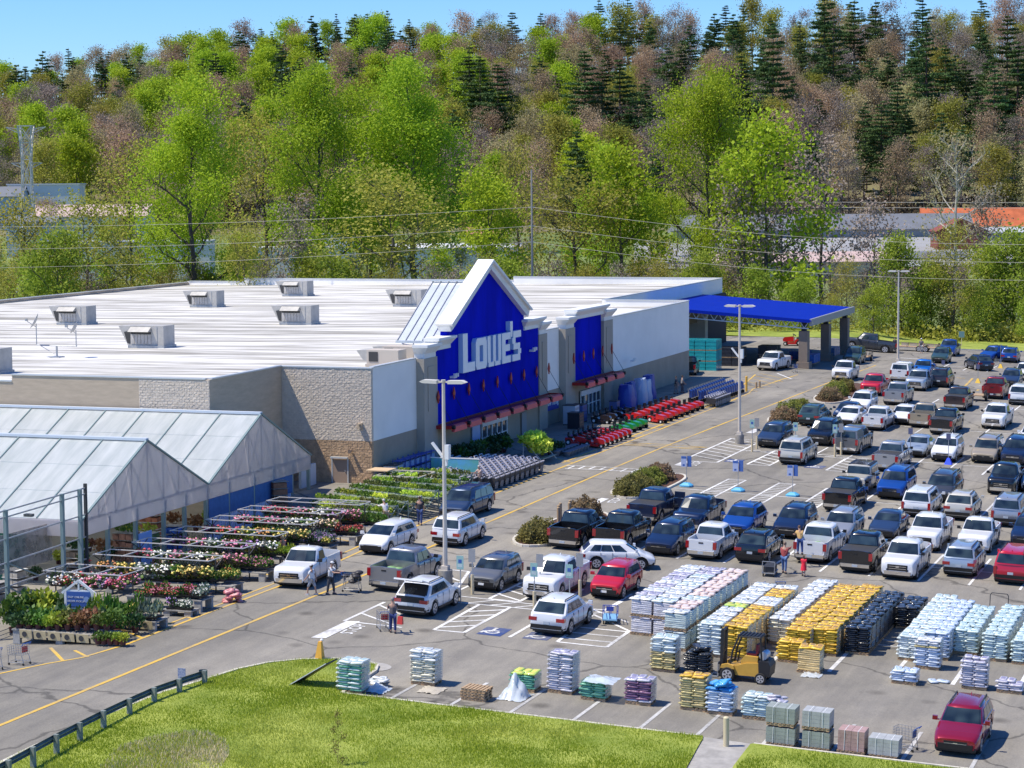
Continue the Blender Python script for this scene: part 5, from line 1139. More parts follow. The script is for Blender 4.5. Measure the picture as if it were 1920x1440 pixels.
prow('pale green-white row of the right block',113.6,18.2,1.32,'seag','seag',10)
prow('pale blue printed row of the right block',114.6,17.0,1.38,'blue','blue',8)
prow('teal row with one yellow layer',116.6,15.8,1.25,'teal','teal',6)
prow('pale teal row second from the right edge',115.7,14.2,1.4,'teal','teal',7)
prow('teal row cut by the right edge',115.5,12.7,1.3,'teal','teal',6)
stack(105.75,29.0,1.7,'seag','tall single pallet, white on top and straw coloured below, standing before the double-height rows',True,keys=['straw']*8+['seag']*8)
stack(110.8,23.75,1.1,'yellow','low wrapped yellow pallet half hidden at the front of the yellow block',True)
stack(108.9,22.35,1.25,'yellow','square yellow-topped pallet in clear wrap standing foremost of the yellow ones',False)
stack(112.6,17.1,1.55,'blue','pale blue pallet with orange print standing foremost in the right block',True,keys=['blue']*9+['straw','white','white'],top='white')
stack(109.1,14.3,1.55,'lav','tall lavender pallet with a gap in its top layer, right of the low blue bags',True,top='lav',messy=True)
stack(109.1,12.6,.55,'lav','low grey-white bag pile at the right edge',True,messy=True)
stack(108.7,17.6,.62,'blue','low pile of pale blue bags on a pallet in the aisle',True)
for k,(x,y)in enumerate(((109.3,16.35),(109.5,15.9))):o=mesh_obj('loose_bag',bagm('blue',k),None);o.matrix_world=slope_mat(x,y,.4+k);tag(o,['loose pale bag lying just right of the low blue pile','outermost loose pale bag beside the low blue pile'][k],'bag','loose bags on the asphalt')
stack(94.5,40.9,1.5,'seag','leftmost pallet of white and green bags against the lawn kerb, beside the propped board',True,keys=['green','seag']*8,top='seag')
stack(97.6,38.5,1.6,'cream','tall pale pallet of cream bags standing alone second from the left',True,keys=['cream']*10+['white']*4,top='white')
stack(98.6,33.85,.85,'green','small green wrapped pallet with a yellow top beside the plastic sheet',True,keys=['green'],top='lime')
stack(99.0,32.1,1.95,'lav','tallest lavender grey pallet in the front row',True,keys=['lav'],top='lav')
stack(98.4,30.3,.9,'green','short dark green pallet under crumpled clear film',True,keys=['green'])
stack(98.55,28.2,1.2,'purple','purple striped pallet with a dark top in the front row',True,keys=['lav','purple'],top='lav')
stack(98.6,25.6,1.6,'straw','tall yellow brown pallet in front of the forklift',True,keys=['straw'],top='yellow')
stack(98.45,24.3,1.15,'blue','pallet of grey-blue bags with bright blue bags heaped on top',True,keys=['blue'],top='sky')
stack(98.25,22.6,1.1,'teal','pale teal pallet right of the bright blue one',True,keys=['teal'],top='seag')
# heaped blue bags and the small pile on the grey crates
def heap(name,lb,x,y,z,n,key,r,seed):
 rr=random.Random(seed);t=thing(name,lb,'bags',x,y,0,'heaps of loose bags');t.location.z+=z
 for k in range(n):a=rr.uniform(0,6.28);mesh_obj('bag',bagm(key,k%3),t,(r*math.cos(a)*rr.uniform(.2,1),r*math.sin(a)*rr.uniform(.2,1),.05+.09*(k//3)),(rr.uniform(-.2,.2),rr.uniform(-.25,.25),rr.uniform(0,3.1)))
 return t
heap('bag_heap','bright blue bags heaped on the grey-blue pallet',98.45,24.3,1.1,9,'sky',.4,3);heap('bag_heap','white bags fanned over the back of the green slab crates',95.4,21.0,1.35,7,'lav',.35,5)
heap('bag_heap','crumpled black bags on the load the forklift carries',105.9,27.3,1.0,6,'black',.35,6);heap('bag_heap','white plastic bags dumped right of the leftmost pallet',96.4,40.3,.05,5,'white',.5,7)
stack(105.9,27.3,1.05,'black','black bag pallet held by the forklift',True,keys=['black'])
# slab crates of pavers
GS=M('paver_green',(.30,.33,.29),.7,var=.12,vs=2,coat=.2);GRED=M('paver_red',(.42,.27,.24),.7,var=.15,vs=3,coat=.2);GGR=M('paver_grey',(.40,.41,.40),.7,var=.1,vs=3,coat=.2)
def slabs(x,y,z,h,w,mat,lb,nx=2,ny=3):
 t=thing('paver_crate',lb,'crate',x,y,0,'strapped crates of pavers');t.location.z+=z
 mesh_obj('pallet',PALM,t,rot=(0,0,math.pi/2));nl=max(2,int((h-.14)/.16));hh=(h-.14)/nl
 for i in range(nl):
  for a in range(nx):
   for b in range(ny):
    m=MB();dx=.98/nx;dy=w/ny;m.bb(-.49+dx*a+.008,-w/2+dy*b+.008,.14+hh*i+.006,-.49+dx*(a+1)-.004,-w/2+dy*(b+1)-.004,.14+hh*(i+1));m.build('paver',mat,t)
 m=MB()
 for yy in(-w*.25,w*.25):m.bb(-.5,yy-.01,.13,.5,yy+.01,h+.006)
 m.build('strap',WHITE,t);return t
slabs(94.1,20.55,0,.82,1.28,GS,'lower left crate of green-grey pavers by the concrete path');slabs(94.1,20.55,.83,.82,1.28,GS,'upper left crate of green-grey pavers by the concrete path')
slabs(94.1,19.0,0,.82,1.2,GS,'lower right crate of green-grey pavers next to the red paver crate');slabs(94.1,19.0,.83,.82,1.2,GGR,'upper right crate of green-grey pavers next to the red paver crate')
slabs(94.2,17.5,0,1.02,1.15,GRED,'crate of reddish pavers at the lawn kerb',3,4);slabs(94.1,16.1,0,.85,1.3,GGR,'crate of pale grey pavers in front of the shopping cart',2,4)
# stack of empty pallets
t=thing('empty_pallets','short stack of empty brown wooden pallets','pallets',95.8,35.3,0)
for k in range(4):mesh_obj('pallet',PALM,t,(R.uniform(-.03,.03),R.uniform(-.04,.04),.14*k),(0,0,math.pi/2+R.uniform(-.04,.04)))
# plastic sheets
def crumple(name,lb,x,y,r,h,seed,mat,el=1.,rz_=0):
 rr=random.Random(seed);t=MB();n=14;g_=[]
 for i in range(n+1):
  g_.append([])
  for j in range(n+1):
   u,v=2*i/n-1,2*j/n-1;q=max(0,1-(u*u+v*v)**.5);nz=noise.noise(Vector((u*2.1,v*2.1,seed)))
   g_[-1].append((u*r*el*(1+.25*nz),v*r*(1+.2*noise.noise(Vector((v*3,u*3,seed+4)))),.02+h*q*(1+.7*nz)+.09*abs(noise.noise(Vector((u*5,v*5,seed+9))))))
 for i in range(n):
  for j in range(n):t.face([g_[i][j],g_[i+1][j],g_[i+1][j+1],g_[i][j+1]])
 o=t.build(name,mat,smooth=80);o.matrix_world=slope_mat(x,y,rz_);return tag(o,lb,'plastic sheet','scraps of plastic film')
PF=M('clear_film',(.72,.78,.82),.2,coat=.5,alpha=.75)
crumple('plastic_sheet','white clear plastic sheet slumped in front of the small green pallet',96.9,33.8,.62,.95,3,PF,1.3);crumple('plastic_sheet','scrap of film at the foot of the tall cream pallet',96.3,37.7,.5,.08,5,M('kraft_film',(.5,.45,.36),.5),1.2)
crumple('plastic_sheet','strip of film at the foot of the foremost yellow pallet',107.9,22.1,.45,.1,7,PF);crumple('plastic_sheet','crumpled clear film over the short dark green pallet',98.3,30.0,.7,.15,8,PF).location.z+=.85
crumple('plastic_sheet','white sheet lying between the leftmost pallet and the path nose',95.2,40.0,.55,.3,9,PF)
# propped board
t=thing('propped_board','black board propped up at an angle on the lawn left of the first pallet','board',94.5,42.4,0)
m=MB();m.hexa([(-.55,-.25,.1),(.6,-.25,.1),(.6,1.2,-.02),(-.55,1.2,-.02),(-.5,-.3,1.4),(.65,-.3,1.4),(.62,1.22,.05),(-.53,1.22,.05)])if False else m.hexa([(-.6,1.45,.08),(.5,1.3,.08),(.5,1.34,.1),(-.6,1.5,.1),(-.5,-.35,1.25),(.75,-.35,1.25),(.75,-.30,1.29),(-.5,-.30,1.29)])
m.build('board',BLACK,t);m=MB();m.beam((-.62,1.5,.1),(-.52,-.32,1.3),.04);m.build('edge',WHITE,t)
t=thing('warning_pylon','tall narrow orange yellow pylon with dark lettering at the lawn edge','pylon',99.95,44.95,0)
m=MB();m.hexa([(-.2,-.2,0),(.2,-.2,0),(.2,.2,0),(-.2,.2,0),(-.08,-.08,.95),(.08,-.08,.95),(.08,.08,.95),(-.08,.08,.95)]);m.build('shell',M('pylon_yellow',(.80,.42,.06),.5),t);m=MB();m.ball((0,0,.97),.09);m.build('cap',WHITE,t)
for k,s_ in enumerate('LIFT'):me=text_mesh(s_,.2);me.materials.clear();me.materials.append(BLACK);mesh_obj('lettering',me,t,(-.155+.035*(k),0,.62-.14*k+.0),(math.pi/2-.12,0,-math.pi/2));t.children[-1].location.x=-.205+.12*(.62-.14*k)+.0
# white roadside post and concrete bollards
def bollard(x,y,h,r,mat,lb,grp='bollards'):
 t=thing('bollard',lb,'bollard',x,y,0,grp,slope=False);m=MB();m.cyl((0,0,-.1),(0,0,h),r,r,12);m.build('post',mat,t,smooth=40);m=MB();m.ball((0,0,h),r,r,r*.5,12,4);m.build('cap',mat,t,smooth=60)
CRM=M('cream_pole',(.62,.52,.33),.6)
bollard(92.3,22.6,1.32,.13,CRM,'cream bollard standing on the concrete path by the lawn',None)
bollard(248.8,58.6,1.7,.13,M('yellow_pole',(.75,.42,.05),.5),'yellow bollard in front of the blue carts',None)
for k,(x,y)in enumerate(((139.6,47.9),(141.0,48.2),(142.2,48.0))):bollard(x,y,.8,.09,M('timber_post',(.38,.27,.16),.8)if k==0 else bpy.data.materials['timber_post'],'%s short wooden post from the left behind the round shrub'%ordn(k+1))
for k,(x,y)in enumerate(((145.9,47.6),(146.9,47.9),(147.9,48.1),(148.4,47.6),(149.5,47.9))):bollard(x,y,1.25,.11,bpy.data.materials['timber_post'],'%s tall wooden post from the left beside the brown shrub'%ordn(k+1))
for k,(x,y)in enumerate(((244.8,48.9),(246.0,49.3),(253.3,58.5),(254.6,58.4))):bollard(x,y,.7,.12,bpy.data.materials['timber_post']if k>1 else CRM,['left stub post at the far shrub island','right stub post at the far shrub island','near brown stub past the blue carts','far brown stub past the blue carts'][k])
# forklift, facing +y (left in the photo)
FY=M('forklift_yellow',(.62,.36,.06),.45,var=.08,vs=2);FD=M('forklift_black',(.02,.02,.022),.5)
t=thing('forklift','yellow and black forklift lifting a black bag pallet','forklift',105.5,24.95,math.pi/2)
m=MB();m.prism_xz([(-1.25,.35),(.75,.3),(.75,.75),(.2,.8),(-.2,.95),(-1.25,1.05),(-1.35,.9)],-.52,.52);m.build('chassis',FY,t)
m=MB();m.prism_xz([(-1.38,.38),(-.85,.38),(-.8,1.12),(-1.3,1.12),(-1.42,.9)],-.56,.56);m.build('counterweight',FD,t)
m=MB();m.prism_xz([(-.75,.97),(.05,.8),(.1,1.05),(-.1,1.3),(-.75,1.28)],-.45,.45);m.build('engine_cover',FY,t)
m=MB();m.bb(-.65,-.25,1.28,-.15,.25,1.4);m.bb(-.72,-.25,1.4,-.6,.25,1.85);m.build('seat',M('seat_red',(.25,.02,.03),.6),t)
m=MB();m.cyl((-1.0,-.36,1.34),(-1.0,.36,1.34),.2,n=12);m.build('gas_bottle',M('bottle_silver',(.6,.62,.65),.35,.3),t,smooth=40)
for sy in(-.46,.46):
 m=MB();m.tube([(.62,sy,.75),(.5,sy,1.5),(.22,sy,2.22),(-.85,sy,2.25),(-.95,sy,1.1)],.05,6);m.build('cage_post',FD,t)
m=MB();m.bb(-.9,-.5,2.22,.3,.5,2.27)
for k in range(7):m.bb(-.85+.17*k,-.48,2.27,-.78+.17*k,.48,2.31)
m.build('cage_roof',FD,t)
for sy in(-.32,.32):m=MB();m.bb(.98,sy-.09,.12,1.14,sy+.09,2.45);m.build('mast_rail',FD,t)
m=MB();m.bb(1.0,-.4,2.35,1.12,.4,2.45);m.bb(1.0,-.4,1.3,1.12,.4,1.4);m.bb(1.14,-.5,.3,1.2,.5,.42);m.bb(1.14,-.5,.75,1.2,.5,.85);m.cyl((1.06,0,.3),(1.06,0,2.3),.06,n=8);m.build('mast_crossbar',FD,t)
for sy in(-.3,.3):m=MB();m.bb(1.2,sy-.06,.06,2.35,sy+.06,.11);m.bb(1.2,sy-.06,.06,1.26,sy+.06,.8);m.build('fork',STEEL,t)
m=MB();m.tube([(.35,0,.85),(.25,0,1.45)],.04,6);m.cyl((.22,0,1.45),(.26,0,1.49),.2,.2,12);m.build('steering_wheel',FD,t)
m=MB();m.prism_xz([(.35,.62),(1.05,.62),(1.0,.78),(.7,.86),(.4,.78)],-.66,-.5);m.prism_xz([(.35,.62),(1.05,.62),(1.0,.78),(.7,.86),(.4,.78)],.5,.66);m.build('fender',FY,t)
tm,rm=WM[CT['sedan']['r']]
for x,rr_,yy in((.68,.335,.6),(-.95,.335,.54)):
 for sy in(-1,1):w=mesh_obj('wheel',tm,t,(x,sy*yy,rr_*(1 if x>0 else .8)),(0,0,0 if sy>0 else math.pi));w.scale=(1,1,1)if x>0 else(.8,1,.8);mesh_obj('rim',rm,w)
# signs
TEALS=M('faded_teal_sign',(.28,.46,.44),.5);SBL=M('sign_blue',(.05,.12,.38),.5);SGREY=M('sign_back',(.36,.36,.37),.5,.5)
def stop_sign_like(x,y,h,lb,back=False,base='cream',w=.42,hh=.75):
 t=thing('parking_sign',lb,'sign',x,y,0,'accessible parking signs',slope=False)
 m=MB();m.cyl((0,0,-.1),(0,0,h),.035,n=6);m.build('pole',STEEL,t)
 if base:m=MB();m.cyl((0,0,-.1),(0,0,1.15),.1,n=10);m.build('sleeve',CRM,t,smooth=40)
 m=MB();m.bb(-.055,-w/2,h-hh-.02,-.04,w/2,h);o=m.build('sign_face',SGREY if back else TEALS,t)
 if not back:
  m=MB();m.bb(-.062,-.1,h-hh*.55,-.056,.1,h-hh*.28);m.build('blue_symbol',SBL,o)
  m=MB()
  for k in range(3):m.bb(-.0605,-.14,h-hh*.68-.06*k,-.0565,.14,h-hh*.65-.06*k)
  m.build('printed_lines',WHITE,o)
for x,y,h,lb,bk,bs in[(116.5,43.8,2.75,'faded teal accessible parking sign on a thin post nearest the light pole',False,None),(119.5,44.2,2.65,'back of a grey sign on a cream sleeved post before the dark grey hatchback',True,'c'),(116.4,39.4,2.75,'teal parking sign on a cream sleeve behind the white crossover roof',False,'c'),(120.4,40.4,2.55,'back of a grey sign in front of the white pickup grille',True,'c'),(117.8,37.8,2.6,'teal parking sign left of the red hatchback',False,None),(121.0,38.2,2.7,'grey sign back on a rust coloured post beside the red hatchback',True,'c'),(194.6,45.3,2.9,'teal parking sign right of the second light pole',False,'c'),(196.9,45.4,2.8,'grey sign back behind the teal sign by the second light pole',True,'c'),(195.6,41.6,2.8,'teal parking sign right of the off-white suv',False,None),(195.3,38.0,2.9,'left teal sign on a cream sleeve behind the grey capped pickup',False,'c'),(197.1,37.8,2.8,'right grey sign on a cream sleeve at the grey capped pickup',True,'c')]:stop_sign_like(x,y,h,lb,bk,bs)
LBL=M('pickup_sign_blue',(.10,.14,.42),.5);PBASE=M('cyan_base',(.10,.42,.66),.45)
for k,(x,y)in enumerate(((169.8,44.8),(169.4,40.55),(169.2,36.2))):
 t=thing('pickup_sign','%s upright pickup sign on a light blue weighted base'%['left','middle','right'][k],'sign',x,y,0,'pickup signs on blue bases',slope=False)
 m=MB();m.rings([[(a*.42,b*.5,0)for a,b in((-1,-.7),(-.6,-1),(.6,-1),(1,-.7),(1,.7),(.6,1),(-.6,1),(-1,.7))],[(a*.42,b*.5,.12)for a,b in((-1,-.7),(-.6,-1),(.6,-1),(1,-.7),(1,.7),(.6,1),(-.6,1),(-1,.7))],[(a*.2,b*.24,.3)for a,b in((-1,-.7),(-.6,-1),(.6,-1),(1,-.7),(1,.7),(.6,1),(-.6,1),(-1,.7))]]);m.build('base',PBASE,t)
 m=MB();m.cyl((0,0,.2),(0,0,2.35),.025,n=6);m.build('pole',STEEL,t)
 m=MB();m.bb(-.05,-.02,1.55,-.02,.42,2.4);a_=m.build('sign_face',M('pale_sign',(.40,.46,.66),.5)if k==0 else bpy.data.materials['pale_sign'],t);m=MB();m.bb(-.055,.0,2.2,-.051,.4,2.38);m.bb(-.055,.12,1.62,-.051,.3,1.76);m.build('blue_print',SBL,a_)
 m=MB();m.prism([(0,-.4),(.06,-.4),(.1,-.05),(.04,-.05)],1.55,2.4);m.build('sign_face',SBL,t)
def cone_sign(x,y,h,col,lb,face=True):
 t=thing('base_sign',lb,'sign',x,y,0,'signs on pyramid bases',slope=False);m=MB();m.hexa([(-.33,-.33,0),(.33,-.33,0),(.33,.33,0),(-.33,.33,0),(-.08,-.1,.55),(.08,-.1,.55),(.08,.1,.55),(-.08,.1,.55)]);m.build('base',col,t)
 m=MB();m.cyl((0,0,.4),(0,0,h),.03,n=6);m.build('pole',STEEL,t)
 if face:m=MB();m.bb(-.04,-.2,h-.55,-.02,.2,h);m.build('sign_face',M('dark_sign',(.10,.11,.2),.5)if 'dark_sign' not in bpy.data.materials else bpy.data.materials['dark_sign'],t)
cone_sign(196.2,28.2,2.7,M('vivid_blue',(.02,.08,.85),.5),'slim sign on a vivid blue pyramid base before the white suv');cone_sign(279.1,36.6,2.3,YEL,'sign on a yellow pyramid base in the far aisle');cone_sign(304,36.9,3.2,YEL,'tall yellow post on a yellow base by the blue suvs',False);cone_sign(199.3,32.0,2.6,SGREY,'slim grey sign behind the silver crew cab pickup');cone_sign(283.5,41.5,2.2,SGREY,'small grey sign among the far dark suvs')
t=thing('road_sign','green-blue square sign on a post at the edge of the verge','sign',338,46.8,0,slope=False);m=MB();m.cyl((0,0,-.5),(0,0,2.2),.05,n=6);m.build('pole',CRM,t);m=MB();m.bb(-.08,-.42,1.5,-.05,.42,2.4);m.build('sign_face',M('sign_teal_dark',(.12,.22,.26),.5),t)
# carts
def wire_box(m,x0,y0,z0,x1,y1,z1,n=4,w=.012,taper=0.):
 c=[(x0,y0),(x1,y0),(x1,y1),(x0,y1)]
 for k in range(4):
  a,b=c[k],c[(k+1)%4]
  for j in range(n+1):z=lerp(z0,z1,j/n);m.beam((*a,z),(*b,z),w)
  L=math.hypot(b[0]-a[0],b[1]-a[1]);q=max(2,int(L/.14))
  for j in range(q):m.beam((lerp(a[0],b[0],j/q),lerp(a[1],b[1],j/q),z0),(lerp(a[0],b[0],j/q),lerp(a[1],b[1],j/q),z1),w)
 for j in range(5):m.beam((x0,lerp(y0,y1,j/4),z0),(x1,lerp(y0,y1,j/4),z0),w)
def cart_proto(basket=True,wm=STEEL,childseat=None):
 P=Proto();m=MB();wire_box(m,-.45,-.28,.5,.45,.28,.98);P.add('basket',m.mesh('basket',wm))
 m=MB();m.tube([(-.5,-.27,.95),(-.62,-.27,1.08),(-.62,.27,1.08),(-.5,.27,.95)],.02,5);P.add('handle',m.mesh('handle',SBL))
 m=MB()
 for sy in(-.24,.24):m.tube([(-.42,sy,.5),(-.5,sy,.14),(.5,sy,.14),(.45,sy,.5)],.018,5)
 for k in range(4):m.beam((-.4+.25*k,-.24,.2),(-.4+.25*k,.24,.2),.012)
 P.add('frame',m.mesh('frame',wm));w=MB();w.cyl((0,-.02,0),(0,.02,0),.06,n=8);wm_=w.mesh('caster',RUBBER)
 for x in(-.48,.46):
  for y in(-.24,.24):P.add('caster',wm_,(x,y,.06))
 m=MB();m.bb(-.44,-.2,.62,-.43,.2,.92);P.add('cart_sign',m.mesh('cart_sign',SBL if childseat is None else childseat));return P
CART=cart_proto();CARTR=cart_proto(childseat=M('red_plastic',(.6,.02,.02),.5))
put(CART,'shopping_cart','single shopping cart standing behind the grey paver crate','shopping cart',95.6,15.5,math.radians(75),'shopping carts')
put(CARTR,'shopping_cart','shopping cart with red panel beside the person at the raised hatch','shopping cart',108.0,45.0,math.radians(35),'shopping carts')
for k,(x,y,a)in enumerate(((92.2,58.7,60),(91.8,59.9,70),(93.4,58.0,80),(93.3,60.4,50))):put(CARTR if k==2 else CART,'shopping_cart','%s shopping cart in the cluster at the left edge before the shrubs'%['front','left','red panelled','rear'][k],'shopping cart',x,y,math.radians(a),'shopping carts')
put(CART,'shopping_cart','loaded shopping cart pushed by the man in white by the silver pickup','shopping cart',116.9,50.6,math.radians(-80),'shopping carts')
put(CART,'shopping_cart','shopping cart standing between the blue suvs at the far right','shopping cart',306.5,37.6,1.0,'shopping carts');put(CART,'shopping_cart','cart parked behind the white pallet row, left one','shopping cart',127.4,28.0,.3,'shopping carts');put(CART,'shopping_cart','cart parked behind the pink-topped row','shopping cart',126.2,29.3,1.3,'shopping carts');put(CART,'shopping_cart','shopping cart at the foot of the first canopy column','shopping cart',276.3,58.9,.4,'shopping carts')
# blue flat lumber cart
LB=M('lumber_cart_blue',(.04,.08,.42),.45);LB2=M('lumber_deck_blue',(.20,.42,.62),.5)
t=thing('lumber_cart','blue flatbed lumber cart with upright rails next to the red hatchback','cart',116.0,34.9,math.radians(15))
m=MB();m.bb(-.95,-.4,.22,.75,.4,.28);m.build('deck',LB2,t);m=MB()
for sy in(-.38,0,.38):m.tube([(-.85,sy,.28),(-.85,sy,1.05),(.6,sy,.75),(.6,sy,.28)],.022,5)
m.tube([(-.85,-.38,1.05),(-.85,.38,1.05)],.022,5);m.tube([(.6,-.38,.75),(.6,.38,.75)],.022,5);m.tube([(-.85,-.38,.7),(.6,-.38,.5)],.02,5);m.tube([(-.85,.38,.7),(.6,.38,.5)],.02,5);m.build('rail',LB,t)
for x in(-.8,.6):
 for y in(-.32,.32):m=MB();m.cyl((x,y-.03,.1),(x,y+.03,.1),.1,n=10);m.build('caster',RUBBER,t)
m=MB();m.bb(-.88,-.2,.75,-.86,.2,1.0);m.build('cart_sign',LB,t)
t=thing('platform_cart','flat silver cart full of black crates beside the white pickup being loaded','cart',134.6,30.2,.1);m=MB();m.bb(-.8,-.4,.2,.8,.4,.26);m.build('deck',STEEL,t);m=MB();m.tube([(-.8,-.38,.2),(-.8,-.38,.95),(-.8,.38,.95),(-.8,.38,.2)],.03,5);m.build('handle',STEEL,t)
for k in range(3):m=MB();m.bb(-.7+.48*k,-.33,.26,-.3+.48*k,.33,.62);m.build('crate',DARK,t)
for x in(-.7,.7):
 for y in(-.32,.32):m=MB();m.cyl((x,y-.03,.1),(x,y+.03,.1),.1,n=8);m.build('caster',RUBBER,t)
# cart handle loop rising above the teal rows
t=thing('hand_truck','thin dark hoop handle rising behind the teal bag rows','hand truck',125.4,15.2,math.pi/2);m=MB();m.tube([(-.5,0,0),(-.5,0,1.7),(-.42,0,1.82),(.42,0,1.82),(.5,0,1.7),(.5,0,0)],.025,6);m.build('handle',DARK,t);m=MB();m.bb(-.5,-.4,.1,.5,.4,.16);m.build('deck',DARK,t)
# guardrail
GRM=M('guardrail_steel',(.16,.20,.20),.55,.5,var=.2,vs=2);GPM=M('guardrail_post',(.22,.25,.23),.8,var=.2,vs=4)
t=thing('guardrail','dark galvanized guardrail on posts running along the lawn edge','guardrail',84,47.6,0,z=0,slope=False)
gp_=[(91.9,47.5),(89.9,47.7),(87.9,47.85),(85.6,47.75),(83.2,47.6),(81.0,47.4),(78.9,47.2),(76.8,46.95),(74.7,46.7),(72.6,46.4),(70.5,46.1)]
for x,y in gp_:m=MB();m.bb(x-.08-84,y-.1-47.6,gz(x,y)-.3,x+.08-84,y+.1-47.6,gz(x,y)+.82);m.build('post',GPM,t)
for(xa_,ya_),(xb_,yb_)in zip(gp_,gp_[1:]):
 m=MB();prof=[(.12,.50),(.2,.56),(.12,.62),(.12,.66),(.2,.72),(.12,.80)];
 rr=[[(x-84,y-47.6+dy,gz(x,y)+dz+.0)for dy,dz in prof]+[(x-84,y-47.6+dy-.012,gz(x,y)+dz)for dy,dz in prof[::-1]]for x,y in((xa_+.04,ya_),(xb_+.04,yb_))]
 m.rings(rr);m.build('beam',GRM,t)
x,y=gp_[0];m=MB();rr=[]
for k in range(7):a=-1.4+k*.47;rr.append([(x-84+.05+.22*math.cos(a),y-47.6+.12+.22*math.sin(a),gz(x,y)+.5),(x-84+.05+.22*math.cos(a),y-47.6+.12+.22*math.sin(a),gz(x,y)+.82)])
for p,q in zip(rr,rr[1:]):m.face([p[0],q[0],q[1],p[1]])
m.build('end_terminal',GRM,t)
t=thing('small_sign','small dark blue and white sign fixed at the end of the guardrail','sign',91.2,48.05,0,slope=False);m=MB();m.cyl((0,0,0),(0,0,.9),.03,n=6);m.build('pole',STEEL,t);m=MB();m.bb(-.03,-.2,.45,-.01,.2,1.0);o=m.build('sign_face',M('mottled_sign',(.10,.14,.3),.5,col2=(.4,.42,.5),vs=9),t)
# ---------------------------------------------------------------- garden tables and merchandise
LEAFM={k:M('leaf_'+k,c,.6,trans=.25,obj=.25)for k,c in dict(green=(.09,.19,.02),dark=(.035,.085,.02),lime=(.33,.42,.04),olive=(.16,.18,.04),grey=(.17,.23,.16),rust=(.25,.10,.05),fern=(.55,.68,.08)).items()}
BLOOM={k:M('bloom_'+k,c,.6,obj=.2)for k,c in dict(pink=(.75,.25,.38),rose=(.65,.08,.14),white=(.85,.82,.74),yellow=(.85,.65,.16),orange=(.75,.32,.10),purple=(.48,.26,.56),peach=(.82,.55,.40),red=(.5,.03,.03)).items()}
def leafclump(n,rx,ry,h,size,seed,up=.3,z0=0):
 rr=random.Random(seed);m=MB()
 for _ in range(n):
  a=rr.uniform(0,6.28);q=rr.random()**.6;x=rx*q*math.cos(a);y=ry*q*math.sin(a);z=z0+h*(rr.random()**.7)*(1-.35*q*q)
  d=Vector((rr.uniform(-1,1),rr.uniform(-1,1),rr.uniform(-.2,1+up))).normalized();s=size*rr.uniform(.6,1.3);w=d.cross(Vector((rr.uniform(-1,1),rr.uniform(-1,1),rr.uniform(-1,1)))).normalized()*s*.35
  p=Vector((x,y,z));m.face([p-w*.2,p+d*s*.5+w,p+d*s,p+d*s*.5-w])
 return m
def blossoms(n,rx,ry,z0,h,size,seed):
 rr=random.Random(seed);m=MB()
 for _ in range(n):
  a=rr.uniform(0,6.28);q=rr.random()**.5;p=Vector((rx*q*math.cos(a),ry*q*math.sin(a),z0+h*rr.random()));s=size*1.35*rr.uniform(.7,1.2)
  m.ball(p,s,s,s*.7,5,2)
 return m
TRAYM=MB();TRAYM.hexa([(-.26,-.2,0),(.26,-.2,0),(.26,.2,0),(-.26,.2,0),(-.29,-.22,.09),(.29,-.22,.09),(.29,.22,.09),(-.29,.22,.09)]);TRAY=TRAYM.mesh('tray',BLACK)
FOL=[leafclump(70,.33,.27,.26,.14,k,z0=.06).mesh('foliage',LEAFM['green'])for k in range(3)]
BLO=[blossoms(26,.31,.25,.17,.16,.034,k+9).mesh('blossoms',BLOOM['pink'])for k in range(3)]
BASK=MB();BASK.cyl((0,0,-.12),(0,0,.03),.11,.17,10);BASKM=BASK.mesh('pot',BLACK)
HF=[leafclump(60,.25,.25,.26,.14,k+20,z0=-.06).mesh('foliage',LEAFM['green'])for k in range(2)];HB=[blossoms(26,.25,.25,-.02,.24,.045,k+30).mesh('blossoms',BLOOM['pink'])for k in range(2)]
HK=MB();
for k in range(3):a=k*2.094;HK.beam((.16*math.cos(a),.16*math.sin(a),.03),(0,0,.5),.008)
HKM=HK.mesh('hanger',DARK)
def mset(o,mat):o.material_slots[0].link='OBJECT';o.material_slots[0].material=mat
def tray(x,y,z,leaf,bloom,lb,k,rz_=0,sc=1.):
 t=thing('plant_tray',lb,'plants',x,y,rz_,'trays of bedding plants',slope=False);t.location.z+=z
 mesh_obj('tray',TRAY,t);f=mesh_obj('foliage',FOL[k%3],t);mset(f,LEAFM[leaf]);f.scale=(1,1,sc)
 if bloom:b=mesh_obj('blossoms',BLO[k%3],t);mset(b,BLOOM[bloom]);b.scale=(1,1,sc)
 return t
def basket(x,y,z,leaf,bloom,lb,k):
 t=thing('hanging_basket',lb,'hanging basket',x,y,k*1.3,'hanging baskets on the white frames',slope=False,z=z);t.scale*=1.55
 mesh_obj('pot',BASKM,t);f=mesh_obj('foliage',HF[k%2],t);mset(f,LEAFM[leaf]);mesh_obj('hanger',HKM,t)
 if bloom:b=mesh_obj('blossoms',HB[k%2],t);mset(b,BLOOM[bloom])
TBL=M('weathered_board',(.28,.27,.25),.85,var=.2,vs=3);BLK=M('concrete_block',(.36,.35,.33),.9,var=.15,vs=4,bump=.3,bs=20)
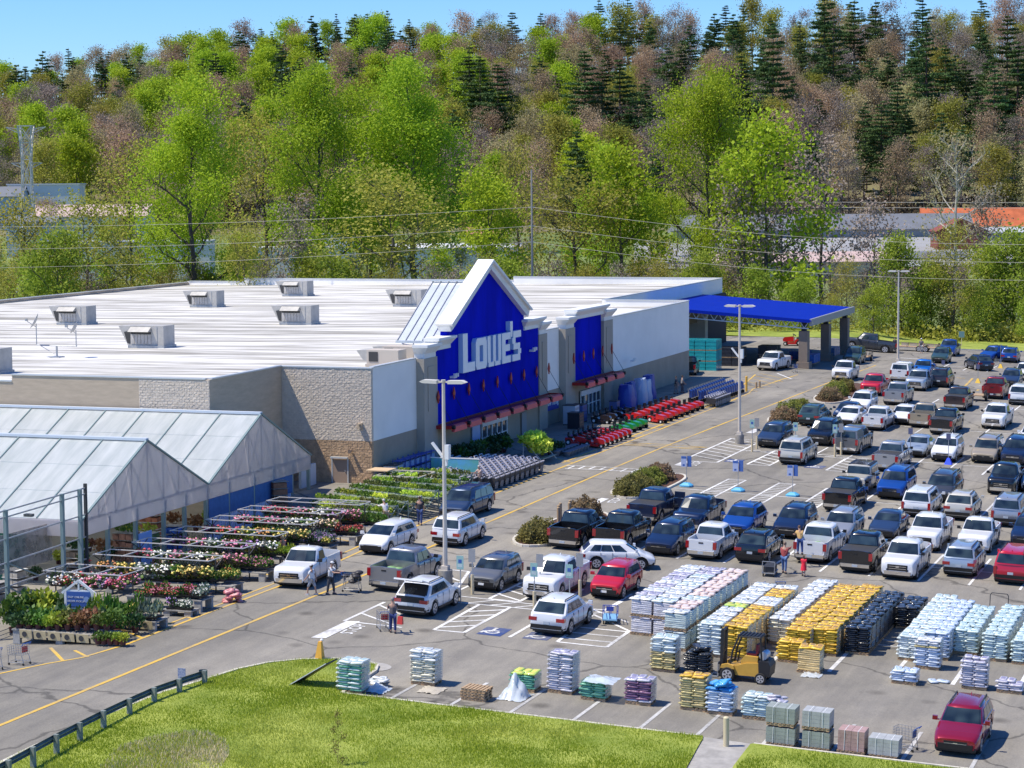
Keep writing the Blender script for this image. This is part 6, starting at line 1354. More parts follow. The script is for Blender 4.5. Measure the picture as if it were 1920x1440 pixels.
def table(x,y0,y1,w,h,lb,front=None):
 yc=(y0+y1)/2;t=thing('plant_table',lb,'table',x,yc,0,'plant tables in the garden area',slope=False);L=y1-y0
 m=MB();m.bb(-w/2,-L/2,h-.06,w/2,L/2,h);m.build('board',TBL,t);n=max(2,int(L/2.4)+1)
 for k in range(n):
  yy=-L/2+.25+(L-.5)*k/(n-1)
  m=MB();m.bb(-w/2+.05,yy-.2,-.15,-w/2+.25,yy+.2,h-.065);m.build('block_leg',BLK,t);m=MB();m.bb(w/2-.25,yy-.2,-.15,w/2-.05,yy+.2,h-.065);m.build('block_leg',BLK,t)
 if front:
  k=0;yy=-L/2+.15
  while yy<L/2-.6:m=MB();m.hexa([(-w/2-.03,yy,h-.42),(-w/2-.01,yy,h-.42),(-w/2-.01,yy+.72,h-.42),(-w/2-.03,yy+.72,h-.42),(-w/2-.09,yy,h+.02),(-w/2-.07,yy,h+.02),(-w/2-.07,yy+.72,h+.02),(-w/2-.09,yy+.72,h+.02)]);o=m.build('cardboard_sign',CARD,t);m=MB();m.face([(-w/2-.085+.0,yy+.42+.15*math.cos(a),h-.2+.15*math.sin(a))for a in[i*math.pi/5 for i in range(10)]][::-1]);m.build('printed_disc',DARK,o);yy+=.84
 return t
CARD=M('cardboard_print',(.62,.50,.28),.7,var=.12,vs=6)
WPIPE=M('white_pipe',(.62,.60,.57),.5)
def frame(x0,x1,y0,y1,z,lb):
 t=thing('basket_frame',lb,'frame',(x0+x1)/2,(y0+y1)/2,0,'white pipe frames for hanging baskets',slope=False);a,b=(x1-x0)/2,(y1-y0)/2
 n=max(2,int((y1-y0)/1.6))
 for k in range(n+1):yy=-b+2*b*k/n;m=MB();m.beam((-a,yy,z),(a,yy,z),.05);m.build('cross_rail',WPIPE,t)
 m=MB();m.beam((-a,-b,z+.03),(-a,b,z+.03),.05);m.beam((a,-b,z+.03),(a,b,z+.03),.05);m.build('long_rail',WPIPE,t)
 for yy in(-b,b):m=MB();m.beam((0,yy,0),(0,yy,z),.06);m.beam((-a,yy,z-.05),(0,yy,z-.5),.04);m.beam((a,yy,z-.05),(0,yy,z-.5),.04);m.build('post',DARK,t)
def fill(x,y0,y1,z,cols,name,rows=2,dx=.5,sc=1.):
 """cols: list of (leaf, bloom) cycling in stretches along the table"""
 n=int((y1-y0)/.5)
 for r_ in range(rows):
  for k in range(n):
   lf,bl=cols[int(k*len(cols)/n)]if R.random()>.15 else R.choice(cols)
   w={0:'front',rows-1:'back'}.get(r_,'middle')if rows>1 else 'only'
   if R.random()<.07:continue
   tray(x-(rows-1)*dx/2+dx*r_+R.uniform(-.05,.05),y0+.25+.5*k+R.uniform(-.05,.05),z,lf,bl,'%s tray, %s from the road, %s line, %s'%((bl or lf)+(' flower' if bl else ' foliage'),ordn(k+1),w,name),k+r_,math.pi/2+R.uniform(-.2,.2),sc*R.uniform(.8,1.9))
G='green'
# nearest corner: shrubs in pots
table(99.2,56.0,61.6,1.5,.62,'low shrub table with printed cardboard fronts nearest the road corner',True)
POT=MB();POT.cyl((0,0,0),(0,0,.3),.14,.19,10);POTM=POT.mesh('pot',M('pot_plum',(.10,.03,.03),.6));SHR=[leafclump(150,.42,.42,.62,.2,k+40,.6,.25).mesh('foliage',LEAFM['green'])for k in range(3)]
def shrub(x,y,z,leaf,sc,lb,k,cat='potted shrub'):
 t=thing('potted_shrub',lb,cat,x,y,k,'potted shrubs at the front corner',slope=False);t.location.z+=z;mesh_obj('pot',POTM,t);f=mesh_obj('foliage',SHR[k%3],t);mset(f,LEAFM[leaf]);f.scale=(sc,sc,sc)
lf=['lime','green','olive','rust','rust','lime','green','dark']
for k in range(10):
 for r_ in range(2):shrub(98.9+.6*r_,56.3+.56*k,.62,['green','olive','rust','rust','olive','lime','lime','green','green','dark'][k],.85+.3*R.random(),'%s potted shrub from the road end in the %s line of the corner table'%(ordn(k+1),['front','back'][r_]),k+r_)
for k in range(12):shrub(100.4+R.uniform(0,1.6),56.0+.6*k,.1,['dark','green','green','dark'][k%4],1.1+.5*R.random(),'%s large bushy shrub from the road standing behind the corner table'%ordn(k+1),k)
for k in range(9):shrub(101.5+R.uniform(0,4),61.5+R.uniform(0,3),.0,['green','dark','lime'][k%3],1.5+.6*R.random(),'%s tall leafy shrub from the left among the steel uprights'%ordn(k+1),k)
for k in range(5):shrub(98.2,55.2+.35*k-.2,.08,'lime' if k<2 else 'green',.7,'%s small bright shrub from the road in the floor tray'%ordn(k+1),k)
table(103.0,55.3,59.6,1.4,.6,'seedling table with cardboard fronts, second from the road corner',True);fill(102.7,55.4,59.4,.6,[('grey',None),('green',None),('green',None),('lime',None)],'seedling table',2,.5,2.0);fill(104.2,56.0,61.0,.62,[(G,'yellow'),(G,'peach'),(G,'white')],'tulip table',1,.5,1.3)
table(108.6,55.5,60.2,1.5,.75,'table of red and pink flats, third from the road corner');fill(108.5,55.6,60.0,.75,[('grey','white'),('green','rose'),('rust','pink'),('green','red')],'red flats table',3,.46);table(106.9,55.4,57.2,1.0,.35,'low planter bench at the road side of the red flats table');fill(106.9,55.5,57.0,.35,[('grey','white'),('dark','purple')],'low planter bench',2,.45)
frame(108,110.4,60.4,65.4,2.1,'white pipe frame with pink hanging baskets nearest the garden sign')
for k in range(9):
 for r_ in range(2):basket(108.3+1.6*r_,60.7+.53*k,gz(109,62)+1.4,['green','rust','grey'][k%3],['pink','rose','purple','pink','pink','white','rose','white','white'][k],'%s basket from the road end in the %s line of the pink basket frame'%(ordn(k+1),['near','far'][r_]),k)
rows_=[(114.0,[('green','yellow'),('olive','yellow'),('green','white'),('grey','white'),('green','orange')],['yellow','yellow','white','white','yellow','orange'],'yellow and white'),(118.6,[('green','pink'),('olive','peach'),('grey','white'),('green','rose')],['pink','peach','white','pink','white','rose'],'pink and peach'),(123.4,[('lime',None),('olive',None),('dark','purple'),('green','white')],['white','purple','pink','white','pink','pink'],'lilac and white'),(128.2,[('grey','purple'),('dark',None),('lime','yellow'),('green','yellow')],['yellow','yellow','orange','yellow','rose','rose'],'yellow and coral'),(132.8,[('rust','rose'),('grey','purple'),('green','white'),('green',None)],['peach','white','white','pink','rose','pink'],'white and rose'),(137.2,[('green',None),('rust','pink'),('green','purple'),('olive',None)],['pink','purple','white','pink','rose','rose'],'purple and pink')]
for i,(x,cols,bc,nm)in enumerate(rows_):
 y0=56.3+.12*i
 table(x,y0,64.6,1.5,.72,'long plant table of the %s row'%nm);fill(x,y0+.1,64.4,.72,cols,'%s row'%nm,3,.46)
 frame(x-.9,x+.9,y0+1.4,65.2,2.15,'white pipe frame over the %s row'%nm)
 for k in range(12):
  basket(x-.8,y0+1.7+.6*k,gz(x,62)+1.45,['green','grey','olive'][k%3],bc[int(k*len(bc)/12)],'%s basket from the road end hanging over the %s row'%(ordn(k+1),nm),k)
def quadmesh0(name,vv,mat):
 me=bpy.data.meshes.new(name);me.from_pydata(vv,[],[tuple(range(4*k,4*k+4))for k in range(len(vv)//4)]);me.materials.append(mat);return me
SHELF=M('shelf_grey_green',(.30,.36,.30),.6)
for i in range(7):
 x=143.0+2.7*i;y0=58.3+.05*i+(.5 if i>4 else 0);y1=65.6;t=thing('plant_rack','%s three-tier rack of green vegetable plants from the pink tables'%ordn(i+1),'rack',x,(y0+y1)/2,0,'tiered plant racks',slope=False);L=y1-y0;LQ={}
 for s_,(dx,h)in enumerate(((-.5,.35),(0,.8),(.5,1.25))):
  m=MB();m.bb(dx-.25,-L/2,h-.05,dx+.25,L/2,h);m.build('shelf',SHELF,t)
  for k in range(int(L/.55)):
   q=leafclump(70,.28,.26,.34,.17,i*97+s_*31+k,.4);lf=['green','lime','green','olive','fern'][(k//3+i+s_)%5];LQ.setdefault(lf,[]).extend([(a[0]+dx,a[1]-L/2+.3+.55*k,a[2]+h)for a in q.v])
 for lf,vv in LQ.items():stuff(mesh_obj('seedlings',quadmesh0('seedlings',vv,LEAFM[lf]),t))
 m=MB()
 for yy in(-L/2,0,L/2):m.beam((-.75,yy,0),(.75,yy,1.3),.05);m.beam((.75,yy,0),(.75,yy,1.3),.05)
 m.build('leg',SHELF,t)
t=thing('pergola_frame','white timber frame tables with a wooden top beside the stone wall','frame',158.0,64.0,0,slope=False);m=MB()
for y in(-1.8,0,1.8):m.beam((-1.5,y,1.3),(2.0,y,1.3),.08);m.beam((-1.5,y,0),(-1.5,y,1.3),.08);m.beam((2,y,0),(2,y,1.3),.08);m.beam((-1.5,y,0),(2,y,1.3),.06)
m.beam((-1.5,-1.8,1.35),(-1.5,1.8,1.35),.08);m.beam((2,-1.8,1.35),(2,1.8,1.35),.08);m.build('timber',M('cream_timber',(.66,.60,.48),.7),t);m=MB();m.bb(-.2,1.2,1.5,1.6,3.0,1.58);m.build('top',M('pale_wood',(.62,.45,.27),.7),t)
t=thing('picture_board','long landscape picture board with blue sky and green hills behind the green racks','board',163.9,62.0,0,slope=False);m=MB();m.bb(-.03,-2,.8,.03,2,1.9);m.build('panel',M('landscape_print',(.10,.38,.62),.5,col2=(.12,.40,.25),vs=.8),t);m=MB();m.bb(-.05,-2.05,1.9,.05,2.05,1.98);m.bb(-.04,-2,0,.04,-1.9,.8);m.bb(-.04,1.9,0,.04,2,.8);m.build('frame',WHITE,t)
# steel uprights of the fenced yard at the left edge
t=thing('yard_frame','tall grey-green steel fence frame in front of the greenhouse at the left edge','fence',108,66,0,z=FL,slope=False)
ups=[(104.6,65.4),(111.0,66.0),(113.0,66.1),(99.0,65.2)]
for x,y in ups:m=MB();m.bb(x-108-.1,y-66-.1,0,x-108+.1,y-66+.1,6.1);m.build('post',GREEN,t)
for x,y in((113.9,66.3),):m=MB();m.bb(x-108-.08,y-66-.08,0,x-108+.08,y-66+.08,6.3);m.build('post',DARK,t)
for z in(6.05,5.7,4.5,3.2,1.9):m=MB();m.beam((-9,-.8,z),(-3.4,-.6,z),.07);m.beam((-3.4,-.6,z),(5.9,.3,z),.07);m.build('rail',STEEL,t)
m=MB();m.beam((-3.4,-.6,3.2),(.2,-.2,1.9),.07);m.beam((-3.4,-.6,1.9),(-.5,-.3,.6),.07);m.build('brace',GREEN,t);m=MB();m.box((-1.2,-.6,5.5),(.3,.5,.15));m.build('flood_lamp',M('lamp_dark',(.12,.12,.11),.5),t)
m=MB();m.bb(-8.8,2.6,1.7,5.8,2.66,3.9);m.build('netting',M('netting',(.30,.27,.24),.8,var=.5,vs=1.2,alpha=.55),t)
t=thing('water_tank','large ribbed dark green tank at the left edge under the greenhouse roof','tank',116.0,73.0,0,z=FL,slope=False);m=MB();rr=[]
for k in range(15):q=1.35+.05*(k%2);rr.append([(q*math.cos(a*math.pi/10),q*math.sin(a*math.pi/10),.25*k+.1)for a in range(20)])
m.rings(rr);m.build('shell',M('tank_green',(.01,.16,.11),.4),t,smooth=50)
for k,(x,y,w,h,c,lb)in enumerate([(109.5,69.5,1.2,1.1,(.32,.28,.22),'wooden box stack with cream lids inside the fenced yard'),(112.5,70,1.1,1.3,(.42,.38,.32),'brown cartons inside the fenced yard'),(106.4,68.2,1.2,.9,(.04,.14,.3),'blue tarpaulin bundle at the foot of the yard fence'),(118.6,69.4,1.2,1.6,(.35,.24,.16),'tall brown shelf of pots at the left greenhouse bay'),(124.0,69.0,1.4,1.8,(.38,.18,.12),'reddish shelf unit with pots in the greenhouse mouth'),(127.2,69.2,1.2,1.3,(.12,.2,.06),'shelf overflowing with green plants in the greenhouse mouth'),(129.0,68.4,1.0,1.5,(.03,.12,.5),'blue display stand in the greenhouse mouth'),(131.0,71.0,1.3,3.2,(.45,.16,.08),'tall stack of terracotta pots beside the shade cloth'),(144.6,68.2,1.3,2.4,(.25,.12,.07),'brown crates on a shelf at the right greenhouse bay'),(110.8,75.5,1.3,1.2,(.38,.08,.07),'dark red boxes at the back of the yard'),(105.2,71.5,1.2,1.3,(.2,.2,.19),'dark planters stacked in the yard at the left edge')]):
 t=thing('display_shelf' if k>2 else 'box_stack',lb,'display',x,y,R.uniform(-.1,.1),'goods in and before the greenhouse',z=FL,slope=False);mm=M('goods_%d'%k if False else 'goods_paint',c,.7,var=.35,vs=2.5)
 n=max(2,int(h/.42))
 for i in range(n):
  for j in range(3):m=MB();s_=R.uniform(.8,1);m.bb(-w*.42,-w*.5+w*j/3+.02,h*i/n+.03,w*.42*s_,-w*.5+w*(j+1)/3-.02,h*i/n+h/n*R.uniform(.6,.92));m.build('carton',mm,t)
 m=MB()
 for i in range(n+1):m.bb(-w*.46,-w*.52,h*i/n-.012,w*.46,w*.52,h*i/n+.02)
 m.build('shelf',WPIPE if k%2 else TBL,t)
 if k in(3,4,5,7):o=leafclump(160,w*.5,w*.5,.5,.2,k,z0=h).build('foliage',LEAFM[['green','lime','green','dark'][k%4]],t)
for k in range(26):
 x=115+1.1*k;y=67.3+R.random()*6
 shrub(x,y,R.choice((0,.5,1.0)),R.choice(['green','lime','dark','rust']),.9+.5*R.random(),'%s potted plant from the left in the shade of the greenhouse'%ordn(k+1),k,'potted plant')
# garden sign with little gable
t=thing('garden_sign','white gabled sign frame with a dark blue board beside the shrub table','sign',103.6,60.6,math.radians(8),slope=False)
for y in(-.75,.75):m=MB();m.bb(-.06,y-.07,0,.06,y+.07,1.85);m.build('post',WHITE,t)
m=MB();m.beam((0,-.95,1.75),(0,0,2.45),.12,.12);m.beam((0,.95,1.75),(0,0,2.45),.12,.12);m.beam((0,-.75,1.9),(0,.75,1.9),.08);m.beam((0,0,1.9),(0,0,2.35),.08);m.beam((0,-.75,.95),(0,.75,.95),.07);m.build('gable',WHITE,t)
m=MB();m.bb(-.08,-.68,1.05,-.03,.68,1.85);o=m.build('board',SBL,t)
for i,s_ in enumerate(('EASY ONLINE','ORDER PICKUP')):me=text_mesh(s_,.15,.004);me.materials.clear();me.materials.append(WHITE);mesh_obj('lettering',me,t,(-.09,.14,1.56-.22*i),(math.pi/2,0,-math.pi/2))
m=MB();m.face([(-.092,-.47+.17*math.cos(a*math.pi/6),1.45+.17*math.sin(a*math.pi/6))for a in range(12)]);m.build('round_mark',M('ring_blue',(.25,.35,.6),.5),t)
# pink bag pile at the road
t=thing('soil_bag_pile','heap of pink soil bags on the yellow hatching by the road','bags',111.2,55.3,0,slope=False);pkb=bag_mesh(.62,.4,.15,'bag',bagmat('bag_rose',(.62,.20,.20),(.7,.45,.42)),3)
for k in range(16):a=R.uniform(0,6.28);lv=k//4;mesh_obj('bag',pkb,t,(.33*math.cos(a)*(1-lv*.12),.33*math.sin(a)*(1-lv*.12),.18*lv),(R.uniform(-.3,.3),R.uniform(-.3,.3),R.uniform(0,3)))
# big carts, nested lines
BC=Proto();m=MB();m.hexa([(-.3,-.55,.35),(.3,-.55,.35),(.3,.4,.4),(-.3,.4,.4),(-.36,-.6,.95),(.36,-.6,.95),(.36,.5,1.0),(-.36,.5,1.0)]);BC.add('basket',m.mesh('basket',M('cart_grey',(.055,.055,.06),.6)))
m=MB();m.bb(-.3,-.62,.12,.3,-.58,.62);BC.add('front_panel',m.mesh('front_panel',M('cart_front',(.20,.19,.19),.6)));m=MB();m.bb(-.38,-.63,.93,.38,-.55,1.02);m.tube([(-.36,.5,1.0),(-.3,.62,1.15),(.3,.62,1.15),(.36,.5,1.0)],.05,5);m.tube([(-.36,-.1,1.02),(-.3,.1,1.2),(.3,.1,1.2),(.36,-.1,1.02)],.045,5);BC.add('handle',m.mesh('handle',M('cart_handle',(.55,.52,.56),.5)))
m=MB()
for sx in(-.27,.27):m.beam((sx,-.5,.1),(sx,.55,.12),.04);m.cyl((sx-.03,-.45,.07),(sx+.03,-.45,.07),.07,n=8);m.cyl((sx-.03,.5,.07),(sx+.03,.5,.07),.07,n=8);m.beam((sx,.5,.1),(sx,.4,.4),.03)
BC.add('frame',m.mesh('frame',DARK))
for i in range(10):
 for j in range(8):put(BC,'nested_cart','%s cart from the road in the %s nested line from the left'%(ordn(j+1),ordn(i+1)),'shopping cart',161.2+1.22*i+.12*j*.3,58.2+.62*j,0,'nested dark carts with pale handles')
# ferns
t=thing('fern_rack','stepped rack overflowing with bright yellow-green ferns','rack',179.6,60.2,0,slope=False)
for k in range(4):m=MB();m.bb(-1.6,-.9+.45*k,.3+.4*k,1.6,-.45+.45*k,.35+.4*k);m.build('shelf',SHELF,t)
m=MB()
for x in(-1.6,1.6):m.beam((x,-.9,0),(x,.9,1.9),.06);m.beam((x,.9,0),(x,.9,2.3),.06)
m.beam((-1.6,.9,2.3),(1.6,.9,2.3),.06);m.build('leg',WPIPE,t)
for k in range(14):
 f=thing('fern','%s yellow-green fern from the left on the %s shelf of the fern rack'%(ordn(k%5+1),['top','middle','lower'][k//5]),'fern',178.3+.65*(k%5),60.9-.45*(k//5),k,'ferns on the stepped rack',slope=False,z=gz(179,60)+1.6-.4*(k//5));leafclump(190,.6,.6,.5,.5,k+70,.1).build('foliage',LEAFM['fern'],f)
# dark potted stock along the wall and the road
for k in range(34):
 x=(174.5+R.random()*13)if k<18 else(182.5+R.random()*6);y=(63.8+R.random()*2.5)if k<18 else(60.4+R.random()*3)
 shrub(x,y,0,R.choice(['dark','dark','green']),(1.35 if k<18 else .8)+.4*R.random(),('dark leafy tree in a pot against the entrance wall, %s from the carts' if k<18 else 'dark potted plant by the road past the fern rack, %s from the left')%ordn(k%18+1),k,'potted plant')
PLN=Proto();m=MB();m.cyl((0,0,0),(0,0,.4),.25,.38,12);m.cyl((0,0,.4),(0,0,.44),.42,.42,12);PLN.add('bowl',m.mesh('bowl',M('planter_slate',(.12,.14,.17),.5)))
for k in range(14):put(PLN,'planter','%s dark bowl planter from the left between ferns and red tiller line'%ordn(k+1),'planter',183+.9*(k//2),58.9+1.0*(k%2),0,'bowl planters by the road',slope=False)
# mowers
def mower_proto(col,sc=1.):
 P=Proto();m=MB();m.prism_xz([(-.05,.4),(.95,.38),(1.0,.6),(.85,.78),(.1,.86),(-.05,.75)],-.27,.27);P.add('hood',m.mesh('hood',col))
 m=MB();m.prism_xz([(-.95,.35),(-.2,.3),(-.15,.45),(-.3,.62),(-.95,.66)],-.42,.42);m.prism([(-.35,-.62),(.45,-.62),(.55,0),(.45,.62),(-.35,.62)],.16,.34);P.add('deck',m.mesh('deck',col))
 m=MB();m.bb(-.75,-.22,.66,-.3,.22,.76);m.bb(-.8,-.22,.76,-.7,.22,1.12);P.add('seat',m.mesh('seat',M('seat_black',(.02,.02,.02),.6)if 'seat_black' not in bpy.data.materials else bpy.data.materials['seat_black']))
 m=MB();m.tube([(.12,0,.8),(-.05,0,1.02)],.03,6);m.cyl((-.06,0,1.0),(-.08,0,1.03),.19,.19,10);P.add('steering_wheel',m.mesh('steering_wheel',BLACK))
 for x,r_,y in((.72,.19,.36),(-.62,.27,.4)):
  for s_ in(-1,1):m=MB();m.cyl((x,s_*y-.09,r_),(x,s_*y+.09,r_),r_,n=12);m.c=1;m.cyl((x,s_*(y+.092),r_),(x,s_*(y+.1),r_),r_*.5,n=8);P.add('wheel',m.mesh('wheel',[RUBBER,YEL if col.name=='mower_green' else WHITE]))
 return P
MR=mower_proto(paint('mower_red',(.58,.02,.02),.1));MG=mower_proto(paint('mower_green',(.02,.26,.04),.1));MK=mower_proto(paint('mower_dark',(.04,.03,.03),.2))
for k in range(7):put(MR,'riding_mower','%s red mower from the left in the near red line'%ordn(k+1),'lawn mower',190.4+1.42*k,58.7,-math.pi/2+.1,'red riding mowers').scale=(.85,.75,.9)
for k in range(6):put(MR,'riding_mower','%s red mower from the left behind the near red line'%ordn(k+1),'lawn mower',190.8+1.5*k,60.6,-math.pi/2+.1,'red riding mowers').scale=(.85,.75,.9)
for k in range(4):put(MG,'riding_mower','%s green mower from the left'%ordn(k+1),'lawn mower',201.6+2.0*k,59.6,-math.pi/2-.3,'green riding mowers')
for k in range(8):
 for j in range(2):put(MR,'riding_mower','%s red mower from the left in the %s line of the far mower block'%(ordn(k+1),['road side','wall side'][j]),'lawn mower',212.5+2.1*k,59.0+2.5*j,-math.pi/2-.35,'red riding mowers')
for k in range(5):put(MK,'riding_mower','%s dark mower behind the left end of the far red block'%ordn(k+1),'lawn mower',208.6+2*k,63.6,-math.pi/2,'dark riding mowers')
# wheelbarrows stood on end / blue carts
BW=Proto();m=MB();m.hexa([(-.3,-.2,.5),(.3,-.2,.5),(.25,-.1,1.2),(-.25,-.1,1.2),(-.38,.15,.45),(.38,.15,.45),(.34,.12,1.35),(-.34,.12,1.35)]);BW.add('tray',m.mesh('tray',M('barrow_blue',(.02,.05,.22),.4)));m=MB();m.beam((-.25,0,.1),(-.3,.3,1.5),.05);m.beam((.25,0,.1),(.3,.3,1.5),.05);m.beam((-.3,.1,.4),(.3,.1,.4),.04);BW.add('frame',m.mesh('frame',M('barrow_wood',(.36,.34,.3),.7)));m=MB();m.cyl((-.05,-.1,.2),(.05,-.1,.2),.2,n=12);BW.add('wheel',m.mesh('wheel',RUBBER))
BWG=M('barrow_green',(.03,.10,.09),.4)
for k in range(15):
 for j in range(3):t=put(BW,'wheelbarrow','%s upended wheelbarrow from the left in the %s line'%(ordn(k+1),['front','middle','back'][j]),'wheelbarrow',232.3+1.05*k+.3*j,58.7+1.1*j,0,'blue and green wheelbarrows stood on end')
for k in range(9):put(BC,'flat_cart','%s grey flat cart from the left before the wheelbarrows'%ordn(k+1),'cart',230.0+.9*(k%5)+1.6*(k//5)*2,58.0,0,'grey carts before the wheelbarrows')
# bulky goods at the far part of the wall
BT=M('blue_tarp',(.015,.05,.34),.4,bump=.6,bs=3);WT=M('pale_tarp',(.36,.44,.62),.35,bump=.6,bs=3)
def tarp(x,y,w,d,h,mat,lb,seed):
 rr=random.Random(seed);m=MB();rg=[]
 for i in range(6):
  q=1-.28*(i/5)**2;rg.append([(w/2*q*math.copysign(abs(math.cos(a))**.5,math.cos(a))+rr.uniform(-.07,.07),d/2*q*math.copysign(abs(math.sin(a))**.5,math.sin(a))+rr.uniform(-.07,.07),h*i/5+(rr.uniform(-.12,.12)if i else 0))for a in[k*math.pi/7 for k in range(14)]])
 m.rings(rg);t=thing('covered_goods',lb,'covered goods',x,y,0,'sheeted goods against the far wall',slope=False);m.build('cover',mat,t,smooth=50)
tarp(221.5,64.8,2.6,1.6,2.6,BT,'deep blue sheeted goods left of the pale film-wrapped ones',1);tarp(227.8,65.2,2.0,1.5,2.7,WT,'tall pale film-wrapped goods against the far wall',2);tarp(230.5,65.4,2.0,1.4,2.3,WT,'lower pale film-wrapped goods against the far wall',3);tarp(225.4,65.6,1.6,1.4,2.5,BT,'blue sheeted goods between two pale ones',4);tarp(233.4,65.8,2.0,1.4,2.6,BT,'blue sheeted goods right of the pale film-wrapped ones',5)
for k,(x,y,w,d,h,c,lb)in enumerate([(206.5,66.0,1.4,1.2,1.9,(.5,.55,.62),'pale upright vending cabinet left of the blue sheeted goods'),(209,66.0,1.5,1.2,1.7,(.06,.1,.3),'dark blue cabinet right of the vending cabinet'),(203.5,64.6,1.4,1.2,1.5,(.02,.02,.03),'black grill display by the second entrance'),(163.3,67.0,1.5,1.0,1.3,(.5,.55,.62),'white louvred cabinet at the store corner'),(216.5,64.6,1.0,.8,1.4,(.1,.13,.3),'small blue stand beside the dark mowers')]):
 t=thing('display_cabinet',lb,'cabinet',x,y,0,slope=False);mt=M('cabinet_paint',c,.5);m=MB();m.bb(-w/2,-d/2,.1,w/2,d/2,h);m.build('body',mt,t);m=MB();
 for j in range(4):m.bb(-w/2+.05,-d/2-.02,.25+j*(h-.3)/4,w/2-.05,-d/2-.003,.2+(j+.75)*(h-.3)/4)
 m.build('panel',M('cabinet_panel',tuple(min(1,q*.6+.02)for q in c),.4),t);m=MB();m.bb(-w/2-.04,-d/2-.04,h,w/2+.04,d/2+.04,h+.06);m.build('top',DARK,t);m=MB();m.bb(-w/2,-d/2,0,w/2,d/2,.098);m.build('plinth',DARK,t)
PC=Proto();m=MB()
for z in(.1,.75,1.4):m.bb(-.5,-.35,z,.5,.35,z+.04)
for x in(-.48,.48):
 for y in(-.33,.33):m.bb(x-.02,y-.02,0,x+.02,y+.02,1.6)
PC.add('cage',m.mesh('cage',M('cage_blue',(.05,.09,.4),.5)))
m=MB()
for z in(.14,.79):
 for i in range(3):m.cyl((-.32+.32*i,-.12,z),(-.32+.32*i,-.12,z+.42),.14,n=8)
m2=m;PC.add('gas_bottle',m2.mesh('gas_bottle',M('bottle_pale',(.42,.52,.72),.4)))
for k in range(7):put(PC,'bottle_cage','%s blue gas bottle cage from the corner along the store wall'%ordn(k+1),'cage',165.0+1.15*k,67.2,0,'blue gas bottle cages',slope=False)
# stacked pale chairs
CHR=Proto();m=MB();m.bb(-.27,-.27,.4,.27,.27,.44);m.bb(-.27,.22,.44,.27,.27,.85)
for x in(-.24,.24):
 for y in(-.24,.24):m.bb(x-.025,y-.025,0,x+.025,y+.025,.4)
m.bb(-.3,-.25,.62,-.24,.25,.66);m.bb(.24,-.25,.62,.3,.25,.66);CHR.add('shell',m.mesh('shell',M('chair_plastic',(.48,.56,.68),.5)))
for k in range(8):
 for j in range(2):put(CHR,'patio_chair','%s pale patio chair from the corner in the %s line before the wall'%(ordn(k+1),['front','back'][j]),'chair',173.0+.7*k,65.2+.7*j,0,'pale patio chairs by the wall',slope=False)
# teal wrapped pallets under the canopy
TW=M('teal_wrap',(.02,.34,.38),.3,coat=.5,var=.15,vs=2,stretch=(1,1,4));TWD=M('dark_wrap',(.03,.035,.05),.4,var=.4,vs=2)
def cubes(x0,y0,nx,ny,nz,s,mat,nm,cat='pallet'):
 for i in range(nx):
  for j in range(ny):
   for k in range(nz):
    t=thing('wrapped_pallet','%s tier, %s from the left, %s line, %s'%(ordn(k+1),ordn(ny-j),ordn(i+1),nm),cat,x0+i*(s+.15),y0+j*(s+.06),0,nm,z=gz(x0,62)+k*(s+.0)if gz(x0,62)>.3 else .7+k*s,slope=False)
    m=MB();
    for q in range(5):e=.02*(q%2);m.bb(-s/2+e,-s/2+e,.12+(s-.14)*q/5,s/2-e,s/2-e,.12+(s-.14)*(q+1)/5-.004)
    m.build('wrapped_load',mat,t);m=MB();m.bb(-s/2,-s/2,0,s/2,s/2,.05);m.bb(-s/2,-s/2,.09,s/2,s/2,.115);m.bb(-s/2,-.06,.05,s/2,.06,.09);m.build('pallet',WOOD,t)
cubes(270.3,68.0,2,3,3,1.35,TW,'teal wrapped stack under the canopy');cubes(277.5,66.5,2,3,2,1.3,TWD,'dark wrapped goods behind the teal stack');cubes(284.5,63.5,2,2,2,1.2,TWD,'dark goods in the middle of the canopy');cubes(286,58.9,3,1,1,1.2,M('blue_wrap',(.03,.12,.38),.4,var=.4,vs=3),'blue wrapped goods between the columns');cubes(292,61,2,2,1,1.2,M('blue_wrap',(.03,.10,.3),.4,var=.4,vs=3),'blue goods at the middle column');cubes(299,58.8,3,1,1,1.2,M('blue_grey_wrap',(.10,.16,.3),.4,var=.4,vs=3),'blue grey goods between the far columns')
put(MR,'riding_mower','orange-red mower standing on the far road beyond the first column','lawn mower',313.5,67.0,math.pi/2,'red riding mowers').scale=(1.3,1.3,1.3)
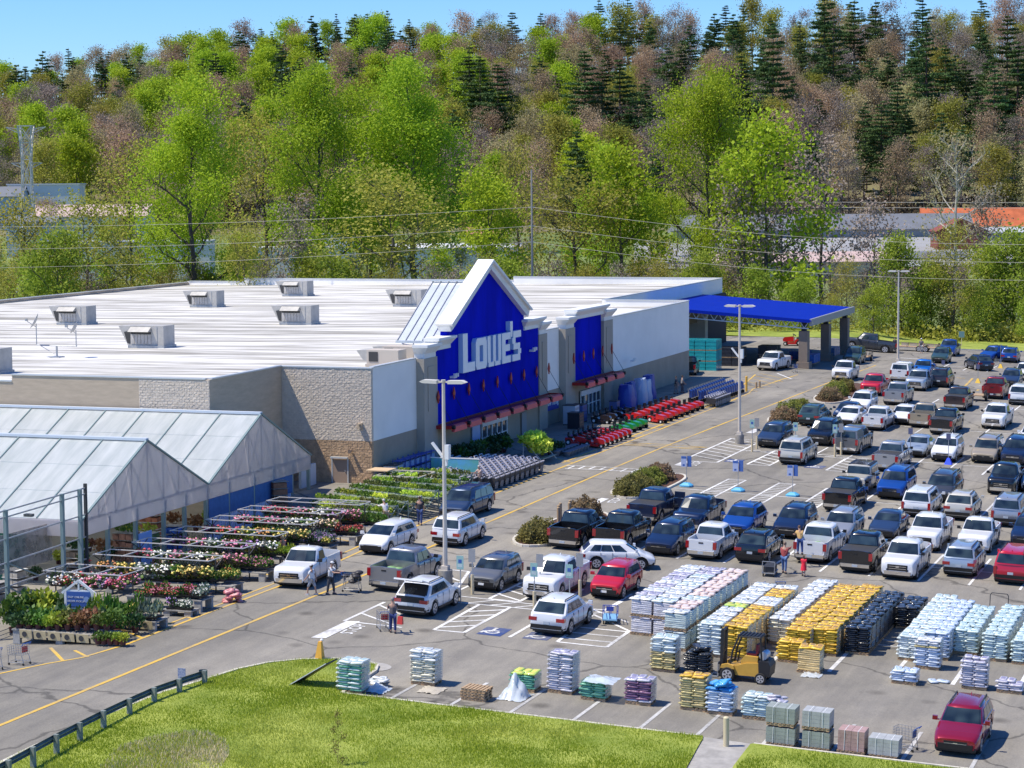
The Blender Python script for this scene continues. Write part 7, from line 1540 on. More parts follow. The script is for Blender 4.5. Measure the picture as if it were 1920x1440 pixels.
# ---------------------------------------------------------------- people
SKIN=M('skin',(.46,.27,.19),.55);SKIN2=M('skin_pale',(.56,.36,.27),.55)
def skin_obj(name,verts,edges,rad,mat,parent,root=0,sub=1):
 me=bpy.data.meshes.new(name);me.from_pydata(verts,edges,[]);me.materials.append(mat)
 o=mesh_obj(name,me,parent);md=o.modifiers.new('skin','SKIN')
 if not me.skin_vertices:pass
 sv=me.skin_vertices[0].data
 for k,r_ in enumerate(rad):sv[k].radius=(r_,r_)if not isinstance(r_,tuple)else r_;sv[k].use_root=(k==root)
 md.use_smooth_shade=True;s=o.modifiers.new('sub','SUBSURF');s.levels=sub;s.render_levels=sub;return o
def person(x,y,rz_,lb,shirt,pants,hair=(.05,.035,.025),H=1.72,bend=0.,armL=(20,20),armR=(20,20),stride=.12,hat=None,shorts=False,z=None,skin=None,crouch=0,dress=False,sleeves=True):
 """faces local +x. arms: (shoulder swing forward deg, elbow bend deg)"""
 t=thing('person',lb,'person',x,y,rz_,'people around the store',slope=False,z=z,real=True);k=H/1.75;sk_=skin or SKIN
 hz=.93*k-crouch;b=math.radians(bend)
 def up(d,side=0):return Vector((d*math.sin(b),side,hz+d*math.cos(b)))
 V={};V['pel']=Vector((0,0,hz));V['wst']=up(.18*k);V['chs']=up(.38*k);V['nk']=up(.52*k);V['nk2']=up(.58*k)+Vector((.01,0,0));V['hd']=up(.66*k)+Vector((.03,0,0));V['hd2']=up(.77*k)+Vector((.02,0,0))
 out={}
 for s,nm,arm,st in((1,'L',armL,stride),(-1,'R',armR,-stride)):
  V['sh'+nm]=up(.47*k,s*.185*k);a=math.radians(arm[0])+b;
  ua=Vector((math.sin(a),s*.12,-math.cos(a))).normalized()*.29*k;V['el'+nm]=V['sh'+nm]+ua
  a2=a+math.radians(arm[1]);fa=Vector((math.sin(a2),s*.02,-math.cos(a2))).normalized();V['wr'+nm]=V['el'+nm]+fa*.25*k;V['pm'+nm]=V['wr'+nm]+fa*.08*k
  q=Vector((0,1,0));
  for f_,(off,ln,dn)in enumerate(((-.033,.075,.0),(-.011,.085,.0),(.011,.08,.0),(.033,.062,.0))):V['f%d%s'%(f_,nm)]=V['pm'+nm]+fa*ln*k+Vector((.012,off*k*s,0))
  V['th'+nm]=V['wr'+nm]+fa*.07*k+Vector((.045,-.02*s,0))*k
  V['hp'+nm]=Vector((0,s*.095*k,hz-.05*k));kx=st+(.18 if crouch else .0)+.02;V['kn'+nm]=Vector((kx*.7,s*.10*k,(hz-.05*k)*.55+.02));V['an'+nm]=Vector((st,s*.10*k,.08));V['hl'+nm]=Vector((st-.05,s*.10*k,.035));V['to'+nm]=Vector((st+.17,s*.12*k,.03))
 keys=list(V);ix={n:i for i,n in enumerate(keys)}
 E=[('pel','wst'),('wst','chs'),('chs','nk'),('nk','nk2'),('nk2','hd'),('hd','hd2')]
 for nm in 'LR':E+=[('chs','sh'+nm),('sh'+nm,'el'+nm),('el'+nm,'wr'+nm),('wr'+nm,'pm'+nm),('wr'+nm,'th'+nm),('pel','hp'+nm),('hp'+nm,'kn'+nm),('kn'+nm,'an'+nm),('an'+nm,'to'+nm),('an'+nm,'hl'+nm)]+[('pm'+nm,'f%d%s'%(f_,nm))for f_ in range(4)]
 rad={'pel':.10,'wst':.09,'chs':.10,'nk':.07,'nk2':.058,'hd':.088,'hd2':.085};base={'sh':.045,'el':.042,'wr':.03,'pm':.032,'th':.011,'hp':.075,'kn':.055,'an':.04,'hl':.035,'to':.035}
 RR=[(rad[n]if n in rad else(.009 if n[0]=='f' and n[1].isdigit()else base[n[:2]]))*k for n in keys]
 skin_obj('body',[tuple(V[n])for n in keys],[(ix[a],ix[c])for a,c in E],RR,sk_,t)
 def sub(name,names,edges,radii,mat):
  ii={n:i for i,n in enumerate(names)};return skin_obj(name,[tuple(V[n])if n in V else tuple(out[n])for n in names],[(ii[a],ii[c])for a,c in edges],[r_*k for r_ in radii],mat,t)
 for nm in 'LR':out['sl'+nm]=V['sh'+nm].lerp(V['el'+nm],.75)if sleeves!='long' else V['wr'+nm].lerp(V['el'+nm],.1);out['cf'+nm]=V['kn'+nm].lerp(V['an'+nm],.9 if not shorts else .05)
 sh=M('shirt',shirt,.8,var=.08,vs=6);
 sub('shirt',['wst','pel','chs','shL','elL','slL','shR','elR','slR']if sleeves=='long' else['wst','pel','chs','shL','slL','shR','slR'],[('pel','wst'),('wst','chs'),('chs','shL'),('chs','shR')]+([('shL','elL'),('elL','slL'),('shR','elR'),('elR','slR')]if sleeves=='long' else[('shL','slL'),('shR','slR')]),[.15,.16,.165,.082,.064,.048,.082,.064,.048]if sleeves=='long' else[.15,.155,.165,.082,.068,.082,.068],sh)
 if dress:
  m=MB();m.rings([[(.17*k*math.cos(a),.17*k*math.sin(a),hz+.12*k)for a in[i*math.pi/6 for i in range(12)]],[(.26*k*math.cos(a),.26*k*math.sin(a),hz-.42*k)for a in[i*math.pi/6 for i in range(12)]]]);m.build('skirt',sh,t,smooth=60)
 else:sub('trousers',['pel','hpL','knL','cfL','hpR','knR','cfR'],[('pel','hpL'),('hpL','knL'),('knL','cfL'),('pel','hpR'),('hpR','knR'),('knR','cfR')],[.15,.11,.082,.062,.11,.082,.062],M('trousers',pants,.85,var=.1,vs=5))
 hc=V['hd'].lerp(V['hd2'],.62);m=MB();m.ball(hc+Vector((-.022,0,.022))*k,.098*k,.09*k,.1*k,10,6)
 if dress or H<1.67 and not shorts:m.ball(hc+Vector((-.06,0,-.06))*k,.07*k,.085*k,.13*k,8,5)
 m.build('hair',M('hair',hair,.7),t,smooth=70)
 m=MB();fc=V['hd'].lerp(V['hd2'],.35);m.ball(fc+Vector((.088,0,.0))*k,.016*k,.012*k,.022*k,6,4);m.build('nose',sk_,t,smooth=60)
 for s in(-1,1):m=MB();m.ball(fc+Vector((.078,s*.032,.03))*k,.011*k,.014*k,.009*k,6,4);m.build('eye',BLACK,t);m=MB();m.ball(fc+Vector((0,s*.086,.01))*k,.018*k,.01*k,.028*k,6,4);m.build('ear',sk_,t)
 m=MB();m.ball(fc+Vector((.082,0,-.042))*k,.008*k,.024*k,.007*k,6,4);m.build('mouth',M('lips',(.35,.10,.09),.5)if 'lips' not in bpy.data.materials else bpy.data.materials['lips'],t)
 if hat:m=MB();c=hc+Vector((-.0,0,.05))*k;m.ball(c,.105*k,.1*k,.08*k,10,5);m.cyl(c+Vector((.02,0,-.005)),c+Vector((.02,0,.008)),(.17 if hat[1]else .11)*k,n=12);m.build('hat',M('hat',hat[0],.8),t,smooth=40)
 m=MB()
 for nm in 'LR':p=V['an'+nm];m.hexa([(p.x-.09,p.y-.045,0),(p.x+.18,p.y-.045,0),(p.x+.18,p.y+.045,0),(p.x-.09,p.y+.045,0),(p.x-.08,p.y-.04,.1),(p.x+.06,p.y-.04,.1),(p.x+.06,p.y+.04,.1),(p.x-.08,p.y+.04,.1)])
 m.build('shoe',M('shoe',(.5,.5,.5)if shorts else(.06,.05,.05),.7),t);return t
PI=math.pi
person(114.8,52.15,PI/2,'person in white shirt, cap and grey shorts walking left beside the white single cab pickup',(.72,.72,.72),(.36,.38,.42),H=1.62,shorts=True,stride=.22,armL=(25,15),armR=(-25,15),hat=((.5,.5,.52),0))
person(115.5,51.3,-PI/2,'man in white shirt and dark trousers pushing a loaded cart across the road',(.70,.70,.72),(.05,.055,.07),H=1.76,armL=(45,40),armR=(45,40),stride=.15,hat=((.6,.6,.62),0),bend=6)
person(107.45,44.2,.5,'man in dark shirt and blue jeans standing at the raised hatch holding a red bag',(.10,.09,.10),(.03,.05,.17),H=1.74,hair=(.25,.23,.22),armL=(30,60),armR=(35,50),bend=6)
person(123.9,58.2,1.2,'person in coral top browsing the flower tables behind the pickup hood',(.62,.26,.20),(.2,.2,.25),H=1.7,hair=(.62,.5,.3),armL=(35,40));person(123.6,59.0,1.4,'person in dark grey shirt bending over the flower tables beside the coral top',(.14,.13,.13),(.1,.1,.12),H=1.7,bend=25,armL=(50,20),armR=(50,20))
person(141.2,58.5,1.0,'person in white shirt and tan trousers bending toward the green racks',(.70,.68,.66),(.42,.33,.22),H=1.68,bend=20,hair=(.6,.58,.55),armL=(45,30),armR=(30,30),sleeves='long')
person(141.7,56.2,.3,'person in dark shirt and blue jeans standing in front of the green racks',(.04,.04,.05),(.04,.07,.2),H=1.82,hat=((.4,.38,.36),0),stride=.16)
person(160.4,58.6,2.6,'person in pinkish shirt pushing a cart out of the nested cart lines',(.45,.34,.32),(.12,.1,.1),H=1.72,armL=(45,40),armR=(45,40),bend=8,hair=(.5,.48,.46))
person(138.3,29.1,.5,'woman in yellow top standing in the bed of the white pickup',(.68,.42,.16),(.04,.08,.24),H=1.68,z=gz(138,29)+.8,bend=14,hair=(.10,.06,.04),armL=(30,40),armR=(35,50))
person(135.5,29.5,0,'man in red plaid shirt and blue jeans reaching over the tailgate',(.30,.05,.05),(.10,.18,.36),H=1.8,bend=10,armL=(60,30),armR=(70,20),sleeves='long',hair=(.2,.14,.1))
person(135.1,28.2,.2,'child in a bright red dress standing behind the white pickup',(.75,.02,.05),(.75,.02,.05),H=1.2,dress=True,hair=(.12,.07,.04),armL=(35,20),armR=(-15,15))
person(321.6,50.2,PI,'man with white cap and grey trousers standing by the long flat trailer',(.10,.10,.11),(.42,.42,.42),H=1.85,hat=((.75,.75,.74),0))
person(322.3,54.1,PI,'person in black behind the lifted grey pickup',(.03,.03,.035),(.05,.05,.06),H=1.75);person(239.6,64.4,-PI/2,'person in dark clothes by the far wall near the wheelbarrows',(.05,.05,.06),(.25,.22,.2),H=1.7);person(240.8,64.0,-PI/2+.5,'second person, in grey, by the far wall near the wheelbarrows',(.3,.28,.28),(.08,.08,.1),H=1.72)
person(116.3,67.6,-1.2,'person in a red cap sitting low at the greenhouse post',(.04,.05,.15),(.05,.05,.08),H=1.6,hat=((.6,.03,.04),1),crouch=.3,bend=20)
t=thing('load_bags','dark bags heaped on the cart of the man in white','bags',116.9,50.6,0);t.location.z+=.6
for k in range(7):m=MB();m.ball((R.uniform(-.25,.25),R.uniform(-.4,.4),.08*k),.33,.26,.12,9,5);m.build('bag',M('sack_black',(.035,.03,.03),.5)if k==0 else bpy.data.materials['sack_black'],t,smooth=60)
t=thing('shopping_bag','red shopping bag in the hand of the man at the raised hatch','bag',107.3,43.75,0);m=MB();m.hexa([(-.1,-.15,.55),(.1,-.15,.55),(.1,.15,.55),(-.1,.15,.55),(-.06,-.13,.95),(.06,-.13,.95),(.06,.13,.95),(-.06,.13,.95)]);m.build('bag_body',M('bag_red',(.6,.05,.04),.5),t)
# ---------------------------------------------------------------- vegetation
def leaves(pts,size,rr,wr=.7,up=.15,arr=None):
 """pts (n,3) -> quads with random orientation"""
 n=len(pts);d=rr.normal(size=(n,3));d[:,2]+=up;d/=np.linalg.norm(d,axis=1)[:,None];e=rr.normal(size=(n,3));w=np.cross(d,e);w/=np.linalg.norm(w,axis=1)[:,None]
 s=size*rr.uniform(.55,1.35,size=(n,1));a=pts-d*s*.5;c=pts+d*s*.5;b=pts+w*s*wr*.5;f=pts-w*s*wr*.5
 return np.stack([a,b,c,f],1).reshape(-1,3)
def quadmesh(name,V,mat,F=None):
 n=len(V)//4;me=bpy.data.meshes.new(name);me.vertices.add(len(V));me.vertices.foreach_set('co',V.astype(np.float32).ravel());me.loops.add(4*n);me.loops.foreach_set('vertex_index',np.arange(4*n,dtype=np.int32));me.polygons.add(n);me.polygons.foreach_set('loop_start',np.arange(0,4*n,4,dtype=np.int32));me.polygons.foreach_set('loop_total',np.full(n,4,dtype=np.int32));me.update();me.validate();me.materials.append(mat);return me
def skeleton(h,spread,seed,levels=4,first=.3,nlimb=9,mb=None,lean=0,r0=None,up=.55,twig=3,minr=.02):
 """recursive limbs; returns MB of bark and list of tip points with weights"""
 rr=random.Random(seed);m=mb or MB();tips=[];r0=r0 or h*.016
 def limb(p,d,L,r,lv):
  n=3 if lv<2 else 2;q=p;dd=d.copy();pts=[q];
  for k in range(n):
   dd=(dd+Vector((rr.uniform(-.22,.22),rr.uniform(-.22,.22),rr.uniform(-.05,.18)))).normalized();q=q+dd*L/n;pts.append(q)
  ns=6 if lv==0 else 4 if lv<2 else 3
  for k in range(n):m.cyl(pts[k],pts[k+1],max(minr,r*(1-.28*k/n*2)),max(minr*.7,r*(1-.28*(k+1)/n*2)),ns,caps=False)
  if lv>=levels-1:tips.append(pts[-1]);tips.append(pts[-2]);return
  nb=rr.randint(3,4)if lv<levels-2 else twig
  for k in range(nb):
   a=rr.uniform(0,6.28);s=Vector((math.cos(a),math.sin(a),rr.uniform(0,.5)));t=rr.uniform(.45,1);i=min(n-1,int(t*n));bp=pts[i].lerp(pts[i+1],t*n-i)
   limb(bp,(dd*.75+s*.62+Vector((0,0,up*.25))).normalized(),L*rr.uniform(.5,.68),r*.5,lv+1)
 top=Vector((lean*h,0,h*.97));base=Vector((0,0,-1.5));P=[base.lerp(top,k/7)+Vector((rr.uniform(-1,1),rr.uniform(-1,1),0))*h*.012*(k>0)for k in range(8)]
 for k in range(7):m.cyl(P[k],P[k+1],r0*(1-k/7.5),r0*(1-(k+1)/7.5),7,caps=False)
 for k in range(nlimb):
  t=first+(1-first)*(k+.5)/nlimb;i=min(6,int(t*7));p=P[i].lerp(P[i+1],t*7-i);a=k*2.4+rr.uniform(-.5,.5);rel=(t-first)/(1-first);L=spread*(1-.55*rel**1.6)*rr.uniform(.75,1.05)*(.75+.25*min(1,rel*4))
  limb(p,Vector((math.cos(a),math.sin(a),up+.5*rel)).normalized(),L*.62,r0*.45*(1-.5*t),1)
 tips.append(P[-1]);return m,tips
def broad(name,h,spread,seed,nleaf,size,mat,bark,first=.3,nlimb=10,levels=4,clump=None,up=.55):
 m,tips=skeleton(h,spread,seed,levels,first,nlimb,up=up,minr=.03 if nleaf else .028,twig=3)
 rr=np.random.default_rng(seed);T=np.array([tuple(t)for t in tips]);out=None
 if nleaf:
  cl=clump or spread*.13;idx=rr.integers(0,len(T),nleaf);pts=T[idx]+rr.normal(size=(nleaf,3))*np.array([cl,cl,cl*.75]);pts=pts[pts[:,2]>h*first*.5];out=quadmesh(name+'_crown',leaves(pts,size,rr),mat)
 return m.mesh(name+'_trunk',bark),out
def pine(name,h,seed,nl,size,mat,bark,first=.25,w=.2):
 rr=np.random.default_rng(seed);r2=random.Random(seed);m=MB();m.cyl((0,0,-1.5),(0,0,h*.98),h*.014,h*.002,6,caps=False);P=[];z=h*first;
 while z<h*.98:
  rel=(z/h-first)/(1-first);L=h*w*(1-rel)**.75*r2.uniform(.6,1.15)+.3
  for k in range(r2.randint(3,5)):
   if r2.random()<.18:continue
   a=r2.uniform(0,6.28);LL=L*r2.uniform(.6,1.1);e=Vector((math.cos(a)*LL,math.sin(a)*LL,z+LL*.12));m.cyl((0,0,z),e,.05,.02,3,caps=False)
   n=int(nl*LL/(h*w)/14)+5;t=rr.uniform(.25,1.05,n);c=np.array([(0,0,z)])+(np.array([tuple(e)])-np.array([(0,0,z)]))*t[:,None];P.append(c+rr.normal(size=(n,3))*np.array([.11,.11,.035])*(LL+1.0)*.9)
  z+=h*.035*r2.uniform(.8,1.3)
 pts=np.concatenate(P);return m.mesh(name+'_trunk',bark),quadmesh(name+'_crown',leaves(pts,size,rr,.5,0),mat)
def foliage(name,col,obj=.22,tr=.35):return M(name,col,.65,trans=tr,obj=obj,spec=.2)
BARK=M('bark_grey',(.10,.085,.07),.95,obj=.25);BARKP=M('bark_brown',(.13,.075,.05),.95,obj=.2);BARKW=M('bark_pale',(.42,.38,.33),.9,obj=.1);TWIG=M('twigs_grey',(.15,.115,.09),.95,obj=.25)
FM=dict(green=foliage('leaves_spring_green',(.30,.38,.02)),lime=foliage('leaves_yellow_green',(.38,.50,.03),.13,.4),olive=foliage('leaves_olive',(.36,.34,.06),.16,.4),brush=foliage('leaves_brush',(.31,.39,.045),.15,.4),bud=foliage('buds_brown_pink',(.43,.31,.195),.2,.35),bare=foliage('twigs_fine',(.32,.26,.21),.2,.2),pine=foliage('needles',(.085,.14,.04),.25,.2),pale=foliage('buds_tan',(.42,.37,.18),.2,.35))
TP={}
def addkind(k,lst):TP[k]=lst
addkind('bigreen',[broad('big_tree',34,15.5,11,34000,.36,FM['lime'],BARK,.2,17,4,1.5),broad('big_tree_b',34,14,12,30000,.36,FM['lime'],BARK,.2,16,4,1.4)])
addkind('midgreen',[broad('green_tree',16,7,s,7000,.34,FM['lime'],BARK,.2,10,4,.9)for s in(21,22,23)])
addkind('olive',[broad('olive_tree',17,7.5,s,5200,.28,FM['olive'],BARK,.22,11,4,1.2)for s in(31,32,33)])
addkind('barebelt',[broad('bare_tree',18,6.5,s,2600,.34,FM['bare'],BARK,.25,12,4,1.0)for s in(41,42,43)])
addkind('sycamore',[broad('pale_tree',26,10,45,1800,.34,FM['pale'],BARKW,.3,14,4,1.3)])
addkind('bush',[broad('bushy_tree',11,6.5,s,6500,.30,FM['brush'],BARK,.06,11,4,.8,up=.75)for s in(51,52,53)])
addkind('hgreen',[broad('hill_green_tree',18,7.5,s,6500,.5,FM['lime'],BARK,.2,11,4,1.2)for s in(61,62,63)])
addkind('hbud',[broad('hill_bud_tree',18,7.5,s,5200,.36,FM['bud'],BARK,.22,12,4,1.1)for s in(71,72,73)])
addkind('holive',[broad('hill_olive_tree',18,7.5,s,5600,.42,FM['olive'],BARK,.22,12,4,1.2)for s in(75,76)])
addkind('hpale',[broad('hill_pale_tree',17,7,s,4800,.36,FM['pale'],BARK,.22,12,4,1.1)for s in(77,78)])
addkind('hbare',[broad('hill_bare_tree',18,7,s,3600,.30,FM['bare'],TWIG,.22,12,4,1.0)for s in(81,82)])
addkind('hpine',[pine('hill_pine',22,s,3200,.55,FM['pine'],BARKP,f,w)for s,f,w in((91,.2,.25),(92,.4,.22),(93,.12,.27))])
addkind('tallpine',[pine('tall_pine',26,s,4200,.5,FM['pine'],BARKP,f,.2)for s,f in((95,.42),(96,.25),(97,.15))])
KD=dict(bigreen='huge spring-green tree',midgreen='yellow-green tree',olive='thin olive tree',barebelt='bare grey tree',sycamore='white bare sycamore',bush='bushy yellow-green tree',hgreen='bright green tree',hbud='reddish budding tree',holive='olive-green tree',hpale='tan budding tree',hbare='leafless grey tree',hpine='dark pine',tallpine='tall dark pine')
NMK=dict(bigreen='broadleaf_tree',midgreen='broadleaf_tree',olive='broadleaf_tree',barebelt='bare_tree',sycamore='bare_tree',bush='bushy_tree',hgreen='broadleaf_tree',hbud='budding_tree',holive='broadleaf_tree',hpale='budding_tree',hbare='bare_tree',hpine='pine_tree',tallpine='pine_tree')
def zonex(px):
 Z=[(0,'at the left edge'),(110,'above the lattice pylon'),(240,'above the farmhouse'),(420,'around the huge left tree'),(560,'right of the huge left tree'),(700,'above the left roof'),(840,'left of the gable'),(960,'above the blue gable'),(1080,'right of the utility pole'),(1200,'left of the canopy'),(1330,'above the canopy'),(1460,'right of the canopy'),(1580,'above the long grey building'),(1700,'above the last light pole'),(1810,'above the brick house'),(1990,'at the right edge')]
 for a,n in Z:
  if px<a+60:return n
 return Z[-1][1]
seen={}
def tree(kind,s,t,h,rr,desc=None,rowd='',zofs=0,cnt=None):
 """s depth, t sideways"""
 x,y=pos(s,t);z=terr(s,t)if s>345 else gz(x,min(y,66));px=960+4211*t/s;tm,cm=rr.choice(TP[kind]);base=max(v.co.z for v in(cm or tm).vertices)if kind+'h' not in seen else 0
 H0={'bigreen':34,'midgreen':16,'olive':17,'barebelt':18,'sycamore':26,'bush':11,'hpine':22,'tallpine':26,'hpale':17}.get(kind,18);sc=h/H0
 lb=desc or '%s %s, %s'%(KD[kind],rowd,zonex(px))
 if not desc:
  c=seen.get(lb,0);seen[lb]=c+1
  if c:lb=lb.replace(',',', %s back,'%ordn(c+1),1)
 o=thing(NMK[kind],lb,'tree',x,y,rr.uniform(0,6.28),'trees behind the store' if s<600 else 'trees on the wooded hill',z=z-.3+zofs,slope=False,k=KB);sc*=KB;o.scale=(sc*rr.uniform(.9,1.12),sc*rr.uniform(.9,1.12),sc)
 mesh_obj('trunk',tm,o)
 if cm:mesh_obj('crown',cm,o)
 return o
rt=random.Random(99)
def tpx(px,s):return(px-960)*s/4211
def topz(py,s,px=960):return 24.5+(339-(px-960)*.0078-py)*s/4211
def named(kind,px,ytop,s,desc,ws=1.):
 t=tpx(px,s);x,y=pos(s,t);z=terr(s,t)if s>345 else gz(x,66);h=topz(ytop,s,px)-z;o=tree(kind,s,t,h,rt,desc);o.scale.x*=ws;o.scale.y*=ws;return o
named('bigreen',362,205,372,'huge spring-green tree towering behind the left part of the roof',1.0)
named('bigreen',1330,195,392,'huge spring-green tree rising behind the blue canopy',.85)
named('midgreen',1440,275,372,'bright green tree leaning against the right side of the huge tree by the canopy',1.1)
named('bigreen',600,190,450,'tall rounded green tree left of the middle of the roof');named('bigreen',780,172,460,'tallest rounded green tree left of the blue gable');named('midgreen',700,250,470,'green tree between the two tall rounded ones')
named('olive',735,352,372,'wide olive tree behind the middle of the roof',1.5);named('olive',975,310,420,'slender yellow-olive tree left of the utility pole',.8);named('midgreen',920,355,400,'yellow-green tree directly behind the blue gable');named('olive',1080,365,380,'wide olive-green tree right of the utility pole',1.4);named('midgreen',1165,322,385,'yellow-green tree left of the huge tree by the canopy')
named('olive',165,395,365,'thin olive tree behind the rear roof corner on the left',1.2);named('olive',250,300,430,'slim tree with young leaves left of the huge green tree');named('olive',50,400,380,'olive tree at the left edge behind the roof',1.3);named('bush',110,460,350,'low yellow-green tree at the left behind the roof')
named('olive',500,260,460,'leafy tree right behind the huge green tree');named('barebelt',560,395,400,'bare tree right of the huge green tree');named('olive',460,440,352,'dark limbed tree just behind the rear parapet')
named('barebelt',1395,360,372,'dark bare tree with three leaning trunks behind the canopy');named('barebelt',1540,300,400,'tall bare tree before the long grey building',1.1);named('sycamore',1790,262,500,'white barked bare sycamore before the brick house',1.0);named('barebelt',1640,395,370,'bare tree left of the farthest light pole');named('barebelt',1465,400,380,'bare tree behind the near canopy corner');named('barebelt',1850,380,420,'bare tree before the red bank')
def free(px,a,b):return all(abs(px-q)>12 for q in a)
for k,px in enumerate(range(-60,1420,46)):
 kd=rt.choice(['olive','olive','barebelt','barebelt','olive','bush']);s=rt.uniform(350,378);tree(kd,s,tpx(px+rt.uniform(-15,15),s),rt.uniform(9,14),rt,None,'just behind the store')
for k,px in enumerate(range(-60,1980,62)):
 kd=rt.choice(['olive','barebelt','olive','midgreen','barebelt']);s=rt.uniform(400,470)
 if px>1450:kd='barebelt' if rt.random()<.7 else 'olive'
 tree(kd,s,tpx(px+rt.uniform(-20,20),s),rt.uniform(12,17)if px<1400 else rt.uniform(9,12),rt,None,'past the river bank')
for k,px in enumerate(range(-60,1350,60)):
 kd=rt.choice(['olive','hbud','holive','midgreen','barebelt','hgreen']);s=rt.uniform(520,690);tree(kd,s,tpx(px+rt.uniform(-30,30),s),rt.uniform(14,22),rt,None,'on the valley floor')
for k,(px,yt)in enumerate([(1240,500),(1330,545),(1420,520),(1500,535),(1590,500),(1640,540),(1690,470),(1750,505),(1790,440),(1850,480),(1905,455),(1960,470),(1560,560),(1720,560),(1830,550),(1935,560),(1460,570),(1380,575)]):
 s=rt.uniform(343,352)if yt>530 else rt.uniform(350,362);named('bush' if k%4 else 'olive',px,yt,s,'yellow-green bushy tree along the far verge, %s from the left'%ordn(sorted([q[0]for q in[(1240,0),(1330,0),(1420,0),(1500,0),(1590,0),(1640,0),(1690,0),(1750,0),(1790,0),(1850,0),(1905,0),(1960,0),(1560,0),(1720,0),(1830,0),(1935,0),(1460,0),(1380,0)]]).index(px)+1),1.0)
for k in range(16):
 px=1170+50*k;s=rt.uniform(366,385);tree('barebelt',s,tpx(px+rt.uniform(-15,15),s),rt.uniform(10,14)if px>1450 else 13,rt,None,'behind the verge')
# hill: evergreen / budding / green mix by image column, like the photograph
def hillkind(px,rel,rr):
 q=rr.random();n1=noise.noise(Vector((px*.004,rel*2.2,3)))
 if px>1150:
  if q<.36+.35*max(0,n1):return 'hpine'
  return rr.choice(['hbud','hbare','hpale','hbud','holive','hbare'])
 if 380<px<760 and rel>.5:return rr.choice(['hpine','hpine','hgreen','hbud','hgreen'])
 if px<400 and rel<.6:return rr.choice(['hbare','hbud','hbare','hpale','holive','hgreen'])
 if q<.16+.5*max(0,n1):return 'hpine'
 return rr.choice(['hgreen','hbud','hbare','holive','hpale','hgreen','hbud'])
cand=[]
s=755
while s<1105:
 px=-70
 while px<1990:
  cand.append((s+rt.uniform(-9,9),px+rt.uniform(-14,14)));px+=4211*13.5/s*rt.uniform(.8,1.2)
 s+=20
indiv=[c for c in cand if c[0]<815]+[c for c in cand if c[0]>1078];rest=[c for c in cand if 815<=c[0]<=1078]
extra_=[c for c in rest if rt.random()<.16][:max(0,330-len(indiv))];rest=[c for c in rest if c not in extra_]
for s,px in sorted(indiv+extra_):
 rel=(s-755)/350;kd=hillkind(px,rel,rt)
 rowd='at the hill foot' if rel<.2 else 'low on the hill' if rel<.4 else 'halfway up the hill' if rel<.62 else 'high on the hill' if rel<.88 else 'on the ridge'
 if rel>.88 and rt.random()<(.35 if px>1100 or 400<px<1000 else .12):kd='tallpine'
 h=rt.uniform(20,30)*(1.1 if kd in('hpine','tallpine')else 1)*(1.15 if px>1100 and rel>.8 else 1);tree(kd,s,tpx(px,s),h,rt,None,rowd)
PN=[(1180,-5,1075),(1215,25,1075),(1545,-15,970),(1562,30,900),(1600,-8,1000),(1640,0,1000),(1735,45,850),(1770,85,870),(1708,95,880),(1885,30,900),(1905,70,850),(1862,115,820),(1100,95,850),(1132,112,860),(1165,104,850),(905,105,870),(938,120,850),(885,88,880),(1392,98,880),(1450,50,850),(1432,80,900),(1500,42,960),(1652,182,800),(1682,140,830),(640,28,1090),(698,25,1090),(735,22,1085),(775,38,1090),(215,95,1090),(500,52,1060),(520,60,1040),(545,56,1070),(600,45,1080),(862,62,1070),(905,38,1080),(60,128,1080),(150,108,1085),(570,105,980),(1265,60,1060),(1850,55,1040),(1620,260,790),(1250,190,820)]
for i,(px,yt,s)in enumerate(PN):named('tallpine',px,yt,s,'outstanding tall pine %s, %s, %s'%('against the sky' if yt<62 else 'on the slope',zonex(px),['slender','wide','ragged','leaning','dense','sparse','crooked','narrow','full','uneven','tapering'][i%11]),1.0+.25*(yt>62))
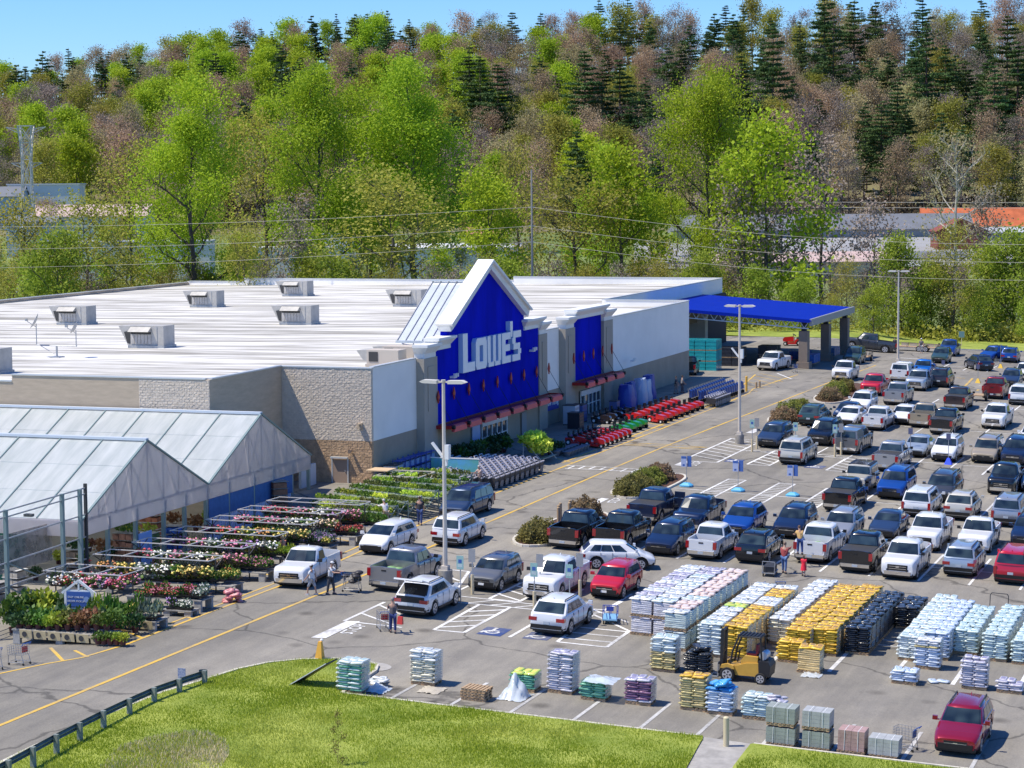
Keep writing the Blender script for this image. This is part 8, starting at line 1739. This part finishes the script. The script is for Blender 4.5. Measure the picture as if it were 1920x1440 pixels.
# the rest of the forest as one mass, instanced
def forest_mass(c):
 grp=bpy.data.collections.new('forest_sources');order=['hgreen','hbud','holive','hpale','hbare','hpine'];names=[]
 srcs=[]
 for k in order:
  for(tm,cm)in TP[k][:2]:
   bm=bmesh.new();bm.from_mesh(tm);n0=len(bm.faces);bm.from_mesh(cm);bm.faces.ensure_lookup_table()
   for f in bm.faces[n0:]:f.material_index=1
   me=bpy.data.meshes.new('forest_source');bm.to_mesh(me);bm.free();me.materials.append(tm.materials[0]);me.materials.append(cm.materials[0]);srcs.append((k,me))
 rr=random.Random(5);VV=[];idx=[];rot=[];sc=[]
 for s,px in c:
  rel=(s-755)/350;t=tpx(px,s);x,y=pos(s,t);kd=hillkind(px,rel,rr);o=[i for i,(k,_)in enumerate(srcs)if k==kd];VV.append(tuple(V(x,y,terr(s,t)-.4,KB)));idx.append(rr.choice(o));rot.append(rr.uniform(0,6.28));sc.append(KB*rr.uniform(1.15,1.6))
 me=bpy.data.meshes.new('hillside_forest');me.from_pydata(VV,[],[])
 for n,ty,dat in(('idx','INT',idx),('rot','FLOAT',rot),('sc','FLOAT',sc)):a=me.attributes.new(n,ty,'POINT');a.data.foreach_set('value',dat)
 o=mesh_obj('hillside_forest',me);ng=bpy.data.node_groups.new('forest','GeometryNodeTree');ng.interface.new_socket('Geometry',in_out='INPUT',socket_type='NodeSocketGeometry');ng.interface.new_socket('Geometry',in_out='OUTPUT',socket_type='NodeSocketGeometry')
 N=ng.nodes;Lk=ng.links;gi=N.new('NodeGroupInput');go=N.new('NodeGroupOutput');jn=N.new('GeometryNodeJoinGeometry')
 def attr(n,ty):a=N.new('GeometryNodeInputNamedAttribute');a.data_type=ty;a.inputs[0].default_value=n;return a.outputs[0]
 for i,(k,sm)in enumerate(srcs):
  so_=bpy.data.objects.new('forest_source',sm);grp.objects.link(so_)
  oi=N.new('GeometryNodeObjectInfo');oi.inputs[0].default_value=so_;ip=N.new('GeometryNodeInstanceOnPoints');cm=N.new('FunctionNodeCompare');cm.data_type='INT';cm.operation='EQUAL'
  Lk.new(attr('idx','INT'),cm.inputs[2]);cm.inputs[3].default_value=i;cx=N.new('ShaderNodeCombineXYZ');Lk.new(attr('rot','FLOAT'),cx.inputs[2]);cs=N.new('ShaderNodeCombineXYZ');sa=attr('sc','FLOAT')
  for q in range(3):Lk.new(sa,cs.inputs[q])
  Lk.new(gi.outputs[0],ip.inputs[0]);Lk.new(cm.outputs[0],ip.inputs[1]);Lk.new(oi.outputs['Geometry'],ip.inputs[2]);Lk.new(cx.outputs[0],ip.inputs[5]);Lk.new(cs.outputs[0],ip.inputs[6]);Lk.new(ip.outputs[0],jn.inputs[0])
 Lk.new(jn.outputs[0],go.inputs[0]);md=o.modifiers.new('forest','NODES');md.node_group=ng;stuff(o);tag(o,'mixed spring woodland covering the middle of the hillside','forest')
forest_mass(rest)
# undergrowth along the verge and river bank
def scrub(name,pts,n,size,mat,lb,seed,hh=2.2):
 rr=np.random.default_rng(seed);P=np.array(pts);i=rr.integers(0,len(P),n);q=P[i]+rr.normal(size=(n,3))*np.array([1.6,1.6,hh*.4]);q[:,2]=np.maximum(q[:,2],P[i][:,2]-.8);o=mesh_obj(name,quadmesh(name,leaves(q,size,rr),mat));stuff(o);tag(o,lb,'undergrowth');return o
pts=[]
for k in range(70):px=1200+11*k;s=rt.uniform(346,356);x,y=pos(s,tpx(px,s));pts.append(tuple(V(x,y,terr(s,tpx(px,s))+1.2,KB)))
scrub('undergrowth',pts,16000,.45,FM['olive'],'dense green undergrowth behind the far grass verge',1);
pts=[]
for k in range(220):px=rt.uniform(-60,1980);s=rt.uniform(745,790);x,y=pos(s,tpx(px,s));pts.append(tuple(V(x,y,terr(s,tpx(px,s))+1.8,KB)))
scrub('thicket',pts,26000,.9,M('thicket_brown',(.085,.06,.035),.9,trans=.15),'brown thicket along the foot of the wooded hill',2,4)
pts=[]
for k in range(260):px=rt.uniform(-60,1500);s=rt.uniform(358,500);x,y=pos(s,tpx(px,s));pts.append(tuple(V(x,y,terr(s,tpx(px,s))+1.0,KB)))
scrub('riverside_brush',pts,30000,.5,foliage('brush_green',(.16,.19,.04)),'green and brown brush between the trunks behind the store',3,3)
# shrubs in the islands
def island_shrub(x,y,rx,ry,h,leaf,lb,seed):
 rr=np.random.default_rng(seed);n=2600;d=rr.normal(size=(n,3));d/=np.linalg.norm(d,axis=1)[:,None];d[:,2]=np.abs(d[:,2])
 q=rr.uniform(.78,1.04,(n,1))*(1+.10*np.sin(d[:,:1]*7+seed)+.08*np.sin(d[:,1:2]*9+seed));P=d*q*np.array([rx,ry,h])+np.array([0,0,.12]);t=thing('island_shrub',lb,'shrub',x,y,0,'clipped shrubs on the islands',slope=False);mesh_obj('crown',quadmesh('shrub_crown',leaves(P,.17,rr),leaf),t)
 m=MB()
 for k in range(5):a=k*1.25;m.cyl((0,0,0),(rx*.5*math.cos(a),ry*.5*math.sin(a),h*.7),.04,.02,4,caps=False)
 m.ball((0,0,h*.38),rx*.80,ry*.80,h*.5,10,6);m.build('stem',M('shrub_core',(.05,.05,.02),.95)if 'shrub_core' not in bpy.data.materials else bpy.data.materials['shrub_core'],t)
SH1=foliage('shrub_olive',(.22,.20,.06),.1);SH2=foliage('shrub_brown',(.30,.21,.12),.1);SH3=foliage('shrub_green',(.24,.26,.05),.1)
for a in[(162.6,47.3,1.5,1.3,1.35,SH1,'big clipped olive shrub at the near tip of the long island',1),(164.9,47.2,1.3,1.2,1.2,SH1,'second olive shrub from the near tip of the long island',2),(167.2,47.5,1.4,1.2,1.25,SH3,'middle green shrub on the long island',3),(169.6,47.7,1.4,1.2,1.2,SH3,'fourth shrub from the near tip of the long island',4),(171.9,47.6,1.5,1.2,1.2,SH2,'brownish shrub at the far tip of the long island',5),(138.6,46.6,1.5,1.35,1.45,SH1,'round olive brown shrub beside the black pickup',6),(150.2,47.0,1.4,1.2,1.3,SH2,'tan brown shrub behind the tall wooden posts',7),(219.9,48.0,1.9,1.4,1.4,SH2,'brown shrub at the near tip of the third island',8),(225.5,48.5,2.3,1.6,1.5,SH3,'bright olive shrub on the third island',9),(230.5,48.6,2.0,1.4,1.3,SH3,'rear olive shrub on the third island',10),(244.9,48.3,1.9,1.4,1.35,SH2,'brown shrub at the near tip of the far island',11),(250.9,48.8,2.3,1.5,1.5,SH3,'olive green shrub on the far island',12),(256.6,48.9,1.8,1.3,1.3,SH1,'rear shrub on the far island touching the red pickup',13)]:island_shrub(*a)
# sapling in the lawn
m,tips=skeleton(2.0,.8,5,3,.2,9,r0=.022,minr=.006);t=thing('sapling','small bare-stemmed young conifer in the foreground grass','sapling',82.2,36.3,0,slope=False);t.location.z+=.1
m.build('trunk',BARKP,t);rr_=np.random.default_rng(4);T=np.array([tuple(q)for q in tips]);P=T[rr_.integers(0,len(T),500)]+rr_.normal(size=(500,3))*.07;mesh_obj('crown',quadmesh('sapling_crown',leaves(P,.07,rr_),foliage('sapling_needles',(.22,.20,.05))),t)
# ---------------------------------------------------------------- things in the valley
def house(px,py,s,w,d,h,wall,roof,lb,rot=0,nwin=4,gable=1.8,cat='building',winc=None):
 t=tpx(px,s);x,y=pos(s,t);z=topz(py,s,px);o=thing('building' if cat!='house' else 'house',lb,cat,x,y,YAW+math.pi/2+rot,'buildings in the valley',z=z-h,slope=False,k=KB)
 m=MB();m.bb(-w/2,0,-6,w/2,d,h-gable);m.prism_yz([(0,h-gable),(d,h-gable),(d/2,h-.15)],-w/2,w/2)if gable>.3 else None;m.build('wall',wall,o)
 m=MB()
 if gable>.3:m.hexa([(-w/2-.4,-.5,h-gable-.1),(w/2+.4,-.5,h-gable-.1),(w/2+.4,d/2,h-.1),(-w/2-.4,d/2,h-.1),(-w/2-.4,-.5,h-gable+.1),(w/2+.4,-.5,h-gable+.1),(w/2+.4,d/2,h+.1),(-w/2-.4,d/2,h+.1)]);m.hexa([(-w/2-.4,d/2,h-.1),(w/2+.4,d/2,h-.1),(w/2+.4,d+.5,h-gable-.1),(-w/2-.4,d+.5,h-gable-.1),(-w/2-.4,d/2,h+.1),(w/2+.4,d/2,h+.1),(w/2+.4,d+.5,h-gable+.1),(-w/2-.4,d+.5,h-gable+.1)])
 else:m.bb(-w/2-.3,-.3,h-gable,w/2+.3,d+.3,h-gable+.35)
 m.build('roof',roof,o)
 for k in range(nwin):xx=lerp(-w/2,w/2,(k+.5)/nwin);m=MB();ww=min(1.2,w/nwin*.35);m.bb(xx-ww,-.06,h-gable-2.6,xx+ww,-.01,h-gable-.9);m.build('window',winc or GLASS,o)
 return o
GRF=M('grey_roof',(.16,.17,.19),.7,var=.1,vs=.3);PINKR=M('faded_pink_roof',(.52,.38,.34),.7,var=.15,vs=.5);BEI=M('beige_wall',(.50,.43,.34),.8);BRK=M('brick_red',(.22,.06,.045),.85,var=.15,vs=1);WHW=M('white_wall',(.62,.62,.60),.7);BRF=M('brown_roof',(.16,.11,.09),.8);GW=M('grey_wall',(.25,.27,.28),.8)
o=house(1530,401,700,92,16,8.4,GW,GRF,'long grey-roofed low building with a row of dark bays across the river',0,16,4.6)
m=MB()
for k in range(15):m.bb(-44+6.2*k,-.25,0,-43.7+6.2*k,-.05,3.9)
m.build('pillar',WHW,o)
house(1490,470,560,46,16,7.5,BEI,PINKR,'long beige building with a pinkish roof in front of the grey one',0,5,2.2);house(1730,470,610,20,10,5.0,BRK,GRF,'low grey-roofed building right of the beige one',.1,4,1.6);house(1752,410,640,11,14,9.0,BRK,BRK,'dark red brick gabled house half hidden by the sycamore',math.pi/2,2,3.5,'house')
house(1600,476,560,16,10,4.5,BEI,PINKR,'small cream building behind the bare trees',0,2,.2);house(1900,425,680,26,12,4.5,GW,M('pale_roof',(.45,.46,.48),.6),'pale-roofed shed below the red bank',0,3,1.4);house(1745,500,520,14,9,4,BRF,BRF,'dark brown roofed building by the farthest pole',0,3,1.2)
house(190,383,640,32,14,6.5,WHW,PINKR,'white farmhouse with a faded pink metal roof on the left',0,5,3.2,'house');house(100,345,700,22,10,4,WHW,WHW,'long white shed near the lattice pylon',0,3,.2);house(30,350,690,10,10,7,M('blue_wall',(.32,.4,.5),.7),GRF,'blue gabled house at the left edge',0,2,3,'house');house(75,405,560,12,8,4,M('blue_wall2',(.36,.45,.52),.7),GRF,'small pale blue shed below the farmhouse',0,2,1.4)
house(640,437,560,10,6,3.4,WHW,WHW,'small white box building among the trees behind the roof',0,2,.2);house(850,455,560,34,10,4,WHW,WHW,'long white roof glimpsed behind the trees left of the gable',0,6,.9);house(250,450,540,40,10,3.2,WHW,M('pale_roof2',(.4,.42,.44),.6),'low pale building strip behind the huge green tree',0,6,.3);house(910,425,620,9,8,4.5,BRK,M('rust_roof',(.42,.18,.13),.8),'small rust-roofed house behind the gable',0,2,1.8,'house');house(560,462,560,26,8,3,WHW,WHW,'low white shed strip right of the huge tree',0,4,.2)
m=MB()
for k in range(24):
 for j in range(6):
  q=[]
  for a,b in((0,0),(1,0),(1,1),(0,1)):s_=575+18*(j+b);t_=tpx(1190+(1900-1190)*(k+a)/24,s_);q.append(V(*pos(s_,t_),terr(s_,t_)+.35,KB))
  m.face(q)
struct(m.build('valley_car_park',M('valley_asphalt',(.30,.30,.30),.9,var=.12,vs=.05)))
# red clay bank
t_=tpx(1880,735);x,y=pos(735,t_);m=MB()
for k in range(12):
 a=-26+4.5*k;m.hexa([(a,-3,-8),(a+4.5,-3,-8),(a+4.5,8,-8),(a,8,-8),(a,-3+noise.noise(Vector((k,1,1))),1),(a+4.5,-3+noise.noise(Vector((k+1,1,1))),1),(a+4.5,6,7.5+noise.noise(Vector((k+1,3,1)))),(a,6,7.5+noise.noise(Vector((k,3,1))))])
o=m.build('clay_bank',M('red_clay',(.50,.13,.05),.95,var=.2,vs=.3));o.matrix_world=Matrix.Translation(V(x,y,topz(432,735,1880),KB))@Matrix.Rotation(YAW-math.pi/2,4,'Z')@Matrix.Scale(KB,4);struct(o)
# lattice pylon
def pylon(px,s,yb,yt):
 t=tpx(px,s);x,y=pos(s,t);z0=terr(s,t);z1=topz(yt,s,px);o=thing('lattice_pylon','pale steel lattice transmission pylon on the left','pylon',x,y,YAW,z=z0,slope=False,k=KB);H_=z1-z0
 lv=[(0,2.6),(.25,1.9),(.45,1.4),(.62,1.1),(.8,1.0),(.9,1.2),(1.0,1.6)];m=MB();wd=.16
 for(a,w0),(b,w1)in zip(lv,lv[1:]):
  for k in range(4):
   c0=((-1,-1),(1,-1),(1,1),(-1,1))[k];c1=((-1,-1),(1,-1),(1,1),(-1,1))[(k+1)%4]
   A=(c0[0]*w0,c0[1]*w0,a*H_);B=(c0[0]*w1,c0[1]*w1,b*H_);C=(c1[0]*w0,c1[1]*w0,a*H_);D=(c1[0]*w1,c1[1]*w1,b*H_);m.beam(A,B,wd*1.3);m.beam(A,D,wd);m.beam(C,B,wd);m.beam(B,D,wd)
 m.build('lattice',M('pylon_steel',(.55,.53,.50),.5),o);m=MB()
 for a,L in((.98,4.6),(.78,3.6),(.60,3.8),(.45,3.6)):
  for s_ in(-1,1):m.beam((0,s_*1,a*H_),(0,s_*L,a*H_+(.5 if a>.9 else 0)),wd);m.beam((0,s_*1,a*H_-1.2),(0,s_*L,a*H_+(.5 if a>.9 else 0)),wd);m.beam((0,s_*L*.5,a*H_),(0,s_*1,a*H_-1),wd*.8)
 m.build('cross_arm',bpy.data.materials['pylon_steel'],o)
pylon(58,520,350,237)
# utility pole and wires
up_s=352;ux,uy=pos(up_s,tpx(999.5,up_s));uz=terr(up_s+5,tpx(999.5,up_s));zt=topz(318,up_s,1000)
o=thing('utility_pole','very tall thin grey utility pole behind the store roof','utility pole',ux,uy,YAW,z=uz,slope=False,k=KB);m=MB();m.cyl((0,0,-1),(0,0,zt-uz),.24,.12,8);m.build('pole',M('pole_grey_wood',(.28,.27,.25),.8),o)
wl=[(388,420,395,445),(423,463,428,478),(453,498,455,512)];WIRE=M('wire_pale',(.50,.47,.40),.6)
for k,(yp,yl,yr0,yr)in enumerate(wl):
 zz=topz(yp,up_s,1000)-uz;m=MB();m.beam((0,-.5,zz),(0,.5,zz),.12);m.build('insulator_arm',STEEL,o)
for k,(yp,yl,yr0,yr)in enumerate(wl):
 A=Vector((ux,uy,topz(yp,up_s,1000)));
 for(px,py,s_,nm)in((-140,yl+6,335,'left'),(2060,yr+14,330,'right')):
  q=pos(s_,tpx(px,s_));B=Vector((q[0],q[1],topz(py,s_,px)));t=MB();pts=[A.lerp(B,i/16)+Vector((0,0,-3.2*math.sin(math.pi*i/16)*(.25 if nm=='left' else .55)))for i in range(17)];t.tube([p-A for p in pts],.022,4)
  w=t.build('power_line',WIRE,None,loc=tuple(V(*A,KB)));w.scale=(KB,)*3;tag(w,'%s pale power line running %s from the utility pole'%(['top','middle','lowest'][k],'to the left' if nm=='left' else 'to the right'),'power line','power lines crossing in front of the trees')
for k,(px,ya,yb_,s_)in enumerate(((1300,378,392,600),(1300,388,400,605))):
 a=pos(s_,tpx(px,s_));b=pos(s_,tpx(1990,s_));A=Vector((*a,topz(ya,s_,px)));B=Vector((*b,topz(ya+2,s_,1990)));t=MB();t.tube([(A.lerp(B,i/8)-A)for i in range(9)],.05,4);w=t.build('power_line',WIRE,None,loc=tuple(V(*A,KB)));w.scale=(KB,)*3;tag(w,['upper','lower'][k]+' distant wire above the long grey building','power line','power lines crossing in front of the trees')
t_=tpx(1783,560);x,y=pos(560,t_);o=thing('power_pole','short pole with white crossarms before the brick house','utility pole',x,y,YAW,z=terr(560,t_),slope=False,k=KB);h_=topz(420,560,1783)-terr(560,t_);m=MB();m.cyl((0,0,0),(0,0,h_),.18,.14,6);m.build('pole',bpy.data.materials['pole_grey_wood'],o);m=MB();m.beam((0,-1.6,h_-.4),(0,1.6,h_-.4),.18);m.beam((0,-1.3,h_-2),(0,1.3,h_-2),.16);m.build('cross_arm',WHITE,o)
